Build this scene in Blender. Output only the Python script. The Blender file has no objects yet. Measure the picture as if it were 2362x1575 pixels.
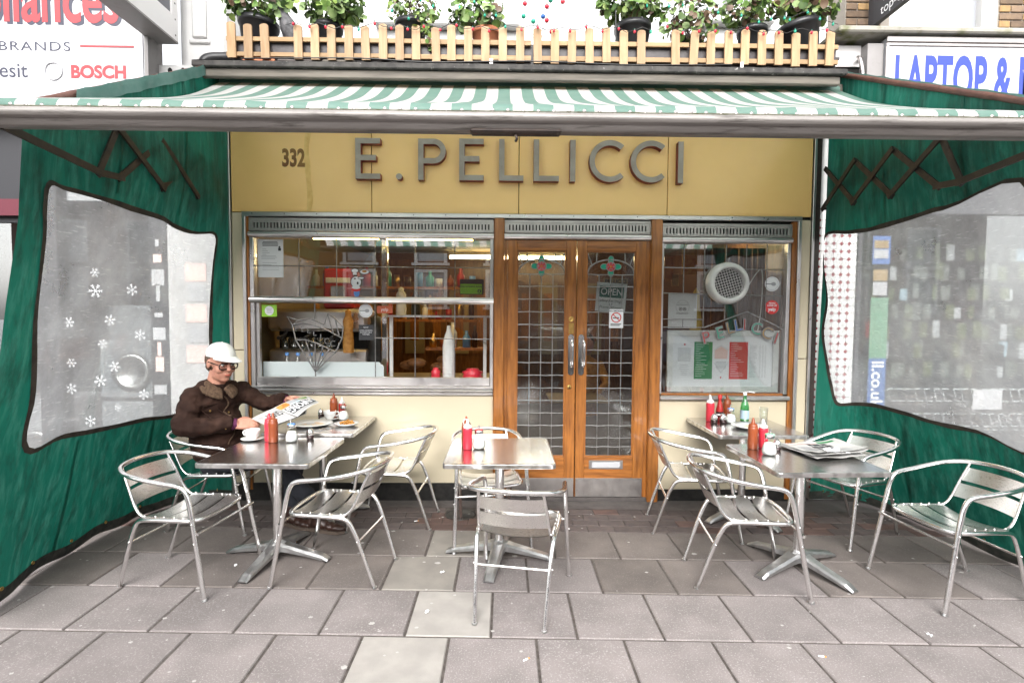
import bpy, bmesh, math, random
from mathutils import Vector, Matrix, noise as mnoise
rnd = random.Random(11)
PI = math.pi
scene = bpy.context.scene
LINK = scene.collection.objects.link

# ------------------------------------------------------------------ camera
cam_d = bpy.data.cameras.new('camera'); cam = bpy.data.objects.new('camera', cam_d); LINK(cam)
cam_d.sensor_width = 36.0; cam_d.lens = 36.0 * 1201.1 / 2362.0
cam_d.clip_start = 0.05; cam_d.clip_end = 500
r_ = Vector((0.99987844, -0.01408242, 0.00669246)); d_ = Vector((0.00601843, -0.04737288, -0.99885914)); f_ = Vector((0.0143834, 0.998778, -0.04728236))
cam.matrix_world = Matrix(((r_.x, -d_.x, -f_.x, 0), (r_.y, -d_.y, -f_.y, 0), (r_.z, -d_.z, -f_.z, 1.6553), (0, 0, 0, 1)))
scene.camera = cam
# ------------------------------------------------------------------ sky, sun, exposure (bright overcast winter day)
world = bpy.data.worlds.new('World'); scene.world = world; world.use_nodes = True
wn = world.node_tree; wn.nodes.clear()
sky = wn.nodes.new('ShaderNodeTexSky'); sky.sky_type = 'NISHITA'; sky.sun_disc = False
SUN_EL, SUN_AZ = math.radians(38), math.radians(186)
sky.sun_elevation = SUN_EL; sky.sun_rotation = SUN_AZ; sky.dust_density = 4.0; sky.air_density = 1.0; sky.ozone_density = 1.0
hs = wn.nodes.new('ShaderNodeHueSaturation'); hs.inputs['Saturation'].default_value = 0.12
bg = wn.nodes.new('ShaderNodeBackground'); bg.inputs['Strength'].default_value = 0.15
wo = wn.nodes.new('ShaderNodeOutputWorld')
wn.links.new(sky.outputs[0], hs.inputs['Color']); wn.links.new(hs.outputs[0], bg.inputs['Color']); wn.links.new(bg.outputs[0], wo.inputs['Surface'])
sun_d = bpy.data.lights.new('sun', 'SUN'); sun_d.energy = .8; sun_d.angle = math.radians(50); sun_d.color = (1, .985, .96)
sun = bpy.data.objects.new('sun', sun_d); LINK(sun)
sdir = Vector((math.sin(SUN_AZ) * math.cos(SUN_EL), math.cos(SUN_AZ) * math.cos(SUN_EL), math.sin(SUN_EL)))
sun.rotation_euler = sdir.to_track_quat('Z', 'Y').to_euler(); sun.location = (0, -6, 12)
vs = scene.view_settings; vs.view_transform = 'Standard'; vs.look = 'None'; vs.gamma = 1.0; vs.use_curve_mapping = False
vs.exposure = 1.65
scene.cycles.max_bounces = 10; scene.cycles.transparent_max_bounces = 16; scene.cycles.diffuse_bounces = 4
scene.cycles.caustics_reflective = False; scene.cycles.caustics_refractive = False
scene.cycles.sample_clamp_indirect = 6.0

# ------------------------------------------------------------------ materials
def nd(nt, t, **kw):
    n = nt.nodes.new(t)
    for k, v in kw.items(): setattr(n, k, v)
    return n
def mat(name, col, rough=.5, metal=0., col2=None, ns=6., det=5., lo=.35, hi=.65, bump=0., bs=60., stretch=(1, 1, 1), var=0., spec=.5,
        coat=0., emit=None, es=0., sheen=0., dirt=None, rvar=0., aniso=0.):
    m = bpy.data.materials.new(name); m.use_nodes = True; nt = m.node_tree; b = nt.nodes['Principled BSDF']; L = nt.links.new
    b.inputs['Base Color'].default_value = (*col, 1); b.inputs['Roughness'].default_value = rough; b.inputs['Metallic'].default_value = metal
    b.inputs['Specular IOR Level'].default_value = spec; b.inputs['Coat Weight'].default_value = coat; b.inputs['Sheen Weight'].default_value = sheen
    if emit: b.inputs['Emission Color'].default_value = (*emit, 1); b.inputs['Emission Strength'].default_value = es
    need = col2 or bump or var or dirt or rvar
    if not need: return m
    tc = nd(nt, 'ShaderNodeTexCoord'); oi = nd(nt, 'ShaderNodeObjectInfo')
    mu = nd(nt, 'ShaderNodeMath', operation='MULTIPLY'); mu.inputs[1].default_value = 37.0; L(oi.outputs['Random'], mu.inputs[0])
    ad = nd(nt, 'ShaderNodeVectorMath', operation='ADD'); L(tc.outputs['Object'], ad.inputs[0]); L(mu.outputs[0], ad.inputs[1])
    mp = nd(nt, 'ShaderNodeMapping'); mp.inputs['Scale'].default_value = stretch; L(ad.outputs[0], mp.inputs['Vector'])
    cur = None
    if col2:
        n = nd(nt, 'ShaderNodeTexNoise'); n.inputs['Scale'].default_value = ns; n.inputs['Detail'].default_value = det; L(mp.outputs[0], n.inputs['Vector'])
        rp = nd(nt, 'ShaderNodeMapRange'); rp.inputs[1].default_value = lo; rp.inputs[2].default_value = hi; L(n.outputs['Fac'], rp.inputs[0])
        mx = nd(nt, 'ShaderNodeMix', data_type='RGBA'); mx.inputs['A'].default_value = (*col, 1); mx.inputs['B'].default_value = (*col2, 1)
        L(rp.outputs[0], mx.inputs['Factor']); cur = mx.outputs['Result']
    if dirt:   # (colour, scale, lo, hi, strength)
        n = nd(nt, 'ShaderNodeTexNoise'); n.inputs['Scale'].default_value = dirt[1]; n.inputs['Detail'].default_value = 8; n.inputs['Roughness'].default_value = .65
        L(mp.outputs[0], n.inputs['Vector'])
        rp = nd(nt, 'ShaderNodeMapRange'); rp.inputs[1].default_value = dirt[2]; rp.inputs[2].default_value = dirt[3]; rp.inputs[4].default_value = dirt[4]; L(n.outputs['Fac'], rp.inputs[0])
        mx = nd(nt, 'ShaderNodeMix', data_type='RGBA'); mx.inputs['A'].default_value = (*col, 1); mx.inputs['B'].default_value = (*dirt[0], 1)
        if cur: L(cur, mx.inputs['A'])
        L(rp.outputs[0], mx.inputs['Factor']); cur = mx.outputs['Result']
    if var:
        rp = nd(nt, 'ShaderNodeMapRange'); rp.inputs[3].default_value = 1 - var; rp.inputs[4].default_value = 1 + var; L(oi.outputs['Random'], rp.inputs[0])
        h = nd(nt, 'ShaderNodeHueSaturation'); h.inputs['Color'].default_value = (*col, 1)
        if cur: L(cur, h.inputs['Color'])
        L(rp.outputs[0], h.inputs['Value']); cur = h.outputs[0]
    if cur: L(cur, b.inputs['Base Color'])
    if rvar:
        n = nd(nt, 'ShaderNodeTexNoise'); n.inputs['Scale'].default_value = ns * 1.7; n.inputs['Detail'].default_value = 4; L(mp.outputs[0], n.inputs['Vector'])
        rp = nd(nt, 'ShaderNodeMapRange'); rp.inputs[1].default_value = .3; rp.inputs[2].default_value = .7; rp.inputs[3].default_value = max(.03, rough - rvar); rp.inputs[4].default_value = rough + rvar
        L(n.outputs['Fac'], rp.inputs[0]); L(rp.outputs[0], b.inputs['Roughness'])
    if bump:
        n = nd(nt, 'ShaderNodeTexNoise'); n.inputs['Scale'].default_value = bs; n.inputs['Detail'].default_value = 4; L(mp.outputs[0], n.inputs['Vector'])
        bp = nd(nt, 'ShaderNodeBump'); bp.inputs['Strength'].default_value = bump; bp.inputs['Distance'].default_value = .004; L(n.outputs['Fac'], bp.inputs['Height']); L(bp.outputs[0], b.inputs['Normal'])
    return m
def glass_mat(name, tint=(.96, .98, .97), boost=1.5, rough=0.0, haze=0., hazecol=(.8, .8, .8), bump=0., bs=3., ior=1.5):
    m = bpy.data.materials.new(name); m.use_nodes = True; nt = m.node_tree; nt.nodes.clear(); L = nt.links.new
    o = nd(nt, 'ShaderNodeOutputMaterial'); t = nd(nt, 'ShaderNodeBsdfTransparent'); t.inputs[0].default_value = (*tint, 1)
    g = nd(nt, 'ShaderNodeBsdfGlossy'); g.inputs['Roughness'].default_value = rough; g.inputs['Color'].default_value = (1, 1, 1, 1)
    fr = nd(nt, 'ShaderNodeLayerWeight'); fr.inputs['Blend'].default_value = .5
    pw = nd(nt, 'ShaderNodeMath', operation='POWER'); pw.inputs[1].default_value = 4.0; L(fr.outputs['Facing'], pw.inputs[0])
    ma = nd(nt, 'ShaderNodeMath', operation='MULTIPLY_ADD'); ma.inputs[1].default_value = .8; ma.inputs[2].default_value = .042; L(pw.outputs[0], ma.inputs[0])
    mu = nd(nt, 'ShaderNodeMath', operation='MULTIPLY', use_clamp=True); mu.inputs[1].default_value = boost; L(ma.outputs[0], mu.inputs[0])
    base = t.outputs[0]
    tc = nd(nt, 'ShaderNodeTexCoord')
    if haze:
        df = nd(nt, 'ShaderNodeBsdfDiffuse'); df.inputs[0].default_value = (*hazecol, 1); tl = nd(nt, 'ShaderNodeBsdfTranslucent'); tl.inputs[0].default_value = (*hazecol, 1)
        dm = nd(nt, 'ShaderNodeMixShader'); dm.inputs[0].default_value = .5; L(df.outputs[0], dm.inputs[1]); L(tl.outputs[0], dm.inputs[2])
        hm = nd(nt, 'ShaderNodeMixShader')
        n = nd(nt, 'ShaderNodeTexNoise'); n.inputs['Scale'].default_value = 1.6; n.inputs['Detail'].default_value = 9; n.inputs['Roughness'].default_value = .68; L(tc.outputs['Object'], n.inputs['Vector'])
        rp = nd(nt, 'ShaderNodeMapRange'); rp.inputs[1].default_value = .3; rp.inputs[2].default_value = .72; rp.inputs[3].default_value = haze * .55; rp.inputs[4].default_value = haze * 1.5; L(n.outputs['Fac'], rp.inputs[0])
        # fine scratches
        mp = nd(nt, 'ShaderNodeMapping'); mp.inputs['Scale'].default_value = (40, 14, 90); mp.inputs['Rotation'].default_value = (.6, .3, .2); L(tc.outputs['Object'], mp.inputs[0])
        n2 = nd(nt, 'ShaderNodeTexNoise'); n2.inputs['Scale'].default_value = 1.0; n2.inputs['Detail'].default_value = 3; L(mp.outputs[0], n2.inputs['Vector'])
        r2 = nd(nt, 'ShaderNodeMapRange'); r2.inputs[1].default_value = .6; r2.inputs[2].default_value = .75; r2.inputs[4].default_value = haze * .5; L(n2.outputs['Fac'], r2.inputs[0])
        a2 = nd(nt, 'ShaderNodeMath', operation='ADD', use_clamp=True); L(rp.outputs[0], a2.inputs[0]); L(r2.outputs[0], a2.inputs[1])
        L(a2.outputs[0], hm.inputs[0]); L(t.outputs[0], hm.inputs[1]); L(dm.outputs[0], hm.inputs[2]); base = hm.outputs[0]
    mx = nd(nt, 'ShaderNodeMixShader'); L(mu.outputs[0], mx.inputs[0]); L(base, mx.inputs[1]); L(g.outputs[0], mx.inputs[2]); L(mx.outputs[0], o.inputs[0])
    if bump:
        n = nd(nt, 'ShaderNodeTexNoise'); n.inputs['Scale'].default_value = bs; L(tc.outputs['Object'], n.inputs['Vector'])
        bp = nd(nt, 'ShaderNodeBump'); bp.inputs['Strength'].default_value = bump; bp.inputs['Distance'].default_value = .01; L(n.outputs['Fac'], bp.inputs['Height']); L(bp.outputs[0], g.inputs['Normal'])
    return m
def glow(name, col, s):
    m = bpy.data.materials.new(name); m.use_nodes = True; b = m.node_tree.nodes['Principled BSDF']
    b.inputs['Base Color'].default_value = (*col, 1); b.inputs['Emission Color'].default_value = (*col, 1); b.inputs['Emission Strength'].default_value = s
    return m

def cloth(m, amount):                                # let light through the cloth
    nt = m.node_tree; L = nt.links.new; b = nt.nodes['Principled BSDF']; o = nt.nodes['Material Output']
    t = nd(nt, 'ShaderNodeBsdfTranslucent'); mx = nd(nt, 'ShaderNodeMixShader'); mx.inputs[0].default_value = amount
    if b.inputs['Base Color'].links: L(b.inputs['Base Color'].links[0].from_socket, t.inputs['Color'])
    else: t.inputs['Color'].default_value = b.inputs['Base Color'].default_value
    L(b.outputs[0], mx.inputs[1]); L(t.outputs[0], mx.inputs[2]); L(mx.outputs[0], o.inputs[0]); return m
M = {}
M['slab'] = mat('grey_concrete_slab', (.225, .196, .19), .85, col2=(.168, .147, .142), ns=4, bump=.5, bs=260, var=.17, dirt=((.36, .335, .325), 120, .54, .66, .8))
M['slab_pale'] = mat('pale_concrete_slab', (.345, .32, .295), .85, col2=(.28, .26, .24), ns=7, bump=.3, bs=240, dirt=((.2, .18, .17), 110, .64, .74, .6))
M['slab_dirty_shaded'] = mat('dirty_shaded_concrete_slab', (.165, .14, .128), .8, col2=(.115, .098, .09), ns=4, bump=.5, bs=260, var=.12, dirt=((.28, .255, .235), 120, .56, .68, .7))  # dirty film on the back rows, darkened further to paint in awning shade
M['slab_tan'] = mat('tan_concrete_slab', (.235, .215, .19), .85, col2=(.19, .172, .155), ns=7, bump=.3, bs=240, dirt=((.36, .33, .3), 100, .64, .72, .6))
M['paver'] = mat('block_paver', (.10, .078, .072), .88, col2=(.075, .06, .058), ns=14, bump=.35, bs=220, var=.22, dirt=((.3, .27, .25), 90, .64, .72, .6))
M['paver_red'] = mat('red_block_paver', (.11, .066, .055), .88, col2=(.085, .055, .048), ns=14, bump=.35, bs=220, var=.15)
M['joint'] = mat('dirty_joint_sand', (.055, .045, .04), .95, col2=(.10, .085, .075), ns=30, bump=.4, bs=300)
M['asphalt'] = mat('asphalt', (.05, .05, .052), .9, col2=(.07, .07, .07), ns=20, bump=.4, bs=120)
M['concrete'] = mat('rough_concrete', (.11, .095, .09), .9, col2=(.075, .065, .062), ns=9, bump=.6, bs=60)
M['fascia'] = mat('primrose_panel_warm_lit', (.92, .60, .23), .2, col2=(.89, .575, .215), ns=3, bump=.02, bs=500, spec=.5)  # same glass as the lower panels, warm bounced light painted into the colour
M['cream'] = mat('primrose_panel_pale_lit', (.66, .575, .42), .2, col2=(.64, .555, .405), ns=3, spec=.5)  # same primrose glass, paled in the colour for the brighter light
M['stain'] = mat('yellowed_tape', (.70, .43, .12), .5, col2=(.82, .56, .20), ns=20, lo=.3, hi=.7)
M['black'] = mat('black_plinth', (.012, .012, .012), .35, col2=(.03, .028, .026), ns=20)
M['dark'] = mat('dark_recess', (.012, .011, .01), .9)
M['wood'] = mat('varnished_oak', (.42, .155, .032), .32, col2=(.21, .072, .016), ns=4, det=9, lo=.38, hi=.68, stretch=(9, 9, .9), bump=.12, bs=20, dirt=((.07, .028, .012), 2.2, .56, .78, .7), coat=.3)
M['wood_h'] = mat('varnished_oak_rail', (.41, .15, .032), .32, col2=(.20, .068, .016), ns=4, det=9, lo=.38, hi=.68, stretch=(.9, 9, 9), bump=.12, bs=20, dirt=((.07, .028, .012), 2.2, .56, .78, .7), coat=.3)
M['alu'] = mat('aluminium_trim', (.66, .635, .63), .33, 1., col2=(.58, .555, .55), ns=5, rvar=.06, dirt=((.36, .33, .32), 30, .62, .8, .35))
M['alu_dull'] = mat('dull_aluminium', (.52, .49, .47), .45, 1., col2=(.44, .41, .40), ns=12, rvar=.06, dirt=((.22, .19, .18), 40, .6, .78, .5))
M['chair'] = mat('polished_aluminium_tube', (.88, .87, .865), .20, 1., col2=(.82, .81, .80), ns=30, rvar=.06, dirt=((.6, .58, .56), 60, .62, .8, .35))
M['slat'] = mat('ribbed_aluminium_slat', (.84, .82, .80), .30, 1., col2=(.78, .76, .74), ns=6, rvar=.05, bump=.10, bs=4, stretch=(2, 60, 60))
M['cast'] = mat('cast_aluminium', (.55, .55, .55), .42, 1., col2=(.42, .42, .42), ns=18, bump=.12, bs=90, rvar=.1)
M['chrome'] = mat('chrome', (.86, .85, .84), .14, 1.)
M['brass'] = mat('brass', (.62, .40, .13), .28, 1., col2=(.45, .28, .09), ns=30)
M['rubber'] = mat('black_rubber', (.015, .015, .015), .7)
M['lead'] = mat('lead_came', (.30, .29, .29), .42, .85, col2=(.20, .195, .19), ns=40)
M['lead_door'] = mat('soldered_lead_came', (.33, .325, .32), .45, .85, col2=(.22, .215, .21), ns=40)
M['glass'] = glass_mat('shop_glass', (.94, .955, .95), 3.6, bump=.012, bs=1.2)
M['pane'] = glass_mat('leaded_pane', (.80, .82, .81), 2.4, bump=.05, bs=14)
M['vinyl'] = glass_mat('scratched_clear_vinyl', (.92, .94, .94), 1.0, .14, haze=.37, hazecol=(.84, .85, .86), bump=.6, bs=7)
M['tumbler'] = glass_mat('drinking_glass', (.95, .97, .96), 1.3)
M['green_glass'] = glass_mat('green_bottle_glass', (.25, .75, .38), 1.8, haze=.25, hazecol=(.25, .7, .35))
M['white'] = mat('white_paint', (.66, .655, .64), .55, col2=(.58, .57, .56), ns=3, bump=.08, bs=40, dirt=((.5, .48, .45), 6, .62, .8, .5))
M['render'] = mat('white_render', (.66, .66, .66), .85, col2=(.58, .58, .58), ns=2, bump=.35, bs=35, dirt=((.5, .49, .47), 5, .64, .8, .5))
M['dull_paper'] = mat('sun_faded_paper', (.40, .40, .41), .8)
M['old_paint'] = mat('grey_white_masonry', (.47, .465, .46), .8, col2=(.40, .395, .39), ns=5, bump=.3, bs=40, dirt=((.25, .24, .23), 7, .6, .78, .5))
M['card_green'] = mat('green_card', (.012, .13, .10), .5)
M['bulb_cap'] = mat('green_bulb_cap', (.01, .10, .07), .4)
M['paper'] = mat('white_paper', (.80, .80, .82), .7)
M['newsprint'] = mat('newsprint', (.50, .49, .475), .8, col2=(.46, .45, .435), ns=20)
M['ink'] = mat('black_ink', (.03, .03, .035), .6)
M['greyink'] = mat('grey_print', (.36, .36, .38), .7)
M['red'] = mat('red_print', (.62, .03, .03), .45)
M['signwhite'] = mat('sign_white', (.50, .50, .52), .3, dirt=((.45, .45, .47), 2.5, .58, .8, .4))
M['signred'] = mat('sign_red', (.34, .02, .028), .35)
M['signdark'] = mat('sign_navy', (.022, .024, .05), .35)
M['signgrey'] = mat('sign_pale_grey', (.66, .66, .68), .4)
M['signblue'] = mat('sign_blue', (.025, .05, .32), .35)
M['boxgrey'] = mat('grey_sign_case', (.27, .255, .25), .5, col2=(.23, .215, .21), ns=3, dirt=((.14, .13, .12), 9, .58, .78, .5))
M['boxwhite'] = mat('white_sign_case', (.72, .70, .69), .4, dirt=((.5, .48, .46), 4, .58, .8, .4))
M['felt'] = mat('tar_felt', (.03, .028, .027), .85, col2=(.07, .065, .06), ns=14, bump=.6, bs=60, dirt=((.42, .40, .38), 22, .62, .70, .8))
M['softwood'] = mat('weathered_dark_timber', (.085, .075, .062), .75, col2=(.16, .14, .115), ns=4, stretch=(.7, 8, 8), bump=.4, bs=30)
M['picket'] = mat('bare_pine_picket', (.40, .27, .15), .65, col2=(.31, .19, .095), ns=5, det=8, stretch=(7, 7, .8), bump=.15, bs=30, var=.14, dirt=((.20, .12, .05), 9, .66, .76, .8))
M['picket_rail'] = mat('pine_rail', (.36, .235, .12), .65, col2=(.27, .165, .075), ns=5, det=8, stretch=(.8, 7, 7), bump=.15, bs=30, var=.1, dirt=((.2, .17, .08), 5, .6, .75, .6))
M['planter'] = mat('black_painted_board', (.028, .022, .022), .5, col2=(.06, .05, .05), ns=12, bump=.4, bs=50, dirt=((.5, .48, .47), 60, .70, .76, .8))
M['pot'] = mat('black_plastic_pot', (.016, .016, .018), .38, col2=(.03, .03, .032), ns=10)
M['terracotta'] = mat('terracotta', (.52, .185, .085), .75, col2=(.42, .15, .075), ns=8, bump=.2)
M['soil'] = mat('soil', (.03, .02, .015), .95)
for i, (a, b) in enumerate([((.075, .15, .032), (.16, .25, .06)), ((.14, .22, .07), (.25, .33, .13)), ((.045, .085, .024), (.08, .13, .04)), ((.15, .10, .06), (.09, .05, .03)), ((.25, .33, .085), (.16, .24, .05))]):
    M['leaf%d' % i] = mat('leaf_%s' % ['mid_green', 'pale_green', 'dark_green', 'withered', 'yellow_green'][i], a, .5, col2=b, ns=18, spec=.35)
M['stem'] = mat('plant_stem', (.10, .075, .04), .8)
def canvas_mat(name, c_hi, c_lo, grime):
    m = bpy.data.materials.new(name); m.use_nodes = True; nt = m.node_tree; b = nt.nodes['Principled BSDF']; L = nt.links.new; b.inputs['Roughness'].default_value = .6; b.inputs['Specular IOR Level'].default_value = .3
    tc = nd(nt, 'ShaderNodeTexCoord')
    def nz(scale, st, det, lo, hi, rgh=.6):
        mp = nd(nt, 'ShaderNodeMapping'); mp.inputs['Scale'].default_value = st; L(tc.outputs['Object'], mp.inputs[0]); n = nd(nt, 'ShaderNodeTexNoise'); n.inputs['Scale'].default_value = scale; n.inputs['Detail'].default_value = det; n.inputs['Roughness'].default_value = rgh; L(mp.outputs[0], n.inputs['Vector'])
        r = nd(nt, 'ShaderNodeMapRange'); r.inputs[1].default_value = lo; r.inputs[2].default_value = hi; L(n.outputs['Fac'], r.inputs[0]); return r.outputs[0], n.outputs['Fac']
    f1, _ = nz(1.5, (1, 1, .6), 6, .3, .7); f2, h2 = nz(5.5, (4, 4, .28), 6, .47, .68, .6); f3, _ = nz(3.6, (3, 3, .7), 9, .48, .68, .72)
    m1 = nd(nt, 'ShaderNodeMix', data_type='RGBA'); m1.inputs['A'].default_value = (*c_hi, 1); m1.inputs['B'].default_value = (*c_lo, 1); L(f1, m1.inputs['Factor'])
    m2 = nd(nt, 'ShaderNodeMix', data_type='RGBA'); m2.inputs['B'].default_value = (.075, .29, .22, 1); L(m1.outputs['Result'], m2.inputs['A']); k2 = nd(nt, 'ShaderNodeMath', operation='MULTIPLY'); k2.inputs[1].default_value = .55; L(f2, k2.inputs[0]); L(k2.outputs[0], m2.inputs['Factor'])
    m3 = nd(nt, 'ShaderNodeMix', data_type='RGBA'); m3.inputs['B'].default_value = (*grime, 1); L(m2.outputs['Result'], m3.inputs['A']); k3 = nd(nt, 'ShaderNodeMath', operation='MULTIPLY'); k3.inputs[1].default_value = .7; L(f3, k3.inputs[0]); L(k3.outputs[0], m3.inputs['Factor'])
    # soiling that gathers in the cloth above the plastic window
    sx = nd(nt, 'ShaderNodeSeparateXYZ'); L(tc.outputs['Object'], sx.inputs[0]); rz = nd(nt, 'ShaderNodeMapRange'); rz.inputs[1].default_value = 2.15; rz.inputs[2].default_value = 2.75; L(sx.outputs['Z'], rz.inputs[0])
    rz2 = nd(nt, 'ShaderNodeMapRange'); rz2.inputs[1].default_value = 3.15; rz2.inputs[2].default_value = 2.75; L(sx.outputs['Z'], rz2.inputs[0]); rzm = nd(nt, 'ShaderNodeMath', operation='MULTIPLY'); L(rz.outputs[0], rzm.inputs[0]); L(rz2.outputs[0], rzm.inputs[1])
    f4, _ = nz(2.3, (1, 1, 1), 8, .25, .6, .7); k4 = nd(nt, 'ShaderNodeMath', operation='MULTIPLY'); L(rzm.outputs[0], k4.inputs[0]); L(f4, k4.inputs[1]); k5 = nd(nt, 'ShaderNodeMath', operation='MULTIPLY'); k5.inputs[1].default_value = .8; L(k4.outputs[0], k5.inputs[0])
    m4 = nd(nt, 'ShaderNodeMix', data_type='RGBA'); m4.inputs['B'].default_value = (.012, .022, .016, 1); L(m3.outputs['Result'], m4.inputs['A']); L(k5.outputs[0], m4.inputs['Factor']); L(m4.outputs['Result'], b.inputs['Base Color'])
    bp = nd(nt, 'ShaderNodeBump'); bp.inputs['Strength'].default_value = .35; bp.inputs['Distance'].default_value = .012; L(h2, bp.inputs['Height']); L(bp.outputs[0], b.inputs['Normal']); return m
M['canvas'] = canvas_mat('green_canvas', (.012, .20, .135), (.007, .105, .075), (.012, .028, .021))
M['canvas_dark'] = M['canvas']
M['canvas_roll'] = mat('faded_green_cloth_roll', (.09, .21, .18), .6, col2=(.14, .26, .23), ns=9, bump=.3, bs=25, dirt=((.15, .13, .11), 14, .6, .75, .6))
M['binding'] = mat('grimy_brown_binding', (.022, .016, .012), .8, col2=(.05, .038, .028), ns=14, bump=.6, bs=40)
M['hem'] = mat('dirty_hem', (.02, .025, .02), .85, col2=(.055, .05, .042), ns=22, bump=.8, bs=40)
M['rust'] = mat('brown_steel', (.075, .03, .022), .6, col2=(.12, .05, .035), ns=12, bump=.2, dirt=((.03, .015, .012), 20, .6, .75, .7))
M['iron'] = mat('dark_iron_arm', (.020, .014, .012), .55, col2=(.04, .026, .02), ns=20, bump=.2)
M['aw_white'] = mat('awning_white', (.78, .76, .75), .5, col2=(.70, .685, .67), ns=4, dirt=((.5, .46, .42), 7, .62, .78, .45), bump=.1, bs=12)
M['aw_green'] = mat('awning_faded_green', (.19, .335, .28), .5, col2=(.23, .37, .315), ns=5, dirt=((.10, .22, .18), 7, .60, .78, .5), bump=.1, bs=12)
M['bar'] = mat('grimy_awning_bar', (.27, .25, .235), .5, .2, col2=(.18, .165, .155), ns=3, stretch=(.6, 6, 6), det=8, bump=.25, bs=30, dirt=((.045, .038, .03), 5, .55, .70, .9))
M['moss'] = mat('moss_edge', (.55, .55, .44), .8, col2=(.20, .22, .06), ns=16, lo=.5, hi=.7, bump=.5)
for n_, c_ in dict(squeeze_red=(.68, .035, .06), squeeze_brown=(.28, .062, .018), tomato=(.42, .02, .018), lid_blue=(.12, .30, .70), lid_green=(.30, .70, .42), lid_red=(.55, .06, .05), plastic_white=(.80, .79, .77), bulb_red=(.62, .02, .05), bulb_green=(.02, .34, .22), bauble_blue=(.02, .12, .42), label_blue=(.5, .66, .78), label_dark=(.04, .02, .02)).items():
    M[n_] = mat('plastic_' + n_, c_, .32, col2=tuple(x * .85 for x in c_), ns=12)
M['ceramic'] = mat('white_ceramic', (.82, .81, .79), .14, spec=.6)
M['sugar'] = mat('white_sugar', (.85, .84, .82), .8, bump=.3, bs=400)
M['steel_egg'] = mat('brushed_steel', (.68, .67, .66), .2, 1.)
M['fries'] = mat('fried_potato', (.60, .30, .07), .6, col2=(.42, .17, .03), ns=30)
M['sauce'] = mat('orange_sauce', (.72, .40, .14), .35, col2=(.80, .62, .40), ns=40)
M['gum'] = mat('old_chewing_gum', (.34, .32, .305), .8, col2=(.44, .42, .40), ns=30)
M['jacket'] = mat('brown_corduroy', (.022, .010, .007), .85, col2=(.052, .026, .018), ns=9, det=8, lo=.42, hi=.72, bump=.6, bs=60, spec=.2)
M['fleece'] = mat('brown_fleece', (.11, .065, .038), .95, col2=(.06, .035, .02), ns=60, bump=1., bs=120)
M['purple'] = mat('purple_knit', (.09, .012, .055), .85, bump=.6, bs=160)
M['skin'] = mat('skin', (.53, .27, .19), .5, col2=(.46, .20, .14), ns=16, bump=.08, bs=90, spec=.4)
M['hair'] = mat('brown_hair', (.055, .03, .016), .6, col2=(.11, .065, .04), ns=60, stretch=(1, 1, .2), bump=1., bs=120)
M['cap'] = mat('white_cotton_cap', (.78, .78, .76), .8, col2=(.70, .70, .68), ns=8, bump=.2, bs=160)
M['specs'] = mat('dark_glasses_frame', (.018, .012, .010), .2)
M['trousers'] = mat('dark_denim', (.014, .016, .022), .85, col2=(.028, .03, .04), ns=14, bump=.4, bs=140)
M['boot'] = mat('brown_leather_boot', (.05, .022, .015), .4, col2=(.025, .012, .01), ns=18, bump=.2)
M['sole'] = mat('worn_boot_sole', (.09, .065, .05), .8, bump=.4)

for k_, a_ in (('aw_white', .52), ('aw_green', .52), ('canvas', .22), ('canvas_roll', .25)): cloth(M[k_], a_)
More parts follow.
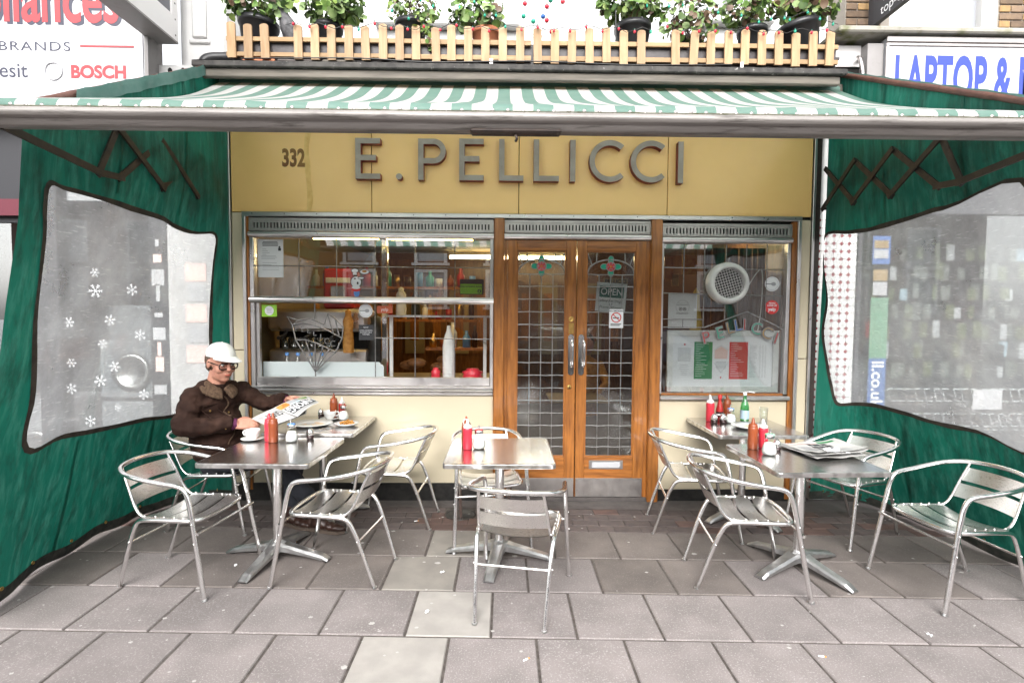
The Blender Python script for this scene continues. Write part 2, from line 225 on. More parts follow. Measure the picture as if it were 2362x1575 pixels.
# ------------------------------------------------------------------ mesh helpers
class MB:
    def __init__(s): s.v, s.f, s.m, s.s = [], [], [], []
    def add(s, vs, fs, mi=0, smooth=False):
        o = len(s.v); s.v += [tuple(v) for v in vs]
        for f in fs: s.f.append([i + o for i in f]); s.m.append(mi); s.s.append(smooth)
        return s
    def box(s, x0, x1, y0, y1, z0, z1, mi=0, bev=0., mat4=None):
        if bev <= 0:
            V = [(x, y, z) for z in (z0, z1) for y in (y0, y1) for x in (x0, x1)]
            F = [(0, 2, 3, 1), (4, 5, 7, 6), (0, 1, 5, 4), (2, 6, 7, 3), (0, 4, 6, 2), (1, 3, 7, 5)]
        else:
            bev = min(bev, (x1 - x0) * .49, (y1 - y0) * .49, (z1 - z0) * .49)
            V, idx = [], {}
            lim = ((x0, x1), (y0, y1), (z0, z1))
            for sx in (0, 1):
                for sy in (0, 1):
                    for sz in (0, 1):
                        for ax in range(3):
                            p = [lim[0][sx], lim[1][sy], lim[2][sz]]
                            for a2, sg in enumerate((sx, sy, sz)):
                                if a2 != ax: p[a2] += bev if sg == 0 else -bev
                            idx[(sx, sy, sz, ax)] = len(V); V.append(tuple(p))
            F = []
            cyc = ((0, 0), (1, 0), (1, 1), (0, 1))
            for ax in range(3):
                o1, o2 = (ax + 1) % 3, (ax + 2) % 3
                for sg in (0, 1):
                    f = []
                    for a, b in cyc:
                        k = [0, 0, 0]; k[ax] = sg; k[o1] = a; k[o2] = b; f.append(idx[(*k, ax)])
                    F.append(f if sg else f[::-1])
            for ax in range(3):
                o1, o2 = (ax + 1) % 3, (ax + 2) % 3
                for a in (0, 1):
                    for b in (0, 1):
                        q = []
                        for e, fx in ((0, o1), (1, o1), (1, o2), (0, o2)):
                            k = [0, 0, 0]; k[ax] = e; k[o1] = a; k[o2] = b; q.append(idx[(*k, fx)])
                        F.append(q if (a ^ b) == 0 else q[::-1])
            for sx in (0, 1):
                for sy in (0, 1):
                    for sz in (0, 1):
                        t = [idx[(sx, sy, sz, a)] for a in range(3)]; F.append(t if (sx + sy + sz) % 2 else t[::-1])
        if mat4: V = [tuple(mat4 @ Vector(v)) for v in V]
        return s.add(V, F, mi)
    def tube(s, pts, r, n=8, mi=0, closed=False, caps=True, flat=1.):
        pts = [Vector(p) for p in pts]; N = len(pts)
        rr = r if isinstance(r, (list, tuple)) else [r] * N
        V, F = [], []; up = None
        for i, p in enumerate(pts):
            if closed: t = pts[(i + 1) % N] - pts[i - 1]
            else: t = pts[min(i + 1, N - 1)] - pts[max(i - 1, 0)]
            t = t.normalized() if t.length > 1e-9 else Vector((0, 0, 1))
            if up is None:
                up = Vector((0, 0, 1)) if abs(t.z) < .9 else Vector((1, 0, 0))
            u = (up - t * up.dot(t)).normalized(); w = t.cross(u); up = u
            for k in range(n):
                a = 2 * PI * k / n; V.append(p + (u * math.cos(a) * flat + w * math.sin(a)) * rr[i])
        for i in range(N if closed else N - 1):
            j = (i + 1) % N
            for k in range(n): F.append((i * n + k, i * n + (k + 1) % n, j * n + (k + 1) % n, j * n + k))
        s.add(V, F, mi, True)
        if caps and not closed:
            s.add(V[:n], [list(range(n))[::-1]], mi); s.add(V[-n:], [list(range(n))], mi)
        return s
    def lathe(s, prof, n=20, c=(0, 0, 0), mi=0, ax='z', smooth=True, cap=True):
        V, F = [], []
        for r, z in prof:
            for k in range(n):
                a = 2 * PI * k / n; p = (r * math.cos(a), r * math.sin(a), z)
                if ax == 'y': p = (p[0], -p[2], p[1])
                if ax == 'x': p = (p[2], p[0], p[1])
                V.append((c[0] + p[0], c[1] + p[1], c[2] + p[2]))
        for i in range(len(prof) - 1):
            for k in range(n): F.append((i * n + k, i * n + (k + 1) % n, (i + 1) * n + (k + 1) % n, (i + 1) * n + k))
        s.add(V, F, mi, smooth)
        if cap:
            if prof[0][0] > 1e-6: s.add(V[:n], [list(range(n))[::-1]], mi)
            if prof[-1][0] > 1e-6: s.add(V[-n:], [list(range(n))], mi)
        return s
    def prism(s, poly, y0, y1, mi=0, side=None):     # polygon in x,z (counter-clockwise seen from -y), extruded in y
        n = len(poly); V = [(x, y0, z) for x, z in poly] + [(x, y1, z) for x, z in poly]
        s.add(V, [list(range(n)), list(range(2 * n - 1, n - 1, -1))], mi)
        s.add(V, [(i, i + n, (i + 1) % n + n, (i + 1) % n) for i in range(n)], mi if side is None else side)
        return s
    def grid(s, nu, nv, fn, mi=0, smooth=True, mfn=None):
        o = len(s.v)
        for j in range(nv + 1):
            for i in range(nu + 1): s.v.append(tuple(fn(i / nu, j / nv)))
        for j in range(nv):
            for i in range(nu):
                a = o + j * (nu + 1) + i; s.f.append([a, a + 1, a + nu + 2, a + nu + 1]); s.m.append(mfn(i, j) if mfn else mi); s.s.append(smooth)
        return s
    def sphere(s, c, r, n=12, mi=0, sc=(1, 1, 1)):
        h = max(6, n // 2 + 1); prof = [(max(1e-5, math.sin(PI * i / h)), -math.cos(PI * i / h)) for i in range(h + 1)]
        o = len(s.v); s.lathe(prof, n, mi=mi, cap=False)
        for i in range(o, len(s.v)):
            v = s.v[i]; s.v[i] = (c[0] + v[0] * r * sc[0], c[1] + v[1] * r * sc[1], c[2] + v[2] * r * sc[2])
        return s
    def xf(s, m4):
        s.v = [tuple(m4 @ Vector(v)) for v in s.v]; return s
    def mesh(s, name, mats):
        me = bpy.data.meshes.new(name); me.from_pydata(s.v, [], s.f); 
        for m in (mats if isinstance(mats, (list, tuple)) else [mats]): me.materials.append(M[m] if isinstance(m, str) else m)
        me.polygons.foreach_set('material_index', s.m); me.polygons.foreach_set('use_smooth', s.s); me.update(); return me
    def build(s, name, mats, parent=None, loc=None, rot=None):
        return obj(name, s.mesh(name, mats), parent, loc, rot)
def wloc(o):
    v = o.location.copy()
    while o.parent: o = o.parent; v += o.location
    return v
def obj(name, me, parent=None, loc=None, rot=None):
    o = bpy.data.objects.new(name, me); LINK(o)
    if parent:
        o.parent = parent
        if loc is None: o.location = -wloc(parent)      # shapes given in world coordinates
    if loc is not None: o.location = loc
    if rot is not None: o.rotation_euler = rot
    return o
def tag(o, label=None, cat=None, group=None, kind=None):
    if label: o['label'] = label
    if cat: o['category'] = cat
    if group: o['group'] = group
    if kind: o['kind'] = kind
    return o
def empty(name, loc=(0, 0, 0), rz=0., label=None, cat=None, group=None, kind=None):
    o = bpy.data.objects.new(name, None); LINK(o); o.location = loc; o.rotation_euler = (0, 0, rz); o.empty_display_size = .1
    return tag(o, label, cat, group, kind)
def copy_tree(o, parent=None):
    c = o.copy(); LINK(c); c.parent = parent
    for ch in o.children: copy_tree(ch, c)
    return c
def cr(pts, n=6, closed=False):                    # Catmull-Rom through points
    P = [Vector(p) for p in pts]; N = len(P); out = []
    for i in range(N if closed else N - 1):
        g = (lambda k: P[k % N]) if closed else (lambda k: P[min(max(k, 0), N - 1)])
        a, b, c, d = g(i - 1), g(i), g(i + 1), g(i + 2)
        for k in range(n):
            t = k / n; out.append(.5 * ((2 * b) + (c - a) * t + (2 * a - 5 * b + 4 * c - d) * t * t + (3 * b - a - 3 * c + d) * t ** 3))
    if not closed: out.append(P[-1])
    return out
def text_mb(body, size=.1, bold=0., extrude=0., align='CENTER', sx=1., shear=0., space=1.):
    cu = bpy.data.curves.new('t', 'FONT'); cu.body = body; cu.size = size; cu.offset = bold; cu.extrude = extrude; cu.align_x = align; cu.align_y = 'BOTTOM_BASELINE'
    cu.shear = shear; cu.space_character = space; cu.resolution_u = 4; cu.fill_mode = 'FRONT' if extrude == 0 else 'BOTH'
    ob = bpy.data.objects.new('t', cu); me = bpy.data.meshes.new_from_object(ob)
    b = MB(); b.add([(v.co.x * sx, -v.co.z, v.co.y) for v in me.vertices], [list(p.vertices) for p in me.polygons])
    bpy.data.objects.remove(ob); bpy.data.meshes.remove(me); bpy.data.curves.remove(cu)
    return b                                        # stands in the x,z plane, facing -y
def text(name, body, size, loc, material, parent=None, rot=None, **kw):
    return text_mb(body, size, **kw).build(name, material, parent, loc, rot)
def rectxz(b, x0, x1, z0, z1, y, mi=0, t=.002): return b.box(x0, x1, y, y + t, z0, z1, mi)
YF = 4.64
# ------------------------------------------------------------------ the setting: ground, road, pavement
g = MB().box(-120, 120, -120, 60, -.5, -.13); tag(g.build('ground', 'asphalt'), 'dark asphalt road surface reaching along the street', kind='structure')
YS0 = .80
pv = MB().box(-40, 40, -1.9, 9, -.125, -.007); pave = tag(pv.build('pavement', 'joint'), 'concrete slab pavement in front of the cafe', kind='structure')
MB().box(-40, 40, -1.9, YS0, -.006, -.002).box(-40, -5.25, YS0, 4.6, -.006, -.002).box(5.25, 40, YS0, 4.6, -.006, -.002).build('outer_paving', 'slab', pave)
kb = MB()
for i in range(-20, 20): kb.box(i * .914 + .004, i * .914 + .91, -2.03, -1.905, -.129, .0, bev=.012)
tag(kb.build('kerb', 'concrete'), 'granite kerb edging the pavement', kind='structure')
tag(MB().box(-40, 40, -16.5, -12.0, -.125, .0).build('far_pavement', 'concrete'), 'pavement on the opposite side of the street', kind='structure')
GS = -.0307; D = .4505; YA = 2.6189
def slab_mesh(w, d, mt, name, gap=.0068, th=.045, ch=.005):
    b = MB()
    def q(x, y, z): return (x, y + GS * x, z)
    x0, x1, y0, y1 = gap, w - gap, gap, d - gap
    V = [q(x0, y0, -th), q(x1, y0, -th), q(x1, y1, -th), q(x0, y1, -th), q(x0, y0, -ch), q(x1, y0, -ch), q(x1, y1, -ch), q(x0, y1, -ch),
         q(x0 + ch, y0 + ch, 0), q(x1 - ch, y0 + ch, 0), q(x1 - ch, y1 - ch, 0), q(x0 + ch, y1 - ch, 0)]
    F = []
    for o in (0, 4):
        for k in range(4): F.append((o + k, o + (k + 1) % 4, o + 4 + (k + 1) % 4, o + 4 + k))
    F.append((8, 9, 10, 11)); b.add(V, F); return b.mesh(name, mt)
sm = {k: slab_mesh(.45, D, k, 'slab') for k in ('slab', 'slab_pale', 'slab_tan', 'slab_dirty_shaded')}
x_off = {-3: -.10, -2: -.30, -1: -.08, 0: -2.527 + 2.7, 1: -2.3114 + 2.7, 2: .155, 3: .36}
pale = {0: {-.727: 'slab_pale'}, 1: {-.511: 'slab_pale'}, 2: {-.745: 'slab_tan'}, 3: {-.54: 'slab_tan'}}
for row in range(-3, 4):
    xo = x_off[row] % .45
    for i in range(-14, 13):
        x = xo + i * .45
        if abs(x) > 5.2: continue
        k = 'slab_dirty_shaded' if row == 3 or (row == 2 and rnd.random() < .5) else 'slab'
        for px_, kk in pale.get(row, {}).items():
            if abs(px_ - x) < .2: k = kk
        y = YA + (row - 1) * D + GS * x
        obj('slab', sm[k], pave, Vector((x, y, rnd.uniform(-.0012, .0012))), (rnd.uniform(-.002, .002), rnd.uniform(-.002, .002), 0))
yb = YA + 3 * D
def paver_mesh(mt): return slab_mesh(.21, .117, mt, 'paver', .003, .04, .003)
pm = {k: paver_mesh(k) for k in ('paver', 'paver_red')}
for r in range(4):
    for i in range(-22, 22):
        x = i * .21 + (r % 2) * .105 + .03
        y = yb + r * .118 + GS * x
        if -.52 < x < -.2 and r in (2, 3): continue
        k = 'paver_red' if (-.75 < x < -.1 and r < 3) or rnd.random() < .10 or (2.0 < x < 2.5) else 'paver'
        obj('paver', pm[k], pave, Vector((x, y, rnd.uniform(-.002, .001))), (rnd.uniform(-.006, .006), rnd.uniform(-.006, .006), 0))
MB().grid(60, 1, lambda u, v: (-5 + 10 * u, (yb + 4 * .118 + GS * (-5 + 10 * u) + .003) * (1 - v) + 4.75 * v, -.001 + .004 * v)).build('concrete_strip', 'concrete', pave)
MB().lathe([(.13, -.03), (.13, .0), (.115, .003), (.105, -.002), (0.0001, -.002)], 24, (-.36, 4.30, 0)).build('stopcock_cover', 'black', pave)
b = MB()
for i in range(170):                                # trodden chewing gum
    x, y = rnd.uniform(-3, 3.3), rnd.uniform(1.9, 4.4); r = rnd.uniform(.003, .011) if rnd.random() < .85 else rnd.uniform(.011, .02)
    n = 12; ph = rnd.random() * 6
    ring = [(x + r * (1 + .25 * math.sin(2 * k + ph)) * math.cos(2 * PI * k / n), y + r * (1 + .25 * math.cos(3 * k + ph)) * math.sin(2 * PI * k / n) * .8, .0022) for k in range(n)]
    b.add(ring + [(x, y, .0034)], [(k, (k + 1) % n, n) for k in range(n)], 0, True)
tag(b.build('chewing_gum_spots', 'gum'), 'pale trodden chewing gum spots dotted over the pavement slabs', 'chewing gum', kind='stuff')
b = MB().tube([(0, 0, 0), (.026, 0, 0)], .004, 8); b.tube([(.026, 0, 0), (.036, 0, 0)], .0041, 8, 1)
but = b.mesh('cigarette_butt', ['paper', 'fries'])
for x, y, a, lb in [(-1.93, 3.95, .8, 'under the reading man'), (-1.72, 3.9, -.5, 'behind the front left table column'), (-1.52, 3.72, 1.3, 'at the foot of the front left table'), (-.72, 4.14, .3, 'near the cream wall left of the doors'), (1.55, 2.46, -.2, 'on the nearest slabs at the right'), (.1, 2.43, .6, 'on the nearest slabs in the middle')]:
    o = obj('cigarette_butt', but, None, (x, y, .0045), (0, 0, a)); tag(o, 'cigarette butt with an orange tip ' + lb, 'cigarette butt', 'cigarette butts on the pavement')
scr = MB().grid(3, 3, lambda u, v: (u * .03, v * .018, .004 + .008 * math.sin(5 * u + 3 * v) ** 2)).mesh('paper_scrap', 'paper')
for x, y, lb in [(-.43, 2.86, 'torn white paper scrap on the pale slab near the centre chair'), (-.40, 3.28, 'white and orange wrapper scrap on the pale slab behind the centre chair'), (2.25, 2.61, 'white paper scrap on the joint in front of the right table'), (-1.78, 3.4, 'white paper scrap beside the left table foot')]:
    tag(obj('paper_scrap', scr, None, (x, y, .001), (0, 0, rnd.random() * 6)), lb, 'litter')

# ------------------------------------------------------------------ cafe front
cafe = empty('cafe_building', (.17, YF, 0), label='cream and yellow panelled cafe front lettered E. PELLICCI with wooden double doors', cat='building')
MB().box(-2.395, 2.72, YF + .012, YF + .05, 2.5, 3.62).build('backing_board', 'dark', cafe)
fx = [-2.392, -1.17, .118, 1.429, 2.716]
for i in range(4):
    MB().box(fx[i] + .003, fx[i + 1] - .003, YF - .012, YF + .010, 2.556, 3.60, bev=.003).build('fascia_panel', 'fascia', cafe)
for x0, x1, zs in [(-2.392, -2.296, (1.35, 2.549)), (-2.392, -2.296, (.16, 1.343)), (2.628, 2.716, (1.30, 2.527)), (2.628, 2.716, (.11, 1.293))]:
    MB().box(x0, x1, YF - .012, YF + .02, zs[0], zs[1], bev=.003).build('side_panel', 'cream', cafe)
MB().box(-2.392, 2.716, YF + .021, YF + .06, 0, 2.6).box(-2.55, -2.40, YF + .03, YF + .10, 0, 3.6).box(2.745, 2.80, YF + .03, YF + .10, 0, 3.6)
for x in (-2.418, 2.7185):
    MB().box(x, x + .023, YF - .03, YF + .03, 0.0, 3.6, bev=.003).build('edge_trim', 'alu', cafe)
for x0, x1 in [(-2.50, -2.422), (2.746, 2.80)]:
    MB().box(x0, x1, YF - .005, YF + .08, 0.6, 3.6, bev=.004).build('awning_track', 'iron', cafe)
# surround
b = MB().box(-2.292, 2.623, YF - .04, YF + .01, 2.515, 2.554, bev=.005)
for i in range(18):
    x = -2.2 + i * .28; b.lathe([(.0045, 0), (.004, .003), (.0001, .0035)], 8, (x, YF - .04, 2.537), 1, 'y')
b.build('top_rail', ['alu', 'dark'], cafe)
MB().box(-2.292, -2.263, YF - .038, YF + .01, .10, 2.514, bev=.004).build('surround_strip', 'alu', cafe)
MB().box(2.592, 2.623, YF - .038, YF + .01, .02, 2.514, bev=.004).build('surround_strip', 'alu', cafe)
MB().box(-2.2625, -2.242, YF - .02, YF + .08, .10, 2.513).build('jamb', 'wood', cafe)
MB().box(2.548, 2.5915, YF - .02, YF + .08, .02, 2.513).build('jamb', 'wood', cafe)
MB().box(-2.24, -.10, YF - .008, YF + .03, .158, .948, bev=.003).build('stall_riser', 'cream', cafe)
MB().box(1.388, 2.547, YF - .008, YF + .03, .105, .918, bev=.003).build('stall_riser', 'cream', cafe)
MB().box(-2.40, -.099, YF - .015, YF + .04, 0, .157).build('plinth', 'black', cafe)
MB().box(1.387, 2.72, YF - .015, YF + .04, 0, .104).build('plinth', 'black', cafe)
for x0, x1 in [(-.098, -.006), (1.288, 1.384)]:
    MB().box(x0, x1, YF - .055, YF + .06, 0, 2.514, bev=.006).build('door_post', 'wood', cafe)
def vent(x0, x1, z0=2.392, z1=2.506):
    b = MB().box(x0, x1, YF + .035, YF + .04, z0, z1, 1)
    b.box(x0, x1, YF - .02, YF + .03, z1 - .026, z1, 0, .003).box(x0, x1, YF - .02, YF + .03, z0, z0 + .014, 0, .003)
    b.box(x0, x0 + .03, YF - .02, YF + .03, z0 + .0141, z1 - .0261).box(x1 - .03, x1, YF - .02, YF + .03, z0 + .0141, z1 - .0261)
    n = int((x1 - x0 - .06) / .0292)
    for i in range(n + 1):
        x = x0 + .03 + i * (x1 - x0 - .06) / n
        b.box(x - .0085, x + .0085, YF - .012, YF + .01, z0 + .0142, z1 - .0262, 0)
    b.box(x0 + .03, x1 - .03, YF - .0135, YF - .0125, z1 - .042, z1 - .0262).box(x0 + .03, x1 - .03, YF - .0135, YF - .0125, z0 + .0142, z0 + .024)
    b.build('vent_grille', ['alu_dull', 'dark'], cafe)
vent(-2.24, -.10); vent(-.004, 1.286); vent(1.386, 2.546, 2.375, 2.49)
def halfround(x0, x1, z0, z1, name='moulded_rail', m='alu'):
    n = 8; h = (z1 - z0) / 2
    prof = [(YF + .03, z0)] + [(YF - .012 - math.sin(PI * k / n) * .03, z0 + h - h * math.cos(PI * k / n)) for k in range(n + 1)] + [(YF + .03, z1)]
    b = MB(); k = len(prof); V = [(x0, y, z) for y, z in prof] + [(x1, y, z) for y, z in prof]
    b.add(V, [(i, i + 1, i + 1 + k, i + k) for i in range(k - 1)], 0, True); b.add(V, [list(range(k)), list(range(2 * k - 1, k - 1, -1))])
    b.build(name, m, cafe)
halfround(-2.241, -.099, 2.338, 2.390); halfround(-.005, 1.287, 2.334, 2.390); halfround(1.385, 2.547, 2.322, 2.373)
# left sash window
def came(b, pts, w=.007, y=YF + .038, mi=0): b.tube([(p[0], y, p[1]) for p in pts], w * .62, 6, mi, flat=1.)
lw = MB()
lw.box(-2.241, -2.207, YF - .015, YF + .055, 1.03, 2.337, 0, .004).box(-.132, -.0995, YF - .015, YF + .055, 1.03, 2.337, 0, .004)
lw.box(-2.206, -2.175, YF + .012, YF + .055, 1.06, 1.765, 0, .004)
lw.box(-2.206, -.133, YF + .005, YF + .055, 1.035, 1.108, 0, .004)
win = lw.build('sash_window', 'alu', cafe)
halfround(-2.241, -.0985, 1.764, 1.822, 'meeting_rail')
b = MB().box(-2.25, -.0985, YF - .045, YF + .03, .985, 1.006, 0, .006).box(-2.245, -.0985, YF - .03, YF + .03, 1.009, 1.033, 0, .004).box(-2.25, -.0985, YF - .03, YF + .03, .952, .982, 0, .006)
b.build('window_sill', 'alu', cafe)
MB().box(-2.206, -.133, YF + .040, YF + .044, 1.823, 2.337).build('pane', 'glass', win)
MB().box(-2.174, -.133, YF + .030, YF + .034, 1.109, 1.764).build('pane', 'glass', win)
for x in (-1.829, -1.497, -1.155, -.80, -.446):
    b = MB(); came(b, [(x, 1.823), (x, 2.336)]); b.build('lead_came', 'lead', win)
b = MB(); came(b, [(-2.206, 2.094), (-.133, 2.088)], y=YF + .037); b.build('lead_came', 'lead', win)
for x in (-1.155, -.80, -.446):
    b = MB(); came(b, [(x, 1.109), (x, 1.764)], y=YF + .027); b.build('lead_came', 'lead', win)
b = MB(); came(b, [(-1.155, 1.46), (-.133, 1.453)], y=YF + .027); b.build('lead_came', 'lead', win)
c7 = lambda x, z: (-1.69 + (x - 680) * .001069, 1.154 + (1340 - z) * .001093)
fan = [[c7(*q) for q in L_] for L_ in ([(680, 1378), (680, 1340), (520, 1085), (492, 960), (450, 893), (545, 922), (498, 957)], [(680, 1340), (848, 1180), (905, 1065), (914, 975), (848, 905), (788, 868), (757, 955)], [(516, 1080), (600, 1080), (700, 1108), (780, 1145), (850, 1180)],
       [(496, 958), (580, 945), (680, 960), (790, 1005), (905, 1065)], [(680, 1340), (602, 1082)], [(680, 1340), (680, 1104)], [(680, 1340), (748, 1130)], [(680, 1340), (800, 1152)], [(545, 922), (640, 905), (757, 955)], [(680, 910), (680, 772)], [(848, 905), (880, 1045)], [(788, 868), (830, 1022)])]
b = MB()
for ln in fan: came(b, ln, .0105, YF + .027)
b.build('fan_motif', 'lead', win)
wl = 'PELLICCI'
for i, ch in enumerate(wl):
    t = i / 7; x = -1.85 + .37 * t; z = 1.475 + .055 * math.sin(PI * min(1, t + .25)) - .11 * t
    text('motif_letter', ch, .075, None, 'lead_door', win, bold=-.001).location = Vector((x, YF + .022, z)) - wloc(win)
    win.children[-1].rotation_euler = (0, .05 + .5 * t, 0)
# right window
b = MB().box(1.386, 1.411, YF - .012, YF + .055, .972, 2.321, 0, .004).box(2.515, 2.547, YF - .012, YF + .055, .972, 2.321, 0, .004).box(1.412, 2.514, YF + .0, YF + .05, .962, .978, 1)
rw = b.build('shop_window', ['alu', 'wood_h'], cafe)
MB().box(1.386, 2.56, YF - .05, YF + .03, .922, .96, 0, .008).build('window_sill', 'alu', cafe)
MB().box(1.411, 2.515, YF + .038, YF + .042, .972, 2.321).build('pane', 'glass', rw)
yc = YF + .035
for x in (1.605, 1.79, 1.985, 2.168, 2.352):
    zb = {1.605: 1.88, 1.79: 1.573, 1.985: 1.65, 2.168: 1.88, 2.352: 1.66}[x]
    b = MB(); came(b, [(x, 2.32), (x, zb)], y=yc); b.build('lead_came', 'lead', rw)
for pts in ([(1.412, 2.107), (2.514, 2.09)], [(1.412, 1.878), (2.514, 1.858)], [(1.412, 1.645), (1.79, 1.643)], [(1.412, 1.573), (1.80, 1.57)], [(1.605, 1.645), (1.605, 1.572)]):
    b = MB(); came(b, pts, y=yc); b.build('lead_came', 'lead', rw)
b = MB(); came(b, [(1.80, 1.57), (2.187, 1.717), (2.514, 1.562)], .009, y=yc); b.build('lead_came', 'lead', rw)
cols = ['tomato', 'bulb_green', 'brass', 'bauble_blue', 'tomato', 'bulb_green', 'brass', 'tomato']
lx = [1.83, 1.955, 2.045, 2.115, 2.165, 2.265, 2.36, 2.44]; lz = [1.432, 1.475, 1.52, 1.545, 1.55, 1.515, 1.475, 1.43]; lr = [-.25, -.25, -.24, -.2, 0, .2, .28, .3]
for i, ch in enumerate('PELLICCI'):
    o = text('window_letter', ch, .15, None, 'lead', rw, bold=.006); o.location = Vector((lx[i], YF + .030, lz[i])) - wloc(rw); o.rotation_euler = (0, lr[i], 0)
    o = text('window_letter', ch, .15, None, cols[i], rw, bold=-.0035); o.location = Vector((lx[i], YF + .0285, lz[i])) - wloc(rw); o.rotation_euler = (0, lr[i], 0)
# doors
gm = MB().box(-.5, .5, -.0015, .0015, -.5, .5).mesh('pane', 'pane')
def leaf(x0, x1, gx0, gx1, left):
    b = MB(); z0, z1, gz0, gz1 = .04, 2.330, .40, 2.240
    b.box(x0, gx0, YF - .02, YF + .03, z0, z1, 0, .003).box(gx1, x1, YF - .02, YF + .03, z0, z1, 0, .003)
    b.box(gx0 + .0005, gx1 - .0005, YF - .018, YF + .028, gz1, z1 - .001, 1, .003).box(gx0 + .0005, gx1 - .0005, YF - .018, YF + .028, z0, gz0, 1, .003)
    m_ = .012
    b.box(gx0, gx0 + m_, YF - .008, YF + .015, gz0, gz1, 0).box(gx1 - m_, gx1, YF - .008, YF + .015, gz0, gz1, 0).box(gx0 + m_, gx1 - m_, YF - .008, YF + .015, gz1 - m_, gz1, 1).box(gx0 + m_, gx1 - m_, YF - .008, YF + .015, gz0, gz0 + m_, 1)
    d = b.build('door', ['wood', 'wood_h'], cafe)
    a0, a1, c0, c1 = gx0 + m_, gx1 - m_, gz0 + m_, gz1 - m_
    yg = YF + .006; W = (a1 - a0) / 4; rows = [c1, 2.034, 1.927, 1.814, 1.701, 1.588, 1.474, 1.362, 1.248, 1.134, 1.02, .908, .795, .682, .57, .49, c0]
    for r in range(len(rows) - 1):
        for c in range(4 if r else 1):
            w_ = W if r else a1 - a0; h = rows[r] - rows[r + 1]
            o = obj('pane', gm, d, Vector((a0 + (c + .5) * w_, yg, rows[r] - h / 2)) - wloc(d), (rnd.gauss(0, .006), 0, rnd.gauss(0, .006)) if r else (0, 0, 0)); o.scale = (w_, 1, h)
    for c in range(1, 4):
        b = MB(); came(b, [(a0 + c * W, c0), (a0 + c * W, rows[1])], .0072, yg - .004); b.build('lead_came', 'lead_door', d)
    for r in range(1, len(rows) - 1):
        zz = rows[r]; n = 8
        b = MB(); came(b, [(a0 + (a1 - a0) * k / n, zz + .002 * math.sin(k * 1.7 + r)) for k in range(n + 1)], .0072, yg - .0045); b.build('lead_came', 'lead_door', d)
    cx = (a0 + a1) / 2
    b = MB(); arc = [(cx + (a1 - a0) * .5 * math.cos(t), 2.048 + .118 * math.sin(t)) for t in [PI * k / 16 for k in range(17)]]
    came(b, arc, .011, yg - .004)
    for t in (.9, .62): 
        for sgn in (-1, 1): came(b, [(cx + sgn * (a1 - a0) * .5 * math.cos(t), 2.048 + .118 * math.sin(t)), (cx + sgn * (a1 - a0) * (.5 if t < .8 else .30), 2.222)], .009, yg - .004)
    b.build('lead_came', 'lead_door', d)
    b = MB(); zc = 2.105
    for (dx, dz, ax) in ((0, .085, 0), (0, -.075, 0), (-.082, 0, 1), (.082, 0, 1)):
        L_ = .034; pts = []
        for k in range(10):
            t = 2 * PI * k / 10; u = math.cos(t) * (L_ if ax else .026); v = math.sin(t) * (.026 if ax else L_); pts.append((cx + dx * .72 + u, zc + dz * .72 + v))
        b.prism(pts, yg - .006, yg - .003, 1); came(b, pts + [pts[0]], .005, yg - .006, 0)
    ring = [(cx + .043 * math.cos(2 * PI * k / 12), zc + .043 * math.sin(2 * PI * k / 12)) for k in range(12)]
    b.prism(ring, yg - .007, yg - .0035, 2); came(b, ring + [ring[0]], .006, yg - .0075, 0)
    r2 = [(cx + .016 * math.cos(2 * PI * k / 3 + .3), zc + .016 * math.sin(2 * PI * k / 3 + .3)) for k in range(3)]; b.prism(r2, yg - .009, yg - .0071, 3)
    for k in range(6): came(b, [(cx + .016 * math.cos(k * PI / 3), zc + .016 * math.sin(k * PI / 3)), ring[k * 2]], .005, yg - .008)
    b.build('glass_flower', ['lead_door', 'bulb_green', 'squeeze_red', 'fries'], d)
    kp = MB().box(x0 + .004, x1 - .004, YF - .0245, YF - .0205, .042, .21, 0, .001)
    for xx in (x0 + .025, x1 - .025, (x0 + x1) / 2):
        for zz in (.06, .195): kp.lathe([(.005, 0), (.004, .002), (.0001, .003)], 8, (xx, YF - .0245, zz), 0, 'y')
    kp.build('kick_plate', 'alu_dull', d)
    hx = .592 if left else .682
    pl = [(-.026, -.17), (-.012, -.185), (.012, -.185), (.026, -.17), (.026, .16), (.010, .178), (-.010, .178), (-.026, .16)]
    b = MB().prism([(hx + u, 1.325 + v) for u, v in pl], YF - .026, YF - .0205)
    o_ = .006 if left else .022
    b.tube(cr([(hx + o_, YF - .026, 1.22), (hx + o_, YF - .065, 1.225), (hx + o_, YF - .078, 1.27), (hx + o_, YF - .078, 1.39), (hx + o_, YF - .065, 1.435), (hx + o_, YF - .026, 1.44)], 5), .0095, 10)
    b.build('pull_handle', 'chrome', d)
    if left:
        MB().lathe([(.025, 0), (.024, .006), (.014, .008), (.013, .004), (.0001, .004)], 18, (.592, YF - .0205, 1.638), 0, 'y').build('cylinder_lock', 'brass', d)
        MB().box(.570, .614, YF - .0245, YF - .0205, 1.508, 1.604, 0, .001).build('lock_plate', 'brass', d)
        b = MB().lathe([(.021, 0), (.020, .003), (.0001, .0035)], 18, (.58, YF - .0205, 1.033), 0, 'y').box(.577, .583, YF - .0265, YF - .0245, 1.02, 1.046, 1); b.build('escutcheon', ['brass', 'dark'], d)
    else:
        b = MB().box(.765, 1.072, YF - .0235, YF - .0205, .293, .372, 0, .001).box(.79, 1.047, YF - .030, YF - .0236, .306, .358, 1, .003); b.build('letterbox', ['alu', 'signwhite'], d)
    return d
leaf(.024, .632, .106, .542, True); leaf(.640, 1.250, .722, 1.160, False)
MB().box(-.005, .022, YF - .01, YF + .05, .0, 2.333).box(1.252, 1.287, YF - .01, YF + .05, .0, 2.333).box(.022, 1.252, YF - .01, YF + .05, 2.3315, 2.3335).build('door_frame', 'wood', cafe)
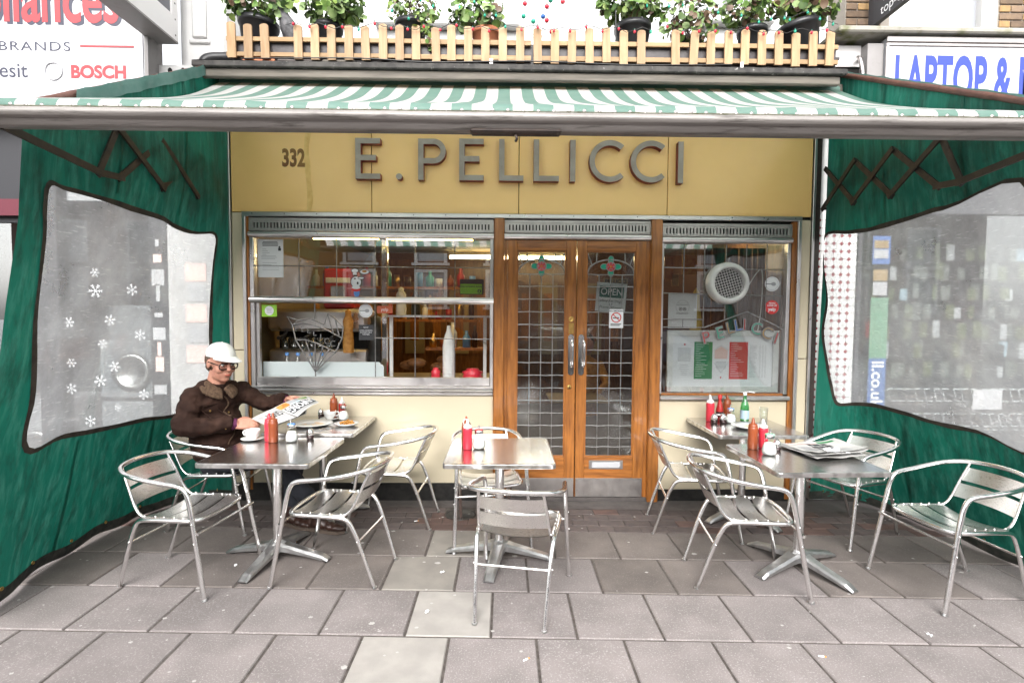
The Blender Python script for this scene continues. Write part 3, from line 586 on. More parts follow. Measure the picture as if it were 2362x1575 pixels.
MB().box(-.005, 1.287, YF - .03, YF + .12, .0, .035, bev=.004).build('doorstep', 'concrete', cafe)
# raised letters on the fascia
yl0, yl1 = YF - .078, YF - .013
def seg(p): return p
LW = .046
def letter_E(x0, x1, z0, z1, mid=.82):
    h = z1 - z0; m = z0 + h * .455
    return [[(x0, z0), (x1, z0), (x1, z0 + LW), (x0 + LW, z0 + LW), (x0 + LW, m), (x0 + (x1 - x0) * mid, m), (x0 + (x1 - x0) * mid, m + LW), (x0 + LW, m + LW), (x0 + LW, z1 - LW), (x1, z1 - LW), (x1, z1), (x0, z1)]]
def letter_L(x0, x1, z0, z1): return [[(x0, z0), (x1, z0), (x1, z0 + LW), (x0 + LW, z0 + LW), (x0 + LW, z1), (x0, z1)]]
def letter_I(x0, x1, z0, z1): c = (x0 + x1) / 2; return [[(c - LW / 2, z0), (c + LW / 2, z0), (c + LW / 2, z1), (c - LW / 2, z1)]]
def letter_C(x0, x1, z0, z1):
    cz, R_ = (z0 + z1) / 2, (z1 - z0) / 2; cx = x0 + R_; a0, a1 = math.radians(48), math.radians(312); n = 28; out = []
    for k in range(n + 1):
        t = a0 + (a1 - a0) * k / n; out.append((cx + R_ * math.cos(t), cz + R_ * math.sin(t)))
    for k in range(n, -1, -1):
        t = a0 + (a1 - a0) * k / n; out.append((cx + (R_ - LW) * math.cos(t), cz + (R_ - LW) * math.sin(t)))
    return [out]
def letter_P(x0, x1, z0, z1):
    h = z1 - z0; zb = z0 + h * .40; R_ = (z1 - zb) / 2; cz = (z1 + zb) / 2; cx = x1 - R_; n = 14
    a = [(cx + R_ * math.cos(t), cz + R_ * math.sin(t)) for t in [PI / 2 - PI * k / n for k in range(n + 1)]]
    i_ = [(cx + (R_ - LW) * math.cos(t), cz + (R_ - LW) * math.sin(t)) for t in [PI / 2 - PI * k / n for k in range(n + 1)]]
    return [[(x0, z0), (x0 + LW, z0), (x0 + LW, z1), (x0, z1)], [(x0 + LW, z1)] + a + [(x0 + LW, zb), (x0 + LW, zb + LW)] + i_[::-1] + [(x0 + LW, z1 - LW)]]
def ccw(p):
    A = sum(p[i - 1][0] * p[i][1] - p[i][0] * p[i - 1][1] for i in range(len(p))); return p if A > 0 else p[::-1]
M['letter_face'] = mat('letter_grey_face', (.27, .235, .20), .5, col2=(.33, .30, .26), ns=9, lo=.4, hi=.6, bump=.08)
M['letter_side'] = mat('letter_red_side', (.22, .03, .022), .5, col2=(.15, .022, .018), ns=12)
for fn, x0, x1, z0, z1 in [(letter_E, -1.292, -1.078, 2.832, 3.178), (letter_P, -.753, -.515, 2.828, 3.178), (letter_E, -.40, -.19, 2.828, 3.182), (letter_L, -.056, .155, 2.828, 3.182), (letter_L, .243, .462, 2.828, 3.182),
                           (letter_I, .552, .610, 2.828, 3.182), (letter_C, .725, 1.0, 2.826, 3.184), (letter_C, 1.083, 1.366, 2.826, 3.184), (letter_I, 1.482, 1.556, 2.822, 3.178)]:
    b = MB()
    for poly in fn(x0, x1, z0, z1): b.prism(ccw(poly), yl0, yl1, 0, 1)
    b.build('letter', ['letter_face', 'letter_side'], cafe)
b = MB(); b.prism([(-.918 + .026 * math.cos(2 * PI * k / 18), 2.855 + .026 * math.sin(2 * PI * k / 18)) for k in range(18)], yl0, yl1, 0, 1); b.build('letter_dot', ['letter_face', 'letter_side'], cafe)
M['num'] = mat('brown_number_paint', (.26, .125, .018), .45, col2=(.16, .06, .012), ns=7)
o = text('house_number', '332', .205, None, 'num', cafe, bold=.008, sx=.66); o.location = Vector((-1.846, YF - .0135, 2.953)) - wloc(cafe)
b = MB(); pts = [(-1.735, 3.6), (-1.728, 3.45), (-1.735, 3.2), (-1.73, 2.9), (-1.74, 2.57)]
b.grid(1, 24, lambda u, v: (-1.742 + .012 * math.sin(9 * v) + u * (.045 + .006 * math.sin(23 * v)), YF - .0135, 3.595 - 1.03 * v)); b.build('tape_stain', 'stain', cafe)
MB().box(-2.40, 2.74, YF + .05, YF + .06, 2.52, 3.7).build('upper_backing', 'dark', cafe)
# ------------------------------------------------------------------ cafe interior
M['panel_wood'] = mat('marquetry_panelling', (.22, .095, .035), .3, col2=(.11, .042, .015), ns=5, stretch=(5, 5, .8), bump=.05)
M['int_wall'] = mat('interior_cream', (.30, .21, .095), .6)
M['int_floor'] = mat('interior_floor', (.08, .065, .05), .5)
M['int_ceil'] = mat('interior_ceiling', (.28, .21, .11), .7)
st = lambda name, b, m, lb: tag(b.build(name, m), lb, kind='structure')
st('interior_floor', MB().box(-2.4, 2.7, 4.75, 10, -.02, .0), 'int_floor', 'dark floor inside the cafe')
st('interior_ceiling', MB().box(-2.4, 2.7, 4.70, 10, 2.72, 2.76), 'int_ceil', 'cream ceiling inside the cafe')
st('interior_back_wall', MB().box(-2.4, 2.7, 9.9, 10, 0, 2.72), 'panel_wood', 'brown panelled back wall inside the cafe')
st('interior_left_wall', MB().box(-2.5, -2.4, 4.72, 10, 0, 2.72), 'int_wall', 'cream side wall inside the cafe')
st('interior_right_wall', MB().box(2.7, 2.8, 4.72, 10, 0, 2.72), 'panel_wood', 'brown panelled side wall inside the cafe')
iw = MB()
for i in range(12):
    x = -2.3 + i * .42; iw.box(x, x + .36, 9.87, 9.897, .95, 2.3, i % 2)
    iw.box(x + .10, x + .26, 9.86, 9.869, 1.2, 2.1, 2)
tag(iw.build('marquetry_panel', ['panel_wood', 'int_wall', 'wood']), 'inlaid brown wood panels seen deep inside through the glass', 'wall panelling')
tube_m = glow('warm_tube_light', (1., .66, .20), 12.0); tube_w = glow('white_tube_light', (1., .78, .40), 16.0)
def lamp(name, p0, p1, r, m, lb, cat='lamp'):
    e = empty(name, p0, label=lb, cat=cat); MB().tube([p0, p1], r, 10).build('tube', m, e)
    a, b_ = Vector(p0), Vector(p1); d = (b_ - a).normalized() * .03
    MB().tube([a - d, a], r * 1.4, 8).tube([b_, b_ + d], r * 1.4, 8).tube([a - d + Vector((0, 0, r * 2.6)), b_ + d + Vector((0, 0, r * 2.6))], r * 1.3, 6).build('fitting', 'plastic_white', e)
lamp('strip_lamp', (-1.78, 4.90, 2.375), (-1.17, 4.90, 2.375), .014, tube_m, 'glowing yellow strip light along the top of the left window, left length')
lamp('strip_lamp', (-1.10, 4.90, 2.375), (-.30, 4.90, 2.372), .014, tube_m, 'glowing yellow strip light along the top of the left window, right length')
lamp('fluorescent_lamp', (-.62, 6.2, 2.62), (-.40, 5.15, 2.42), .018, tube_w, 'slanting white tube light hanging behind the left window by the door post')
lamp('fluorescent_lamp', (.92, 6.6, 2.60), (1.45, 6.6, 2.66), .03, tube_w, 'bright tube light seen through the top of the right-hand door')
lamp('fluorescent_lamp', (2.35, 5.9, 2.55), (2.62, 5.9, 2.62), .024, tube_w, 'tube light at the top corner of the right window')
lamp('fluorescent_lamp', (-.9, 8.6, 2.62), (1.3, 8.6, 2.62), .022, tube_w, 'tube light on the ceiling at the back of the cafe')
tag(MB().box(-1.171, -1.108, 4.95, 5.01, .9, 2.72, bev=.01).build('chrome_pillar', 'chrome'), 'square chrome pillar standing just behind the left window', 'pillar')
# things standing behind the left window
e = empty('display_counter', (-1.2, 5.0, 0), label='white topped display counter behind the left window', cat='counter')
MB().box(-2.38, -.12, 4.78, 5.6, .85, 1.05, bev=.01).build('top', 'int_wall', e); MB().box(-2.36, -.14, 4.85, 5.55, .02, .85).build('base', 'dark', e)
b = MB(); pr = [(-2.19, 1.05), (-1.10, 1.05), (-1.10, 1.20)] + [(-1.13 - .02 * (1 - math.cos(k)), 1.215 + .02 * math.sin(k)) for k in (0, .7, 1.5)] + [(-2.19, 1.235)]
b.prism(pr, 4.745, 4.765); tag(b.build('glazed_splash_board', mat('pale_splash_board', (.62, .68, .68), .25)), 'pale grey board standing along the bottom of the left window', 'board')
wb = MB().lathe([(.0, 0), (.03, .0), (.032, .02), (.032, .12), (.013, .16), (.013, .175)], 12); wb.lathe([(.017, .172), (.017, .20), (.0001, .201)], 10, mi=1)
wbm = wb.mesh('water_bottle', ['tumbler', 'lid_blue'])
for i, x in enumerate((-2.02, -1.92, -1.80, -1.70)):
    tag(obj('water_bottle', wbm, None, (x, 4.86, 1.11)), 'clear water bottle with a blue cap, %s from the left behind the splash board' % ['first', 'second', 'third', 'fourth'][i], 'bottle', 'blue capped water bottles in the window')
    tag(MB().box(x - .04, x + .04, 4.82, 4.90, 1.05, 1.108).build('bottle_block', 'int_wall'), 'pale block the %s blue capped bottle stands on' % ['first', 'second', 'third', 'fourth'][i], 'block', 'blocks under the water bottles')
e = empty('coffee_machine', (-1.9, 5.2, 1.05), label='steel coffee machine behind the left window', cat='coffee machine')
MB().box(-2.32, -1.35, 5.15, 5.5, 1.05, 1.32, bev=.02).build('base', 'alu_dull', e); MB().box(-2.32, -1.35, 5.12, 5.5, 1.50, 1.72, bev=.03).build('body', 'alu', e); MB().box(-2.3, -1.4, 5.35, 5.5, 1.3, 1.5).build('back', 'dark', e)
for x in (-2.15, -1.9, -1.65): MB().tube([(x, 5.16, 1.5), (x, 5.12, 1.46), (x, 4.98, 1.44)], .018, 8).build('group_handle', 'black', e)
tm = MB().lathe([(.033, .0), (.04, .12), (.037, .12), (.031, .005), (0.0001, .005)], 14).mesh('tumbler', 'tumbler')
for i in range(6): tag(obj('glass_tumbler', tm, None, (-2.13 + i * .085, 5.09, 1.321)), 'upright drinking glass on the coffee machine, %s of the row' % ['leftmost', 'second from the left', 'third from the left', 'third from the right', 'second from the right', 'rightmost'][i], 'glass', 'glasses on the coffee machine')
e = empty('tea_dispenser', (-1.6, 5.25, 1.72), label='bright red drinks dispenser behind the chef sticker', cat='dispenser')
MB().box(-1.80, -1.50, 5.2, 5.45, 1.72, 2.12, bev=.02).build('case', 'tomato', e); MB().box(-1.77, -1.53, 5.192, 5.199, 1.98, 2.03).build('band', 'plastic_white', e); MB().box(-1.72, -1.58, 5.17, 5.199, 1.78, 1.95, bev=.01).build('bay', 'chrome', e)
for i, (x, y, z, h, r, m, lb) in enumerate([(-1.50, 5.02, 1.30, .42, .05, 'fries', 'stack of orange paper cups behind the left window'), (-1.28, 5.2, 1.05, .62, .09, 'black', 'tall black coffee grinder behind the black sticker'), (-1.0, 5.05, 1.665, .27, .05, 'ceramic', 'cream storage jar standing on the window shelf'), (-.86, 5.05, 1.665, .24, .045, 'black', 'dark jar standing on the window shelf'),
                                            (-.72, 5.05, 1.665, .20, .022, 'fries', 'thin oil bottle standing on the window shelf'), (-.62, 5.05, 1.665, .28, .032, 'wood', 'turned wooden pepper mill on the window shelf'), (-.64, 4.85, 1.05, .13, .045, 'squeeze_red', 'red onion shaped squeezer on the display counter'), (-.3, 4.9, 1.05, .12, .10, 'squeeze_red', 'bowl of red peppers on the display counter')]):
    prof = [(r, 0), (r * 1.02, h * .25), (r * .85, h * .5), (r, h * .72), (r * .55, h * .86), (r * .6, h * .95), (.0001, h)]
    tag(MB().lathe(prof, 16, (x, y, z)).build(lb.split()[-1] if 0 else ['paper_cup_stack', 'coffee_grinder', 'storage_jar', 'storage_jar', 'oil_bottle', 'pepper_mill', 'sauce_squeezer', 'pepper_bowl'][i], m), lb, ['cups', 'grinder', 'jar', 'jar', 'bottle', 'pepper mill', 'squeezer', 'bowl'][i])
b = MB().box(-1.10, -.14, 4.90, 5.2, 1.645, 1.664).box(-1.08, -1.05, 4.90, 4.93, 1.05, 1.645).box(-.20, -.17, 4.90, 4.93, 1.05, 1.645)
tag(b.build('window_shelf', 'plastic_white'), 'white shelf with square legs behind the right half of the left window', 'shelf')
b = MB().lathe([(.0001, 0), (.055, 0), (.056, .33), (.045, .40), (.022, .47), (.016, .52)], 18); b.lathe([(.0535, .10), (.0535, .16)], 18, mi=1, cap=False).lathe([(.0535, .17), (.0535, .19)], 18, mi=2, cap=False)
for k in range(22): b.tube([(.053 * math.cos(a), .053 * math.sin(a), .02 + k * .0145) for a in [2 * PI * i / 14 for i in range(14)]], .006, 5, 0, closed=True)
tag(b.build('rope_bottle', ['sugar', 'label_dark', 'red'], None, (-.52, 4.86, 1.05)), 'white rope wound bottle with a dark and red label at the window', 'bottle')
CL = ['tomato', 'squeeze_brown', 'fries', 'label_dark', 'plastic_white', 'bulb_green', 'brass', 'lid_blue']
for r_, (z, x0, x1, y) in enumerate(((2.0, -2.3, -.3, 6.2), (1.62, -2.3, -.3, 6.2), (1.3, -.9, -.2, 6.0))):
    tag(MB().box(x0, x1, y - .1, y + .1, z - .03, z).build('wall_shelf', 'wood'), '%s wooden shelf of bottles inside the left window' % ['upper', 'middle', 'lower'][r_], 'shelf')
    e = empty('shelf_bottles', ((x0 + x1) / 2, y, z), label='row of mixed bottles and tins on the %s inside shelf' % ['upper', 'middle', 'lower'][r_], cat='bottles'); x = x0 + .08
    while x < x1 - .05:
        r = rnd.uniform(.03, .05); h = rnd.uniform(.14, .30); MB().lathe([(.0001, 0), (r, 0), (r, h * .6), (r * .4, h * .78), (r * .38, h), (.0001, h)] if rnd.random() < .6 else [(.0001, 0), (r, 0), (r, h * .6), (.0001, h * .6)], 12, (x, y, z)).build('bottle', rnd.choice(CL), e); x += rnd.uniform(.09, .16)
b = MB()
for i in range(6): b.sphere((-1.0 + rnd.uniform(-.2, .45), 5.3 + rnd.uniform(-.1, .1), 1.12 + rnd.uniform(0, .1)), rnd.uniform(.05, .09), 10, 0, (1.3, .8, .6))
tag(b.build('bread_loaf', mat('brown_crust', (.22, .09, .025), .6, col2=(.12, .045, .014), ns=20)), 'heap of brown bread rolls inside behind the grey panel', 'bread')
e = empty('cafe_table', (.75, 5.9, 0), label='cafe table with a pale top seen through the right-hand door', cat='table'); MB().box(.5, 1.15, 5.6, 6.2, .72, .75, bev=.01).build('top', 'int_wall', e); MB().tube([(.82, 5.9, 0), (.82, 5.9, .72)], .03, 10).build('leg', 'chrome', e)
e = empty('person', (1.0, 6.45, 0), label='person in a brown top and dark hair seated inside, dimly seen through the right-hand door', cat='person')
b = MB(); b.tube([(1, 6.45, .45), (1, 6.45, .7), (1.0, 6.4, .95), (1.0, 6.37, 1.12), (1.0, 6.35, 1.17), (1.0, 6.33, 1.2)], [.16, .17, .19, .15, .06, .055], 14); b.sphere((1.0, 6.31, 1.32), .1, 14, 1, (.85, 1., 1.2)); b.tube([(.84, 6.4, 1.08), (.78, 6.25, .86), (.9, 6.0, .80)], [.065, .05, .035], 8); b.tube([(1.16, 6.4, 1.08), (1.24, 6.25, .86), (1.1, 6.0, .80)], [.065, .05, .035], 8)
b.build('body', ['fries', 'skin'], e); MB().sphere((1.0, 6.34, 1.36), .11, 12, 0, (.9, 1, 1)).build('hair', 'hair', e)
b = MB().box(1.5, 2.5, 6.5, 6.52, .3, 2.3); 
for k in range(14): b.tube([(2.0 + k * .045, 5.2 + .02 * math.sin(k * 2), 1.2), (2.0 + k * .045, 5.2 + .02 * math.sin(k * 2), 2.35)], .024, 6)
tag(b.build('brown_curtain', mat('brown_drape', (.13, .075, .055), .8)), 'brown drape hanging inside the right window', 'curtain')
b = MB()
for x, z, w, h, m in ((1.62, 2.05, .09, .22, 0), (1.70, 1.98, .07, .12, 1), (1.80, 2.1, .15, .25, 2)): b.box(x, x + w, 5.3, 5.31, z, z + h, m)
tag(b.build('picture_board', ['wood', 'int_wall', 'fries']), 'framed pictures hanging inside the right window', 'pictures')
b = MB().lathe([(.0001, 0), (.06, 0), (.045, .1), (.06, .25), (.04, .42), (.03, .55), (.0001, .6)], 12, (1.86, 5.05, 1.35)); tag(b.build('yellow_figurine', mat('yellow_plaster', (.6, .42, .08), .5)), 'yellow figurine standing behind the right window frame', 'figurine')

# ------------------------------------------------------------------ papers, stickers and signs at the glass
yS = YF + .0245
def lines(b, x0, x1, z1, dz, n, h, y, mi, jit=.3, mode='l'):
    for i in range(n):
        w = (x1 - x0) * (1 - rnd.random() * jit); xs = x0 if mode == 'l' else (x0 + x1 - w) / 2
        b.box(xs, xs + w, y, y + .0006, z1 - i * dz - h, z1 - i * dz, mi)
def sheet(name, x0, x1, z0, z1, y, m, lb, cat='notice'):
    e = empty(name, ((x0 + x1) / 2, y, z0), label=lb, cat=cat); MB().box(x0, x1, y, y + .001, z0, z1).build('sheet', m, e); return e
e = sheet('licence_notice', -2.19, -1.965, 1.99, 2.325, YF + .0355, 'paper', 'white printed A4 notice with a small portrait at the top left of the left window')
b = MB(); lines(b, -2.15, -2.01, 2.305, .011, 4, .005, YF + .0350, 0, .2, 'c'); lines(b, -2.15, -2.08, 2.24, .016, 4, .003, YF + .0350, 1, .5); lines(b, -2.16, -1.99, 2.18, .012, 3, .003, YF + .0350, 1); lines(b, -2.15, -2.0, 2.12, .02, 4, .003, YF + .0350, 1, .6)
b.box(-2.01, -1.985, YF + .035, YF + .0355, 2.225, 2.25, 0).lathe([(.009, 0), (.0001, .0005)], 10, (-1.998, YF + .035, 2.258), 0, 'y'); b.build('print', ['ink', 'greyink'], e)
e = empty('chef_sticker', (-1.31, YF + .0355, 1.825), label='cartoon chef sticker in white and blue holding up a plate', cat='sticker')
b = MB(); y = YF + .036
def blob(b, cx, cz, rx, rz, mi, yy, n=16, rot=0):
    p = []
    for k in range(n):
        a = 2 * PI * k / n; u, v = rx * math.cos(a), rz * math.sin(a); p.append((cx + u * math.cos(rot) - v * math.sin(rot), cz + u * math.sin(rot) + v * math.cos(rot)))
    b.prism(p, yy, yy + .0004, mi)
for (cx, cz, rx, rz, mi, d) in [(-1.335, 2.055, .034, .022, 1, 0), (-1.335, 2.055, .029, .017, 0, 1), (-1.335, 2.03, .022, .02, 1, 0), (-1.335, 2.028, .018, .016, 0, 1), (-1.335, 2.013, .02, .006, 1, 2), (-1.325, 1.955, .05, .055, 1, 0), (-1.325, 1.955, .044, .049, 0, 1), (-1.28, 1.99, .03, .012, 1, 2), (-1.28, 1.99, .026, .008, 0, 3), (-1.325, 1.892, .04, .022, 2, 2), (-1.325, 1.906, .038, .014, 0, 3), (-1.32, 1.856, .026, .034, 3, 1), (-1.25, 2.045, .045, .022, 1, 0), (-1.25, 2.045, .04, .018, 0, 1), (-1.25, 2.05, .022, .010, 4, 2), (-1.335, 1.985, .010, .006, 1, 4), (-1.31, 1.945, .008, .012, 1, 4)]:
    blob(b, cx, cz, rx, rz, mi, y - d * .0007)
b.build('print', ['paper', 'ink', 'red', 'lid_blue', 'fries'], e)
M['hyg'] = mat('lime_sticker', (.28, .58, .03), .4)
e = empty('hygiene_sticker', (-.295, YF + .0355, 1.85), label='black and lime food hygiene rating sticker with a five', cat='sticker')
b = MB().box(-.402, -.19, YF + .0355, YF + .036, 1.85, 1.988, 0).box(-.397, -.205, YF + .0348, YF + .0354, 1.858, 1.945, 1); blob(b, -.228, 1.882, .017, .017, 0, YF + .034)
for k in range(5): blob(b, -.375 + k * .026, 1.884, .009, .009, 0, YF + .0342); blob(b, -.375 + k * .026, 1.884, .0075, .0075, 1, YF + .0336)
b.build('print', ['ink', 'hyg'], e)
o = text('lettering', 'FOOD HYGIENE RATING', .021, None, 'ink', e, bold=.0006); o.location = Vector((-.30, YF + .0344, 1.915)) - wloc(e)
o = text('lettering', '5', .026, None, 'hyg', e, bold=.001); o.location = Vector((-.228, YF + .0334, 1.873)) - wloc(e)
def round_sticker(name, x, z, r, m1, m2, lb, y, fork=False, words=None):
    e = empty(name, (x, y, z - r), label=lb, cat='sticker'); b = MB(); blob(b, x, z, r, r, 0, y, 28)
    if m2: blob(b, x, z, r * .86, r * .86, 1, y - .0006, 28); blob(b, x, z, r * .82, r * .82, 0, y - .0012, 28)
    if fork: b.box(x - r * .9, x - r * .1, y - .0018, y - .0013, z - r * .03, z + r * .05, 2); blob(b, x + r * .2, z, r * .33, r * .25, 1, y - .0018)
    b.build('disc', [m1, m2 or m1, 'ink'], e)
    for i, (w, s, dz) in enumerate(words or []):
        o = text('lettering', w, s, None, 'paper', e, bold=s * .03); o.location = Vector((x, y - .002, z + dz)) - wloc(e)
round_sticker('round_sticker', -1.238, 1.70, .061, 'paper', 'greyink', 'white round sticker with a black fork in the left window', YF + .024, True)
round_sticker('round_sticker', 2.405, 1.965, .066, 'paper', 'greyink', 'white round sticker with a black fork high in the right window', YF + .033, True)
round_sticker('review_sticker', 2.41, 1.757, .062, 'red', None, 'red round review sticker low at the right of the right window', YF + .033, False, [('PEOPLE', .018, .03), ('LOVE US', .022, .008), ('yelp', .042, -.032)])
e = sheet('green_sticker', -2.158, -2.025, 1.642, 1.748, yS, 'hyg', 'green square sticker with a white round centre at the left window', 'sticker'); b = MB(); blob(b, -2.092, 1.695, .04, .042, 0, yS - .0006); lines(b, -2.118, -2.066, 1.715, .012, 4, .004, yS - .0012, 1, .2, 'c'); b.build('print', ['paper', 'greyink'], e)
e = sheet('black_sticker', -1.30, -1.175, 1.44, 1.575, yS, 'ink', 'small black sign with white lettering in the left window', 'sign')
for i, (w, z) in enumerate((('tastel', 1.548), ('LOVE LONDON', 1.52), ('AWARDS 2014', 1.502), ('WINNER', 1.484))): o = text('lettering', w, .016 if i else .02, None, 'paper', e); o.location = Vector((-1.2375, yS - .0006, z)) - wloc(e)
e = sheet('red_sticker', -1.14, -1.0, 1.68, 1.745, yS, mat('orange_red_sticker', (.55, .12, .05), .5), 'faded orange red sticker below the meeting rail', 'sticker'); o = text('lettering', 'yelp', .04, None, 'paper', e); o.location = Vector((-1.07, yS - .0006, 1.70)) - wloc(e)
# door notices (behind the glass)
yD = YF + .012
e = empty('open_sign', (.95, yD, 1.71), label='green and white OPEN card hanging inside the right-hand door', cat='sign')
rot = Matrix.Translation((.95, 0, 1.84)) @ Matrix.Rotation(.07, 4, 'Y') @ Matrix.Translation((-.95, 0, -1.84))
b = MB().box(.815, 1.085, yD + .002, yD + .004, 1.705, 1.962, 0).box(.842, 1.062, yD + .0008, yD + .0018, 1.832, 1.932, 1).xf(rot); b.build('card', ['paper', 'card_green'], e)
o = text('lettering', 'OPEN', .085, None, 'paper', e, sx=.9, bold=.001); o.location = Vector((.953, yD + .0003, 1.855)) - wloc(e); o.rotation_euler = (0, .07, 0)
for w, z in (('Sorry No Dogs', 1.79), ('or', 1.764), ('Prams Allowed', 1.735)): o = text('lettering', w, .033, None, 'ink', e, shear=.25); o.location = Vector((.945, yD + .0014, z)) - wloc(e); o.rotation_euler = (0, .07, 0)
e = sheet('name_card', .88, 1.10, 1.95, 2.004, yD + .006, 'int_wall', 'yellow PELLICCI name card above the OPEN sign', 'sign'); o = text('lettering', 'PELLICCI', .05, None, 'ink', e, bold=.0012); o.location = Vector((.99, yD + .0054, 1.96)) - wloc(e)
e = sheet('no_smoking_sign', .932, 1.058, 1.562, 1.728, YF - .003, 'paper', 'white no smoking sign with a red ring on the right-hand door', 'sign'); y = YF - .0036
o = text('lettering', 'NO SMOKING', .02, None, 'ink', e, bold=.0006); o.location = Vector((.995, y, 1.706)) - wloc(e)
b = MB(); blob(b, .995, 1.655, .046, .046, 0, y, 28); blob(b, .995, 1.655, .037, .037, 1, y - .0006, 28); b.box(.965, 1.02, y - .0014, y - .0008, 1.647, 1.656, 2)
b.add([(.963, y - .002, 1.68), (.968, y - .002, 1.686), (1.027, y - .002, 1.63), (1.022, y - .002, 1.624)], [(0, 3, 2, 1)], 0); lines(b, .945, 1.045, 1.60, .012, 2, .007, y, 2, .2); b.build('print', ['red', 'paper', 'ink'], e)
# right window: certificate, fan, menu
e = sheet('certificate_sheet', 1.475, 1.735, 1.56, 1.875, YF + .046, 'paper', 'white certificate of excellence sheet in the right window'); y = YF + .0452
b = MB(); blob(b, 1.605, 1.755, .062, .062, 0, y, 26); blob(b, 1.605, 1.755, .059, .059, 1, y - .0004, 26)
for s in (-1, 1): blob(b, 1.605 + s * .018, 1.735, .016, .016, 2, y - .001); blob(b, 1.605 + s * .018, 1.735, .011, .011, 1, y - .0014); blob(b, 1.605 + s * .018, 1.735, .006, .006, 2, y - .0018)
lines(b, 1.55, 1.66, 1.645, .014, 1, .004, y, 0, .2, 'c'); b.build('print', ['greyink', 'paper', 'ink'], e)
for w, s, z in (('CERTIFICATE of', .013, 1.785), ('EXCELLENCE', .018, 1.766), ('tripadvisor', .026, 1.69)): o = text('lettering', w, s, None, 'ink' if s > .015 else 'greyink', e); o.location = Vector((1.605, y - .0006, z)) - wloc(e)
e = empty('window_fan', (1.98, YF + .02, 1.79), label='round white window fan with a crossed wire grille', cat='fan')
c = (1.985, YF - .03, 1.965)
MB().lathe([(.185, -.06), (.186, -.02), (.178, .015), (.16, .035), (.138, .036), (.132, .02), (.13, -.03)], 40, c, 0, 'y').build('housing', 'plastic_white', e)
M['fan_dark'] = mat('fan_mesh_dark', (.10, .095, .09), .6)
MB().lathe([(.131, -.02), (.0001, -.02)], 30, c, 0, 'y').build('back_plate', 'fan_dark', e)
b = MB()
for k in range(-5, 6):
    o_ = k * .0235; L_ = math.sqrt(max(0, .131 ** 2 - o_ ** 2))
    for a in (.30, .30 + PI / 2):
        ux, uz, vx, vz = math.cos(a), math.sin(a), -math.sin(a), math.cos(a)
        b.tube([(c[0] + vx * o_ - ux * L_, c[1] - .022 - .003 * (a > 1), c[2] + vz * o_ - uz * L_), (c[0] + vx * o_ + ux * L_, c[1] - .022 - .003 * (a > 1), c[2] + vz * o_ + uz * L_)], .0032, 6)
b.build('wire_grille', 'alu', e)
tag(MB().tube(cr([(2.17, YF + .1, 1.86), (2.33, YF + .09, 2.1), (2.34, YF + .09, 1.75), (2.30, YF + .09, 1.45)], 8), .005, 6).build('white_cable', 'plastic_white'), 'white flex hanging beside the window fan', 'cable')
e = empty('menu_frame', (1.98, YF + .06, .98), label='large white framed menu with green, white and red columns in the right window', cat='menu')
y = YF + .07
b = MB(); x0, x1, z0, z1, w = 1.478, 2.494, .985, 1.545, .05
for (p, q, r_, s_) in (((x0, z0), (x1, z0), (x1 - w, z0 + w), (x0 + w, z0 + w)), ((x1, z0), (x1, z1), (x1 - w, z1 - w), (x1 - w, z0 + w)), ((x1, z1), (x0, z1), (x0 + w, z1 - w), (x1 - w, z1 - w)), ((x0, z1), (x0, z0), (x0 + w, z0 + w), (x0 + w, z1 - w))): b.prism([p, q, r_, s_], y - .02, y + .01)
b.build('frame', 'plastic_white', e); MB().box(x0 + w, x1 - w, y - .002, y, z0 + w, z1 - w).build('mount', 'paper', e)
b = MB(); yy = y - .0028
b.box(1.728, 1.895, yy, yy + .0006, 1.10, 1.44, 0).box(2.05, 2.22, yy, yy + .0006, 1.10, 1.44, 1)
lines(b, 1.74, 1.86, 1.425, .0165, 19, .0026, yy - .0008, 2, .7); lines(b, 2.062, 2.185, 1.425, .0165, 19, .0026, yy - .0008, 2, .7)
lines(b, 1.575, 1.70, 1.385, .010, 13, .003, yy, 3, .1, 'c'); lines(b, 1.575, 1.70, 1.23, .018, 6, .003, yy, 3, .6, 'c'); lines(b, 2.235, 2.31, 1.41, .0115, 26, .003, yy, 3, .5)
for cx in (2.325, 2.35, 2.375): lines(b, cx, cx + .015, 1.41, .0115, 26, .003, yy, 3, .2)
M['menu_green'] = mat('menu_green', (.03, .22, .07), .5); M['pinkprint'] = mat('pink_print', (.78, .55, .50), .6)
b.prism([(1.915, 1.285), (2.03, 1.285), (2.035, 1.36), (1.975, 1.40), (1.915, 1.36)], yy, yy + .0006, 4)
for p, q in (((1.912, 1.365), (1.975, 1.41)), ((1.975, 1.41), (2.04, 1.365)), ((1.912, 1.25), (1.975, 1.16)), ((2.04, 1.25), (1.975, 1.16))): b.tube([(p[0], yy, p[1]), (q[0], yy, q[1])], .0015, 4, 3)
lines(b, 1.92, 2.03, 1.26, .012, 6, .004, yy - .0003, 3, .3, 'c'); blob(b, 1.64, 1.415, .008, .009, 1, yy); blob(b, 1.975, 1.115, .007, .008, 1, yy)
b.build('print', ['menu_green', 'red', 'paper', 'greyink', 'pinkprint'], e)
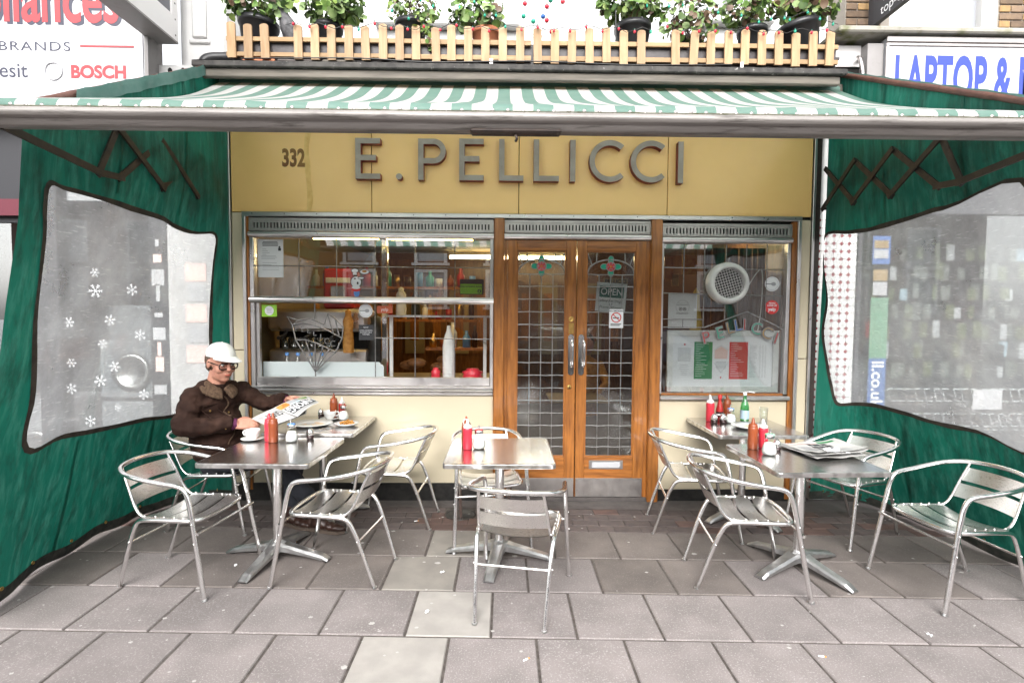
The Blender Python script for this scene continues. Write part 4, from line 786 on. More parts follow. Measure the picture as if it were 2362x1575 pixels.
# ------------------------------------------------------------------ awning
aw = empty('awning', (0, 4.5, 2.5), label='green and white striped awning on scissor arms over the cafe terrace', cat='awning')
prof = cr([(0, 4.43, 3.575), (0, 4.0, 3.30), (0, 3.53, 3.075), (0, 3.0, 2.855), (0, 2.40, 2.612)], 5)
NS = 56; X0, X1 = -2.36, 2.79
def awp(u, v):
    k = v * (len(prof) - 1); i = min(int(k), len(prof) - 2); p = prof[i].lerp(prof[i + 1], k - i)
    x = X0 + (X1 - X0) * u
    return (x, p.y, p.z + .006 * math.sin(x * 3.1 + v * 2) * math.sin(PI * v) + .004 * math.sin(x * 9 + v * 5) * math.sin(PI * v))
MB().grid(NS * 2, 24, awp, mfn=lambda i, j: (i // 2) % 2).build('striped_fabric', ['aw_white', 'aw_green'], aw)
val = MB().grid(NS, 4, lambda u, v: (X0 + (X1 - X0) * u, 2.40 - .012 * math.sin(v * PI) - .012 * v, 2.613 - .052 * v + .002 * math.sin(u * 170)), mfn=lambda i, j: i % 2); val.build('valance', ['aw_white', 'aw_green'], aw)
stm = MB().lathe([(.009, 0), (.007, .003), (.0001, .0035)], 8, (0, 0, 0), 0, 'y').mesh('stud', 'alu_dull')
for i in range(75): obj('stud', stm, aw, Vector((X0 + .03 + i * (X1 - X0 - .06) / 74, 2.381, 2.578 + .002 * math.sin(i))) - wloc(aw))
b = MB(); n = 9
pr = [(2.372, 2.566)] + [(2.358 - .014 * math.sin(PI * k / n), 2.562 - .04 * k / n) for k in range(n + 1)] + [(2.372, 2.520), (2.375, 2.492), (2.44, 2.490), (2.45, 2.566)]
k = len(pr); V = [(-2.62, y, z) for y, z in pr] + [(2.95, y, z) for y, z in pr]
b.add(V, [(i, (i + 1) % k, (i + 1) % k + k, i + k) for i in range(k)], 0, True); b.add(V, [list(range(k)), list(range(2 * k - 1, k - 1, -1))]); b.build('front_bar', 'bar', aw)
b = MB().grid(80, 1, lambda u, v: (-2.6 + 5.5 * u, 2.371 - .006 * v, 2.5665 + .004 * v + .003 * mnoise.noise((u * 60, 0, 0)))); b.build('moss_line', 'moss', aw)
b = MB().box(-.16, .25, 2.366, 2.43, 2.478, 2.496, 0, .008); b.tube(cr([(.045, 2.40, 2.49), (.045, 2.385, 2.47), (.05, 2.38, 2.455), (.045, 2.395, 2.448)], 4), .006, 6); b.build('winding_eye', 'iron', aw)
MB().tube([(-2.36, 4.45, 3.57), (2.79, 4.45, 3.57)], .045, 16).build('roller', 'aw_green', aw)
# scissor arms
def arm(side):
    s = -1 if side == 'L' else 1; b = MB()
    xw, xf = (-2.44, -2.30) if s < 0 else (2.80, 2.64)
    def P(y, z): t = (4.58 - y) / 2.1; return (xw + (xf - xw) * t, y, z)
    def bar(p, q, off):
        p, q = Vector(P(*p)), Vector(P(*q)); p.x -= s * off; q.x -= s * off; d = (q - p).normalized(); side_ = Vector((1, 0, 0)); up = d.cross(side_).normalized()
        w, t = .019, .006; V = []
        for c in (p - d * .02, q + d * .02):
            for a, e in ((-1, -1), (1, -1), (1, 1), (-1, 1)): V.append(c + up * w * a + side_ * t * e)
        b.add(V, [(0, 1, 2, 3), (7, 6, 5, 4), (0, 4, 5, 1), (1, 5, 6, 2), (2, 6, 7, 3), (3, 7, 4, 0)])
    for a, c, o in ARM: bar(a, c, o)
    for p in {q for a_ in ARM for q in a_[:2]}:
        v = Vector(P(*p)); b.tube([(v.x - .012, v.y, v.z), (v.x + .012, v.y, v.z)], .013, 8)
    b.build('scissor_arm', 'iron', aw)
wt, wb_, n1, n2, n3, n4, n5, n6, n7, n8 = (4.58, 2.96), (4.58, 2.62), (4.14, 2.58), (4.14, 2.90), (3.69, 2.53), (3.69, 2.845), (3.25, 2.485), (3.24, 2.775), (3.07, 2.465), (2.45, 2.505)
ARM = [(wt, n1, 0), (n1, n4, .016), (n4, n5, 0), (n5, n7, .016), (wb_, n2, .016), (n2, n3, 0), (n3, n6, .016), (n6, n7, 0), (n7, n8, .016)]
arm('L'); arm('R')
# ------------------------------------------------------------------ side curtains
def curve(pts):
    P = [Vector((*p, 0)) for p in pts]; d = [0]
    for a, c in zip(P, P[1:]): d.append(d[-1] + (c - a).length)
    d = [x / d[-1] for x in d]
    def f(s):
        s = min(max(s, 0), 1)
        for i in range(len(d) - 1):
            if s <= d[i + 1] + 1e-9: return P[i].lerp(P[i + 1], (s - d[i]) / (d[i + 1] - d[i]))
        return P[-1]
    return f
def smooth_curve(pts): return curve([tuple(p)[:2] for p in cr([(*p, 0) for p in pts], 6)])
CUR = {'L': (curve([(-2.41, 4.62), (-2.34, 2.5)]), smooth_curve([(-2.43, 4.62), (-2.75, 4.58), (-2.93, 4.4), (-2.99, 4.1), (-3.02, 3.7), (-2.98, 3.3), (-2.88, 2.95), (-2.80, 2.5)]), 3.79, 2.58),
       'R': (curve([(2.84, 4.62), (2.72, 2.5)]), smooth_curve([(2.78, 4.62), (3.05, 4.6), (3.24, 4.5), (3.34, 4.2), (3.41, 3.75), (3.46, 3.35), (3.42, 2.9), (3.35, 2.5)]), 3.78, 2.65)}
WINB = {'L': [(.867, 2.314), (.794, 2.336), (.651, 2.336), (.414, 2.324), (.241, 2.293), (.108, 2.318), (.107, 2.104), (.102, 1.74), (.099, 1.481), (.095, .989), (.208, .83), (.356, .853), (.534, .867), (.689, .906), (.819, .9), (.832, 1.225), (.851, 1.703), (.86, 2.046)],
        'R': [(.012, 2.388), (.18, 2.36), (.3, 2.352), (.467, 2.353), (.609, 2.365), (.89, 2.31), (.80, .945), (.614, .913), (.475, .904), (.364, .927), (.244, .942), (.174, .931), (.099, .916), (.072, 1.088), (.052, 1.279), (.024, 1.549), (.046, 1.817), (.008, 2.128)]}
def cpoint(sd, s, z, off=0.):
    T, B, zt0, zt1 = CUR[sd]; gz = min(max((2.7 - z) / 2.7, 0), 1) ** 1.2
    p = T(s).lerp(B(s), gz); sg = -1 if sd == 'L' else 1
    wv = mnoise.noise((s * 5.0, z * 1.3, 3.1 if sd == 'L' else 8.2)) * .036 + mnoise.noise((s * 12, z * .9, 1.7)) * .020 + (.014 * math.sin(s * 46 + 2.2 * z) * mnoise.noise((s * 4, z * 2.2, 9.1)) if z < 1.1 or z > 2.2 else .004 * math.sin(s * 60 + z * 5))
    wv *= min(1, s * 12) * (1 if z < 3.2 else .5)
    return Vector((p.x + sg * (wv + off), p.y, z))
def curtain(sd, lb):
    e = empty('side_curtain', tuple(cpoint(sd, .3, 0)), label=lb, cat='canvas screen')
    T, B, zt0, zt1 = CUR[sd]; sg = -1 if sd == 'L' else 1; SE = .94 if sd == 'L' else 1.
    W = WINB[sd]; wl = [tuple(p)[:2] for p in cr([(a, z, 0) for a, z in W], 5, True)]
    # corners stay sharp: keep original corner points
    N = len(wl)
    cs, cz = sum(p[0] for p in wl) / N, sum(p[1] for p in wl) / N
    def outer(p):
        ds, dz = p[0] - cs, p[1] - cz; ts = []
        if ds > 0: ts.append((SE - cs) / ds)
        if ds < 0: ts.append((0 - cs) / ds)
        if dz < 0: ts.append((.03 - cz) / dz)
        if dz > 0:
            # z = zt0 + (zt1-zt0) s
            den = dz - (zt1 - zt0) * ds; 
            if den > 1e-6: ts.append((zt0 + (zt1 - zt0) * cs - cz) / den)
        t = min(t for t in ts if t > 0); return (cs + ds * t, cz + dz * t)
    out = [outer(p) for p in wl]
    # add exact corners by snapping nearest outer samples
    for c in ((0, .03), (SE, .03), (0, zt0), (SE, zt0 + (zt1 - zt0) * SE)):
        i = min(range(N), key=lambda k: abs(out[k][0] - c[0]) * 2 + abs(out[k][1] - c[1])); out[i] = c
    b = MB(); NR = 22; V = []
    for r in range(NR + 1):
        t = (r / NR)
        for a, o in zip(wl, out):
            s, z = a[0] + (o[0] - a[0]) * t, a[1] + (o[1] - a[1]) * t
            zz = z + (.025 * mnoise.noise((s * 9, 0, 5)) + .012 if z < .06 else 0)
            V.append(tuple(cpoint(sd, s, zz)))
    F, mi = [], []
    for r in range(NR):
        for k in range(N):
            q = (k + 1) % N; f = (r * N + k, r * N + q, (r + 1) * N + q, (r + 1) * N + k); F.append(f)
    for f in F:
        zc = sum(V[i][2] for i in f) / 4; b.add([V[i] for i in f], [(0, 1, 2, 3)], 0, True)
    me = b.mesh('canvas', ['canvas', 'canvas_dark']); bm = bmesh.new(); bm.from_mesh(me); bmesh.ops.remove_doubles(bm, verts=bm.verts, dist=.0004); bm.to_mesh(me); bm.free(); obj('canvas', me, e)
    NV = 10; b = MB(); V = []
    for r in range(NV):
        t = 1 - r / NV
        for a in wl: V.append(tuple(cpoint(sd, cs + (a[0] - cs) * t, cz + (a[1] - cz) * t, .004)))
    V.append(tuple(cpoint(sd, cs, cz, .004)))
    F = [(r * N + k, r * N + (k + 1) % N, (r + 1) * N + (k + 1) % N, (r + 1) * N + k) for r in range(NV - 1) for k in range(N)] + [((NV - 1) * N + k, (NV - 1) * N + (k + 1) % N, NV * N) for k in range(N)]
    b.add(V, F, 0, True); b.build('clear_window', 'vinyl', e)
    b = MB(); V = []
    for k, (a, o) in enumerate(zip(wl, out)):
        dx, dz = (a[0] - cs) * 2.1, a[1] - cz; L_ = math.hypot(dx, dz); ux, uz = dx / L_ / 2.1, dz / L_
        wd = .024 + .012 * mnoise.noise((k * .3, 0, 2))
        for q in (-.010, wd): V.append(tuple(cpoint(sd, max(.001, a[0] + ux * q), a[1] + uz * q, -.006)))
    b.add(V, [(2 * k, 2 * ((k + 1) % N), 2 * ((k + 1) % N) + 1, 2 * k + 1) for k in range(N)], 0, True); b.build('binding', 'binding', e)
    b = MB(); b.grid(60, 2, lambda u, v: cpoint(sd, u * SE, .075 * (1 - v) + .008 + .025 * mnoise.noise((u * 9, 0, 5)) + .01, -.006 - .004 * math.sin(v * PI))); b.build('hem', 'hem', e)
    for sv in ((.30, .62) if sd == 'L' else (.34, .68)):
        for za, zb in ((.05, .84), (2.40, zt0 + (zt1 - zt0) * sv)): MB().grid(1, 16, lambda u, v: cpoint(sd, sv + .012 * u, za + (zb - za) * v, -.004)).build('seam', 'canvas', e)
    for k in range(7):
        p = cpoint(sd, .05 + .13 * k, .10, -.008); MB().lathe([(.012, 0), (.012, .003), (.006, .003), (.006, 0)], 10, (0, 0, 0), 0, 'x').build('eyelet', 'brass', e, p - wloc(e))
    b = MB(); b.tube([cpoint(sd, k / 20, zt0 + (zt1 - zt0) * k / 20 + .02, 0) for k in range(21)], .022, 8, flat=1.0)
    b.build('gable_rail', 'rust', e)
    b = MB(); b.grid(30, 4, lambda u, v: cpoint(sd, u * (.8 if sd == 'L' else 1), zt0 + (zt1 - zt0) * u * (.8 if sd == 'L' else 1) + .05 - (.085 if sd == 'L' else .035) * v + .004 * math.sin(u * 60), -.03 + (.02 if sd == 'R' else 0) + .0 * v)); b.build('cloth_edge', 'canvas_roll', e)
    return e
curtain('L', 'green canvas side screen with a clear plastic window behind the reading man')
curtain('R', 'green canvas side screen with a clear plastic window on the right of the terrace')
b = MB()
for k in range(9):
    z = 2.60 - k * .022; b.tube([(-2.262 + .006 * (k % 2) + .014 * math.cos(a), 2.33 + .006 * math.sin(k) , z + .016 * math.sin(a)) for a in [2 * PI * i / 10 for i in range(10)]], .0035, 5, closed=True)
tag(b.build('hanging_chain', 'brass'), 'short brass chain hanging from the left end of the awning bar', 'chain')
# ------------------------------------------------------------------ ledge over the awning
ld = empty('roof_ledge', (.15, 4.4, 3.53), label='tarred timber ledge above the awning carrying the picket fence', cat='ledge')
MB().grid(60, 3, lambda u, v: (-2.47 + 5.2 * u, 4.22 + .78 * v, 3.652 + .008 * mnoise.noise((u * 40, v * 5, 0)))).build('felt_top', 'felt', ld)
MB().box(-2.47, 2.73, 4.215, 4.26, 3.605, 3.650, bev=.006).build('felt_edge', 'felt', ld)
MB().box(-2.42, 2.69, 4.245, 4.29, 3.535, 3.604, bev=.008).build('fascia_board', 'softwood', ld)
MB().box(-2.45, 2.72, 4.29, 4.66, 3.615, 3.645).build('soffit', 'dark', ld)
for x in (-2.50, 2.735): MB().box(x, x + .09, 4.42, 4.63, 3.35, 3.62, bev=.006).build('end_bracket', 'softwood', ld)
# scraps of brick and board under the fence
for x0, x1, m, lb in ((-2.12, -1.86, 'terracotta', 'broken terracotta brick under the picket fence'), (-1.84, -1.50, 'concrete', 'grey stone block under the picket fence'), (-1.48, -1.22, 'softwood', 'dark timber block under the picket fence')):
    tag(MB().box(x0, x1, 4.31, 4.42, 3.664, 3.712, bev=.006).build('packing_block', m), lb, 'block')
fe = empty('picket_fence', (.2, 4.3, 3.66), label='low bare pine picket fence along the ledge above the awning', cat='fence')
PX = [-2.19, -2.058, -1.925, -1.661, -1.528, -1.397, -1.259, -1.126, -.986, -.854, -.723, -.564, -.44, -.305, -.168, -.028, .111, .252, .391, .528, .67, .807, .946, 1.088, 1.366, 1.515, 1.652, 1.796, 1.929, 2.067, 2.205, 2.343, 2.484, 2.621]
pk = []
for v in range(4):
    w = .033; pts = [(-w, 0), (w, 0), (w, .262 - .004 * v)] + [(w * math.cos(a), .262 - .004 * v + .016 * math.sin(a)) for a in (.5, 1.05, 1.57, 2.1, 2.64)] + [(-w, .262 - .004 * v)]
    pk.append(MB().prism(pts, 0, .016).mesh('picket', 'picket'))
for i, x in enumerate(PX):
    lean = -.035 * max(0, (-x + .2)) / 2.4 + rnd.uniform(-.02, .02) + (.06 if abs(x - 1.515) < .01 else 0)
    obj('picket', pk[i % 4], fe, Vector((x - lean * .1, 4.284, 3.702 + rnd.uniform(-.012, .006))) - wloc(fe), (0, lean, 0))
for z in (3.722, 3.842):
    for x0, x1 in ((-2.24, -.76), (-.80 + .05, .20), (.22, 1.48), (1.5, 2.70)):
        MB().box(x0, x1, 4.301, 4.321, z + rnd.uniform(-.004, .004), z + .036, bev=.002).build('rail', 'picket_rail', fe)
for x in (-.12, 1.9): MB().box(x - .012, x + .012, 4.27, 4.283, 3.64, 3.715).build('metal_bracket', 'alu_dull', fe)
tag(MB().box(-2.20, 2.70, 4.335, 4.36, 3.675, 3.862).build('planter_board', 'planter'), 'long black painted board behind the picket fence', 'board')
tag(MB().box(-2.25, 2.75, 4.362, 4.98, 3.79, 3.81).build('pot_shelf', 'planter'), 'black shelf carrying the flower pots behind the fence', 'shelf')

# ------------------------------------------------------------------ plants
def potmesh(r0, r1, h, mt):
    b = MB().lathe([(r0, 0), (r1, h * .86), (r1 * 1.06, h * .86), (r1 * 1.08, h), (r1 * .98, h), (r1 * .96, h * .9)], 28, cap=False); b.lathe([(r1 * .96, h * .9), (.0001, h * .92)], 28, mi=1, cap=False); return b.mesh('pot', [mt, 'soil'])
def foliage(n, c, rx, ry, rz, size, mi_w, droop=0., trail=None, stems=14):
    b = MB(); base = Vector((c[0], c[1], c[2] - rz * .8))
    for k in range(stems):
        a = rnd.random() * 6.28; q = Vector((c[0] + rx * .75 * math.cos(a) * rnd.random(), c[1] + ry * .7 * math.sin(a) * rnd.random(), c[2] + rz * rnd.uniform(-.2, .8)))
        b.tube(cr([base + Vector((rnd.uniform(-.04, .04), rnd.uniform(-.04, .04), 0)), base.lerp(q, .5) + Vector((rnd.uniform(-.03, .03), 0, .02)), q], 3), .0035, 4, 5)
    for k in range(n):
        while True:
            u = Vector((rnd.uniform(-1, 1), rnd.uniform(-1, 1), rnd.uniform(-1, 1)))
            if .25 < u.length < 1 and mnoise.noise((u.x * 2.2 + c[0] * 7, u.y * 2, u.z * 2.2)) > -.18: break
        p = Vector((c[0] + u.x * rx, c[1] + u.y * ry, c[2] + u.z * rz - droop * (u.x ** 2)))
        if trail and k % 3 == 0:
            t = rnd.random(); p = Vector((trail[0] + rnd.gauss(0, .05 * (1.1 - t)) + .05 * t, trail[1] - .09 + rnd.gauss(0, .03), trail[2] - .33 * t))
        nrm = (Vector((u.x, u.y - .6, u.z + .5)) + Vector((rnd.gauss(0, .6), rnd.gauss(0, .6), rnd.gauss(0, .6)))).normalized()
        t1 = nrm.orthogonal().normalized(); t1 = (Matrix.Rotation(rnd.random() * 6.28, 3, nrm) @ t1); t2 = nrm.cross(t1)
        s = size * rnd.uniform(.55, 1.25); m_ = rnd.choices(range(5), mi_w)[0]; seg_ = 7
        V = [p + nrm * s * -.12] + [p + (t1 * math.cos(a) * (1 + .12 * math.sin(3 * a)) + t2 * math.sin(a) * .9) * s + nrm * s * .14 * math.cos(2 * a) for a in [2 * PI * i / seg_ for i in range(seg_)]]
        b.add(V, [(0, i + 1, (i + 1) % seg_ + 1) for i in range(seg_)], m_, True)
    return b.mesh('foliage', ['leaf0', 'leaf1', 'leaf2', 'leaf3', 'leaf4', 'stem'])
def plant(x, y, z, pr, ph, pm, fol, lb, tilt=0.):
    e = empty('potted_plant', (x, y, z), label=lb, cat='plant', group='potted plants on the ledge')
    o = obj('pot', potmesh(pr * .74, pr, ph, pm), e, (0, 0, 0), (0, tilt, 0))
    me = foliage(*fol); o = obj('foliage', me, e, -Vector((x, y, z)))
    return e
W1 = (5, 3, 4, .6, 1)
plant(-2.09, 4.52, 3.81, .15, .29, 'pot', (330, (-2.05, 4.48, 4.22), .31, .19, .17, .034, W1), 'leafy geranium spilling over a black pot at the left end of the fence', .06)
plant(-1.50, 4.52, 3.81, .11, .27, 'pot', (290, (-1.42, 4.46, 4.2), .27, .18, .15, .036, (4, 5, 3, .6, 1)), 'pale leaved geranium in a black pot second from the left on the ledge', .03)
plant(-.80, 4.50, 3.81, .125, .29, 'pot', (420, (-.78, 4.46, 4.2), .24, .17, .12, .020, (2, 2, 2, 2.6, 5), 0, (-.66, 4.42, 4.13)), 'small leaved bush trailing over the pickets from a black pot')
plant(-.17, 4.52, 3.81, .115, .24, 'terracotta', (260, (-.24, 4.48, 4.16), .25, .17, .15, .034, (4, 4, 3, 1.4, 1)), 'geranium with a red flower in a terracotta pot')
plant(1.07, 4.52, 3.81, .145, .30, 'pot', (320, (1.04, 4.46, 4.24), .28, .18, .14, .036, (4, 5, 2, 1.5, 2)), 'geranium with pale leaves in a wide black pot right of the tinsel tree')
plant(1.55, 4.52, 3.81, .10, .20, 'pot', (300, (1.53, 4.44, 4.12), .26, .18, .24, .030, (3, 3, 2, 4.5, 1)), 'straggly half withered plant leaning over the pickets')
plant(2.09, 4.52, 3.81, .115, .29, 'pot', (300, (2.02, 4.46, 4.24), .24, .18, .14, .028, (3, 3, 2, 3, 2)), 'half withered geranium in the second black pot from the right')
plant(2.53, 4.52, 3.81, .16, .33, 'pot', (330, (2.52, 4.47, 4.28), .29, .19, .15, .034, (4, 4, 2, 1.6, 2.5)), 'geranium in a tilted wide black pot at the right end of the fence', -.16)
e = empty('pigeon', (-1.82, 4.45, 3.81), label='grey speckled pigeon standing between the first two plants', cat='bird')
M['pigeon'] = mat('pigeon_feathers', (.16, .155, .16), .7, col2=(.06, .06, .065), ns=24, bump=.6, bs=60)
b = MB(); pp = cr([(-1.76, 4.53, 3.90), (-1.785, 4.51, 3.95), (-1.805, 4.485, 4.02), (-1.825, 4.455, 4.09), (-1.835, 4.43, 4.14), (-1.84, 4.415, 4.175), (-1.842, 4.41, 4.20), (-1.843, 4.405, 4.222)], 4); rr = [.018, .03, .042, .052, .058, .063, .066, .068, .068, .067, .064, .060, .054, .047, .041, .036, .033, .031, .030, .030, .031, .031, .032, .032, .031, .029, .026, .020, .006]
b.tube(pp, rr, 16); b.build('body', 'pigeon', e)
for s in (-1, 1): MB().sphere((-1.80 + .052 * s, 4.50, 4.0), .05, 12, 0, (.35, .8, 1.7)).build('wing', 'pigeon', e)
MB().tube([(-1.85, 4.385, 4.195), (-1.853, 4.36, 4.185)], [.010, .002], 6).build('beak', 'black', e); MB().tube([(-1.80, 4.52, 3.92), (-1.77, 4.56, 3.83)], [.03, .02], 8, flat=.4).build('tail', 'pigeon', e)
for s in (-.02, .02): MB().tube([(-1.80 + s, 4.47, 3.88), (-1.80 + s, 4.46, 3.812)], .005, 5).build('leg', 'rust', e)
# string lights
sl = empty('string_lights', (.2, 4.28, 3.95), label='string of red and green bulbs draped along the picket tops', cat='string lights')
pts = []
for i in range(70):
    x = -1.75 + i * 4.45 / 69; pts.append((x, 4.262 + .006 * math.sin(i * 2.1), 3.955 + .008 * x / 2.6 + .018 * math.sin(i * 1.9) + .01 * math.sin(i * .7)))
MB().tube(pts, .0028, 5).build('cable', 'black', sl)
bm_r = MB().sphere((0, 0, -.012), .0105, 8, 0, (1, 1, 1.25)).tube([(0, 0, 0), (0, 0, .012)], .005, 6, 1).mesh('bulb', ['bulb_red', 'bulb_cap']); bm_g = MB().sphere((0, 0, -.012), .0105, 8, 0, (1, 1, 1.25)).tube([(0, 0, 0), (0, 0, .012)], .005, 6, 1).mesh('bulb', ['bulb_green', 'bulb_cap'])
for i in range(1, 69, 2): obj('bulb', bm_r if i % 9 else bm_g, sl, Vector(pts[i]) - wloc(sl) + Vector((0, -.012, -.006)))
b = MB(); gp = []
for (x0, x1, zc) in ((1.0, 1.35, 4.18), (1.42, 1.75, 4.2), (1.9, 2.3, 4.15), (2.3, 2.7, 4.1), (-.95, -.55, 4.15), (-.4, -.05, 4.16)):
    q = cr([(x0, 4.36, zc), (x0 * .6 + x1 * .4, 4.34, zc + .1 * rnd.uniform(-1, 1)), (x0 * .3 + x1 * .7, 4.33, zc + .12 * rnd.uniform(-1, 1)), (x1, 4.32, zc - .05)], 5); b.tube(q, .0025, 4); gp += q[1::4]
b.tube(cr([(.60, 4.6, 4.6), (.66, 4.5, 4.35), (.78, 4.42, 4.28), (.88, 4.36, 4.22), (.89, 4.34, 3.9)], 6), .004, 5)
b.tube(cr([(-2.1, 4.25, 3.68), (-1.2, 4.24, 3.69), (-.6, 4.235, 3.665), (.2, 4.23, 3.68), (1.0, 4.235, 3.665), (1.8, 4.24, 3.68)], 10), .005, 5)
b.build('cable', 'black', sl)
for q in gp: obj('bulb', bm_g, sl, Vector(q) - wloc(sl))
e = empty('tinsel_tree', (.25, 4.55, 3.81), label='small white tinsel tree hung with red, blue and green baubles', cat='christmas tree')
b = MB()
for k in range(900):
    t = rnd.random(); r = .20 * (1.02 - t); a = rnd.random() * 6.28; p = Vector((.28 + r * math.cos(a) * rnd.random() ** .5, 4.52 + r * .6 * math.sin(a), 3.84 + .85 * t)); d = Vector((rnd.gauss(0, 1), rnd.gauss(0, 1), rnd.gauss(0, 1))).normalized() * .022; s_ = d.orthogonal().normalized() * .0016
    b.add([p - d - s_, p - d + s_, p + d + s_, p + d - s_], [(0, 1, 2, 3)])
b.build('tinsel', 'signgrey', e)
b = MB()
for k in range(16):
    a = k * 2.4; z = 3.85 + k * .05; r = .19 * (1 - k / 19); b.tube([(.28, 4.52, z - .04), (.28 + r * math.cos(a), 4.52 + .6 * r * math.sin(a), z + .03)], .0022, 4)
b.build('wire_branches', 'black', e)
for x, z, m in ((.15, 4.22, 'squeeze_red'), (.20, 4.27, 'bauble_blue'), (.36, 4.25, 'bulb_green'), (.46, 4.24, 'squeeze_red'), (.33, 4.2, 'squeeze_red'), (.14, 4.12, 'bulb_green'), (.30, 4.12, 'bauble_blue'), (.33, 4.09, 'squeeze_red'), (.37, 4.0, 'squeeze_red'), (.26, 3.99, 'bulb_green'), (.40, 3.93, 'squeeze_red'), (.22, 4.08, 'bulb_green'), (.42, 4.33, 'bauble_blue')):
    MB().sphere((x, 4.38, z - .01), .019, 12).tube([(x, 4.38, z + .008), (x, 4.38, z + .016)], .005, 6, 1).build('bauble', [m, 'brass'], e)
# ------------------------------------------------------------------ building above the cafe
up = empty('upper_building', (.2, 5.0, 3.65), label='white rendered upper wall with sash windows above the cafe', cat='building')
def wallholes(b, x0, x1, z0, z1, y0, y1, holes, mi=0):
    xs = sorted({x0, x1, *[h[0] for h in holes], *[h[1] for h in holes]}); zs = sorted({z0, z1, *[h[2] for h in holes], *[h[3] for h in holes]})
    for a, c in zip(xs, xs[1:]):
        for d, e_ in zip(zs, zs[1:]):
            if any(h[0] <= a and c <= h[1] and h[2] <= d and e_ <= h[3] for h in holes): continue
            b.box(a, c, y0, y1, d, e_, mi)
b = MB(); wallholes(b, -2.95, 3.02, 3.5, 7.5, 5.0, 5.3, [(-1.15, .06, 4.34, 6.2), (1.85, 2.42, 4.40, 6.2)]); b.build('wall', 'render', up)
M['dimglass'] = mat('dim_window_glass', (.30, .31, .33), .05, spec=.8)
for x0, x1, z0 in ((-1.15, .06, 4.34), (1.85, 2.42, 4.40)):
    b = MB(); c = (x0 + x1) / 2
    for a, d in ((x0, x0 + .10), (c - .06, c + .06), (x1 - .10, x1)): b.box(a, d, 4.96, 5.08, z0 + .08, 6.2, 0, .01)
    b.box(x0 - .06, x1 + .06, 4.90, 5.1, z0 - .02, z0 + .08, 0, .012).box(x0 + .1005, x1 - .1005, 4.98, 5.06, 5.2, 5.28, 0, .008)
    w = b.build('window', 'white', up); MB().box(x0 + .1, x1 - .1, 5.05, 5.06, z0 + .08, 6.2).build('pane', 'dimglass', w)
MB().box(-2.86, -2.46, 4.72, 5.0, 3.78, 7.5, bev=.02).build('pilaster', 'white', up)
b = MB().box(-2.74, -2.62, 4.69, 4.719, 4.06, 4.6, 0, .02).box(-2.77, -2.59, 4.70, 4.719, 4.02, 4.06, 0, .012); b.build('console', 'white', up)
b = MB().box(-2.98, -2.47, 4.58, 4.99, 3.68, 3.775); 
for k in range(4): b.prism([(-2.86 + k * .11 + .018 * math.cos(a), 3.725 + .026 * math.sin(a)) for a in [2 * PI * i / 10 for i in range(10)]], 4.573, 4.579, 1)
b.build('perforated_strip', ['white', 'dark'], up)
tag(MB().tube(cr([(-2.05, 4.46, 3.80), (-2.30, 4.44, 3.775), (-2.42, 4.42, 3.76), (-2.47, 4.41, 3.73), (-2.475, 4.41, 3.68), (-2.475, 4.42, 3.6)], 5), .042, 14).tube([(-2.28, 4.44, 3.777), (-2.25, 4.443, 3.78)], .049, 14).build('drain_pipe', 'pot'), 'black plastic drain pipe elbow at the left end of the fence', 'pipe')
# ------------------------------------------------------------------ left neighbour: appliance shop
ls = empty('appliance_shop', (-4.5, 4.6, 0), label='appliance shop front beside the cafe with a white sign naming brands', cat='shop front')
MB().box(-2.96, -2.43, 4.63, 4.9, 0, 3.62, bev=.01).build('pilaster', 'old_paint', ls)
b = MB()
for i in range(5): b.box(-2.80 + .02 * (i % 2), -2.62, 4.624, 4.629, 1.95 - i * .18, 2.10 - i * .18, i % 2)
b.build('notices', ['pinkprint', 'dull_paper'], ls)
sb = MB().box(-7.0, -2.985, 4.45, 4.62, 3.30, 5.2).build('sign_board', 'signwhite', ls)
MB().box(-2.984, -2.955, 4.445, 4.63, 3.30, 5.2).build('sign_edge', 'boxgrey', ls); MB().box(-3.035, -2.995, 4.44, 4.449, 3.30, 5.2).build('sign_frame', 'signgrey', sb)
def stext(parent, body, size, x, z, y, m, **kw):
    o = text('lettering', body, size, None, m, parent, **kw); o.location = Vector((x, y, z)) - wloc(parent); return o
stext(sb, 'appliances', .56, -3.155, 4.035, 4.4485, 'signdark', align='RIGHT', bold=.012, sx=.64); stext(sb, 'appliances', .56, -3.18, 4.055, 4.447, 'signred', align='RIGHT', bold=.012, sx=.64)
stext(sb, 'LEADING BRANDS', .105, -3.585, 3.815, 4.448, 'signdark', align='RIGHT', sx=1.35, space=1.15)
MB().box(-3.51, -3.07, 4.447, 4.449, 3.848, 3.864).build('red_rule', 'signred', sb)
stext(sb, 'indesit', .165, -3.945, 3.60, 4.448, 'signdark', align='RIGHT', bold=.001); stext(sb, 'BOSCH', .14, -3.595, 3.603, 4.448, 'signred', align='LEFT', bold=.006, sx=1.0)
b = MB()
ring = [(-3.732 + .07 * math.cos(2 * PI * k / 24), 4.445, 3.652 + .07 * math.sin(2 * PI * k / 24)) for k in range(24)]; b.tube(ring, .006, 5, closed=True)
b.box(-3.762, -3.752, 4.446, 4.449, 3.615, 3.69).box(-3.712, -3.702, 4.446, 4.449, 3.615, 3.69).box(-3.752, -3.712, 4.446, 4.449, 3.648, 3.658); b.build('emblem', 'signgrey', sb)
M['slategrey'] = mat('slate_frame', (.016, .016, .02), .5)
b = MB().box(-3.12, -2.965, 4.64, 4.75, 0, 3.3).box(-3.9, -3.12, 4.64, 4.75, 0, .35).box(-3.9, -3.12, 4.64, 4.75, 2.9, 3.3).box(-4.02, -3.9, 4.62, 4.75, 0, 3.3).box(-5.2, -4.02, 4.64, 4.75, 2.6, 3.3).box(-7, -5.2, 4.62, 4.75, 0, 3.3)
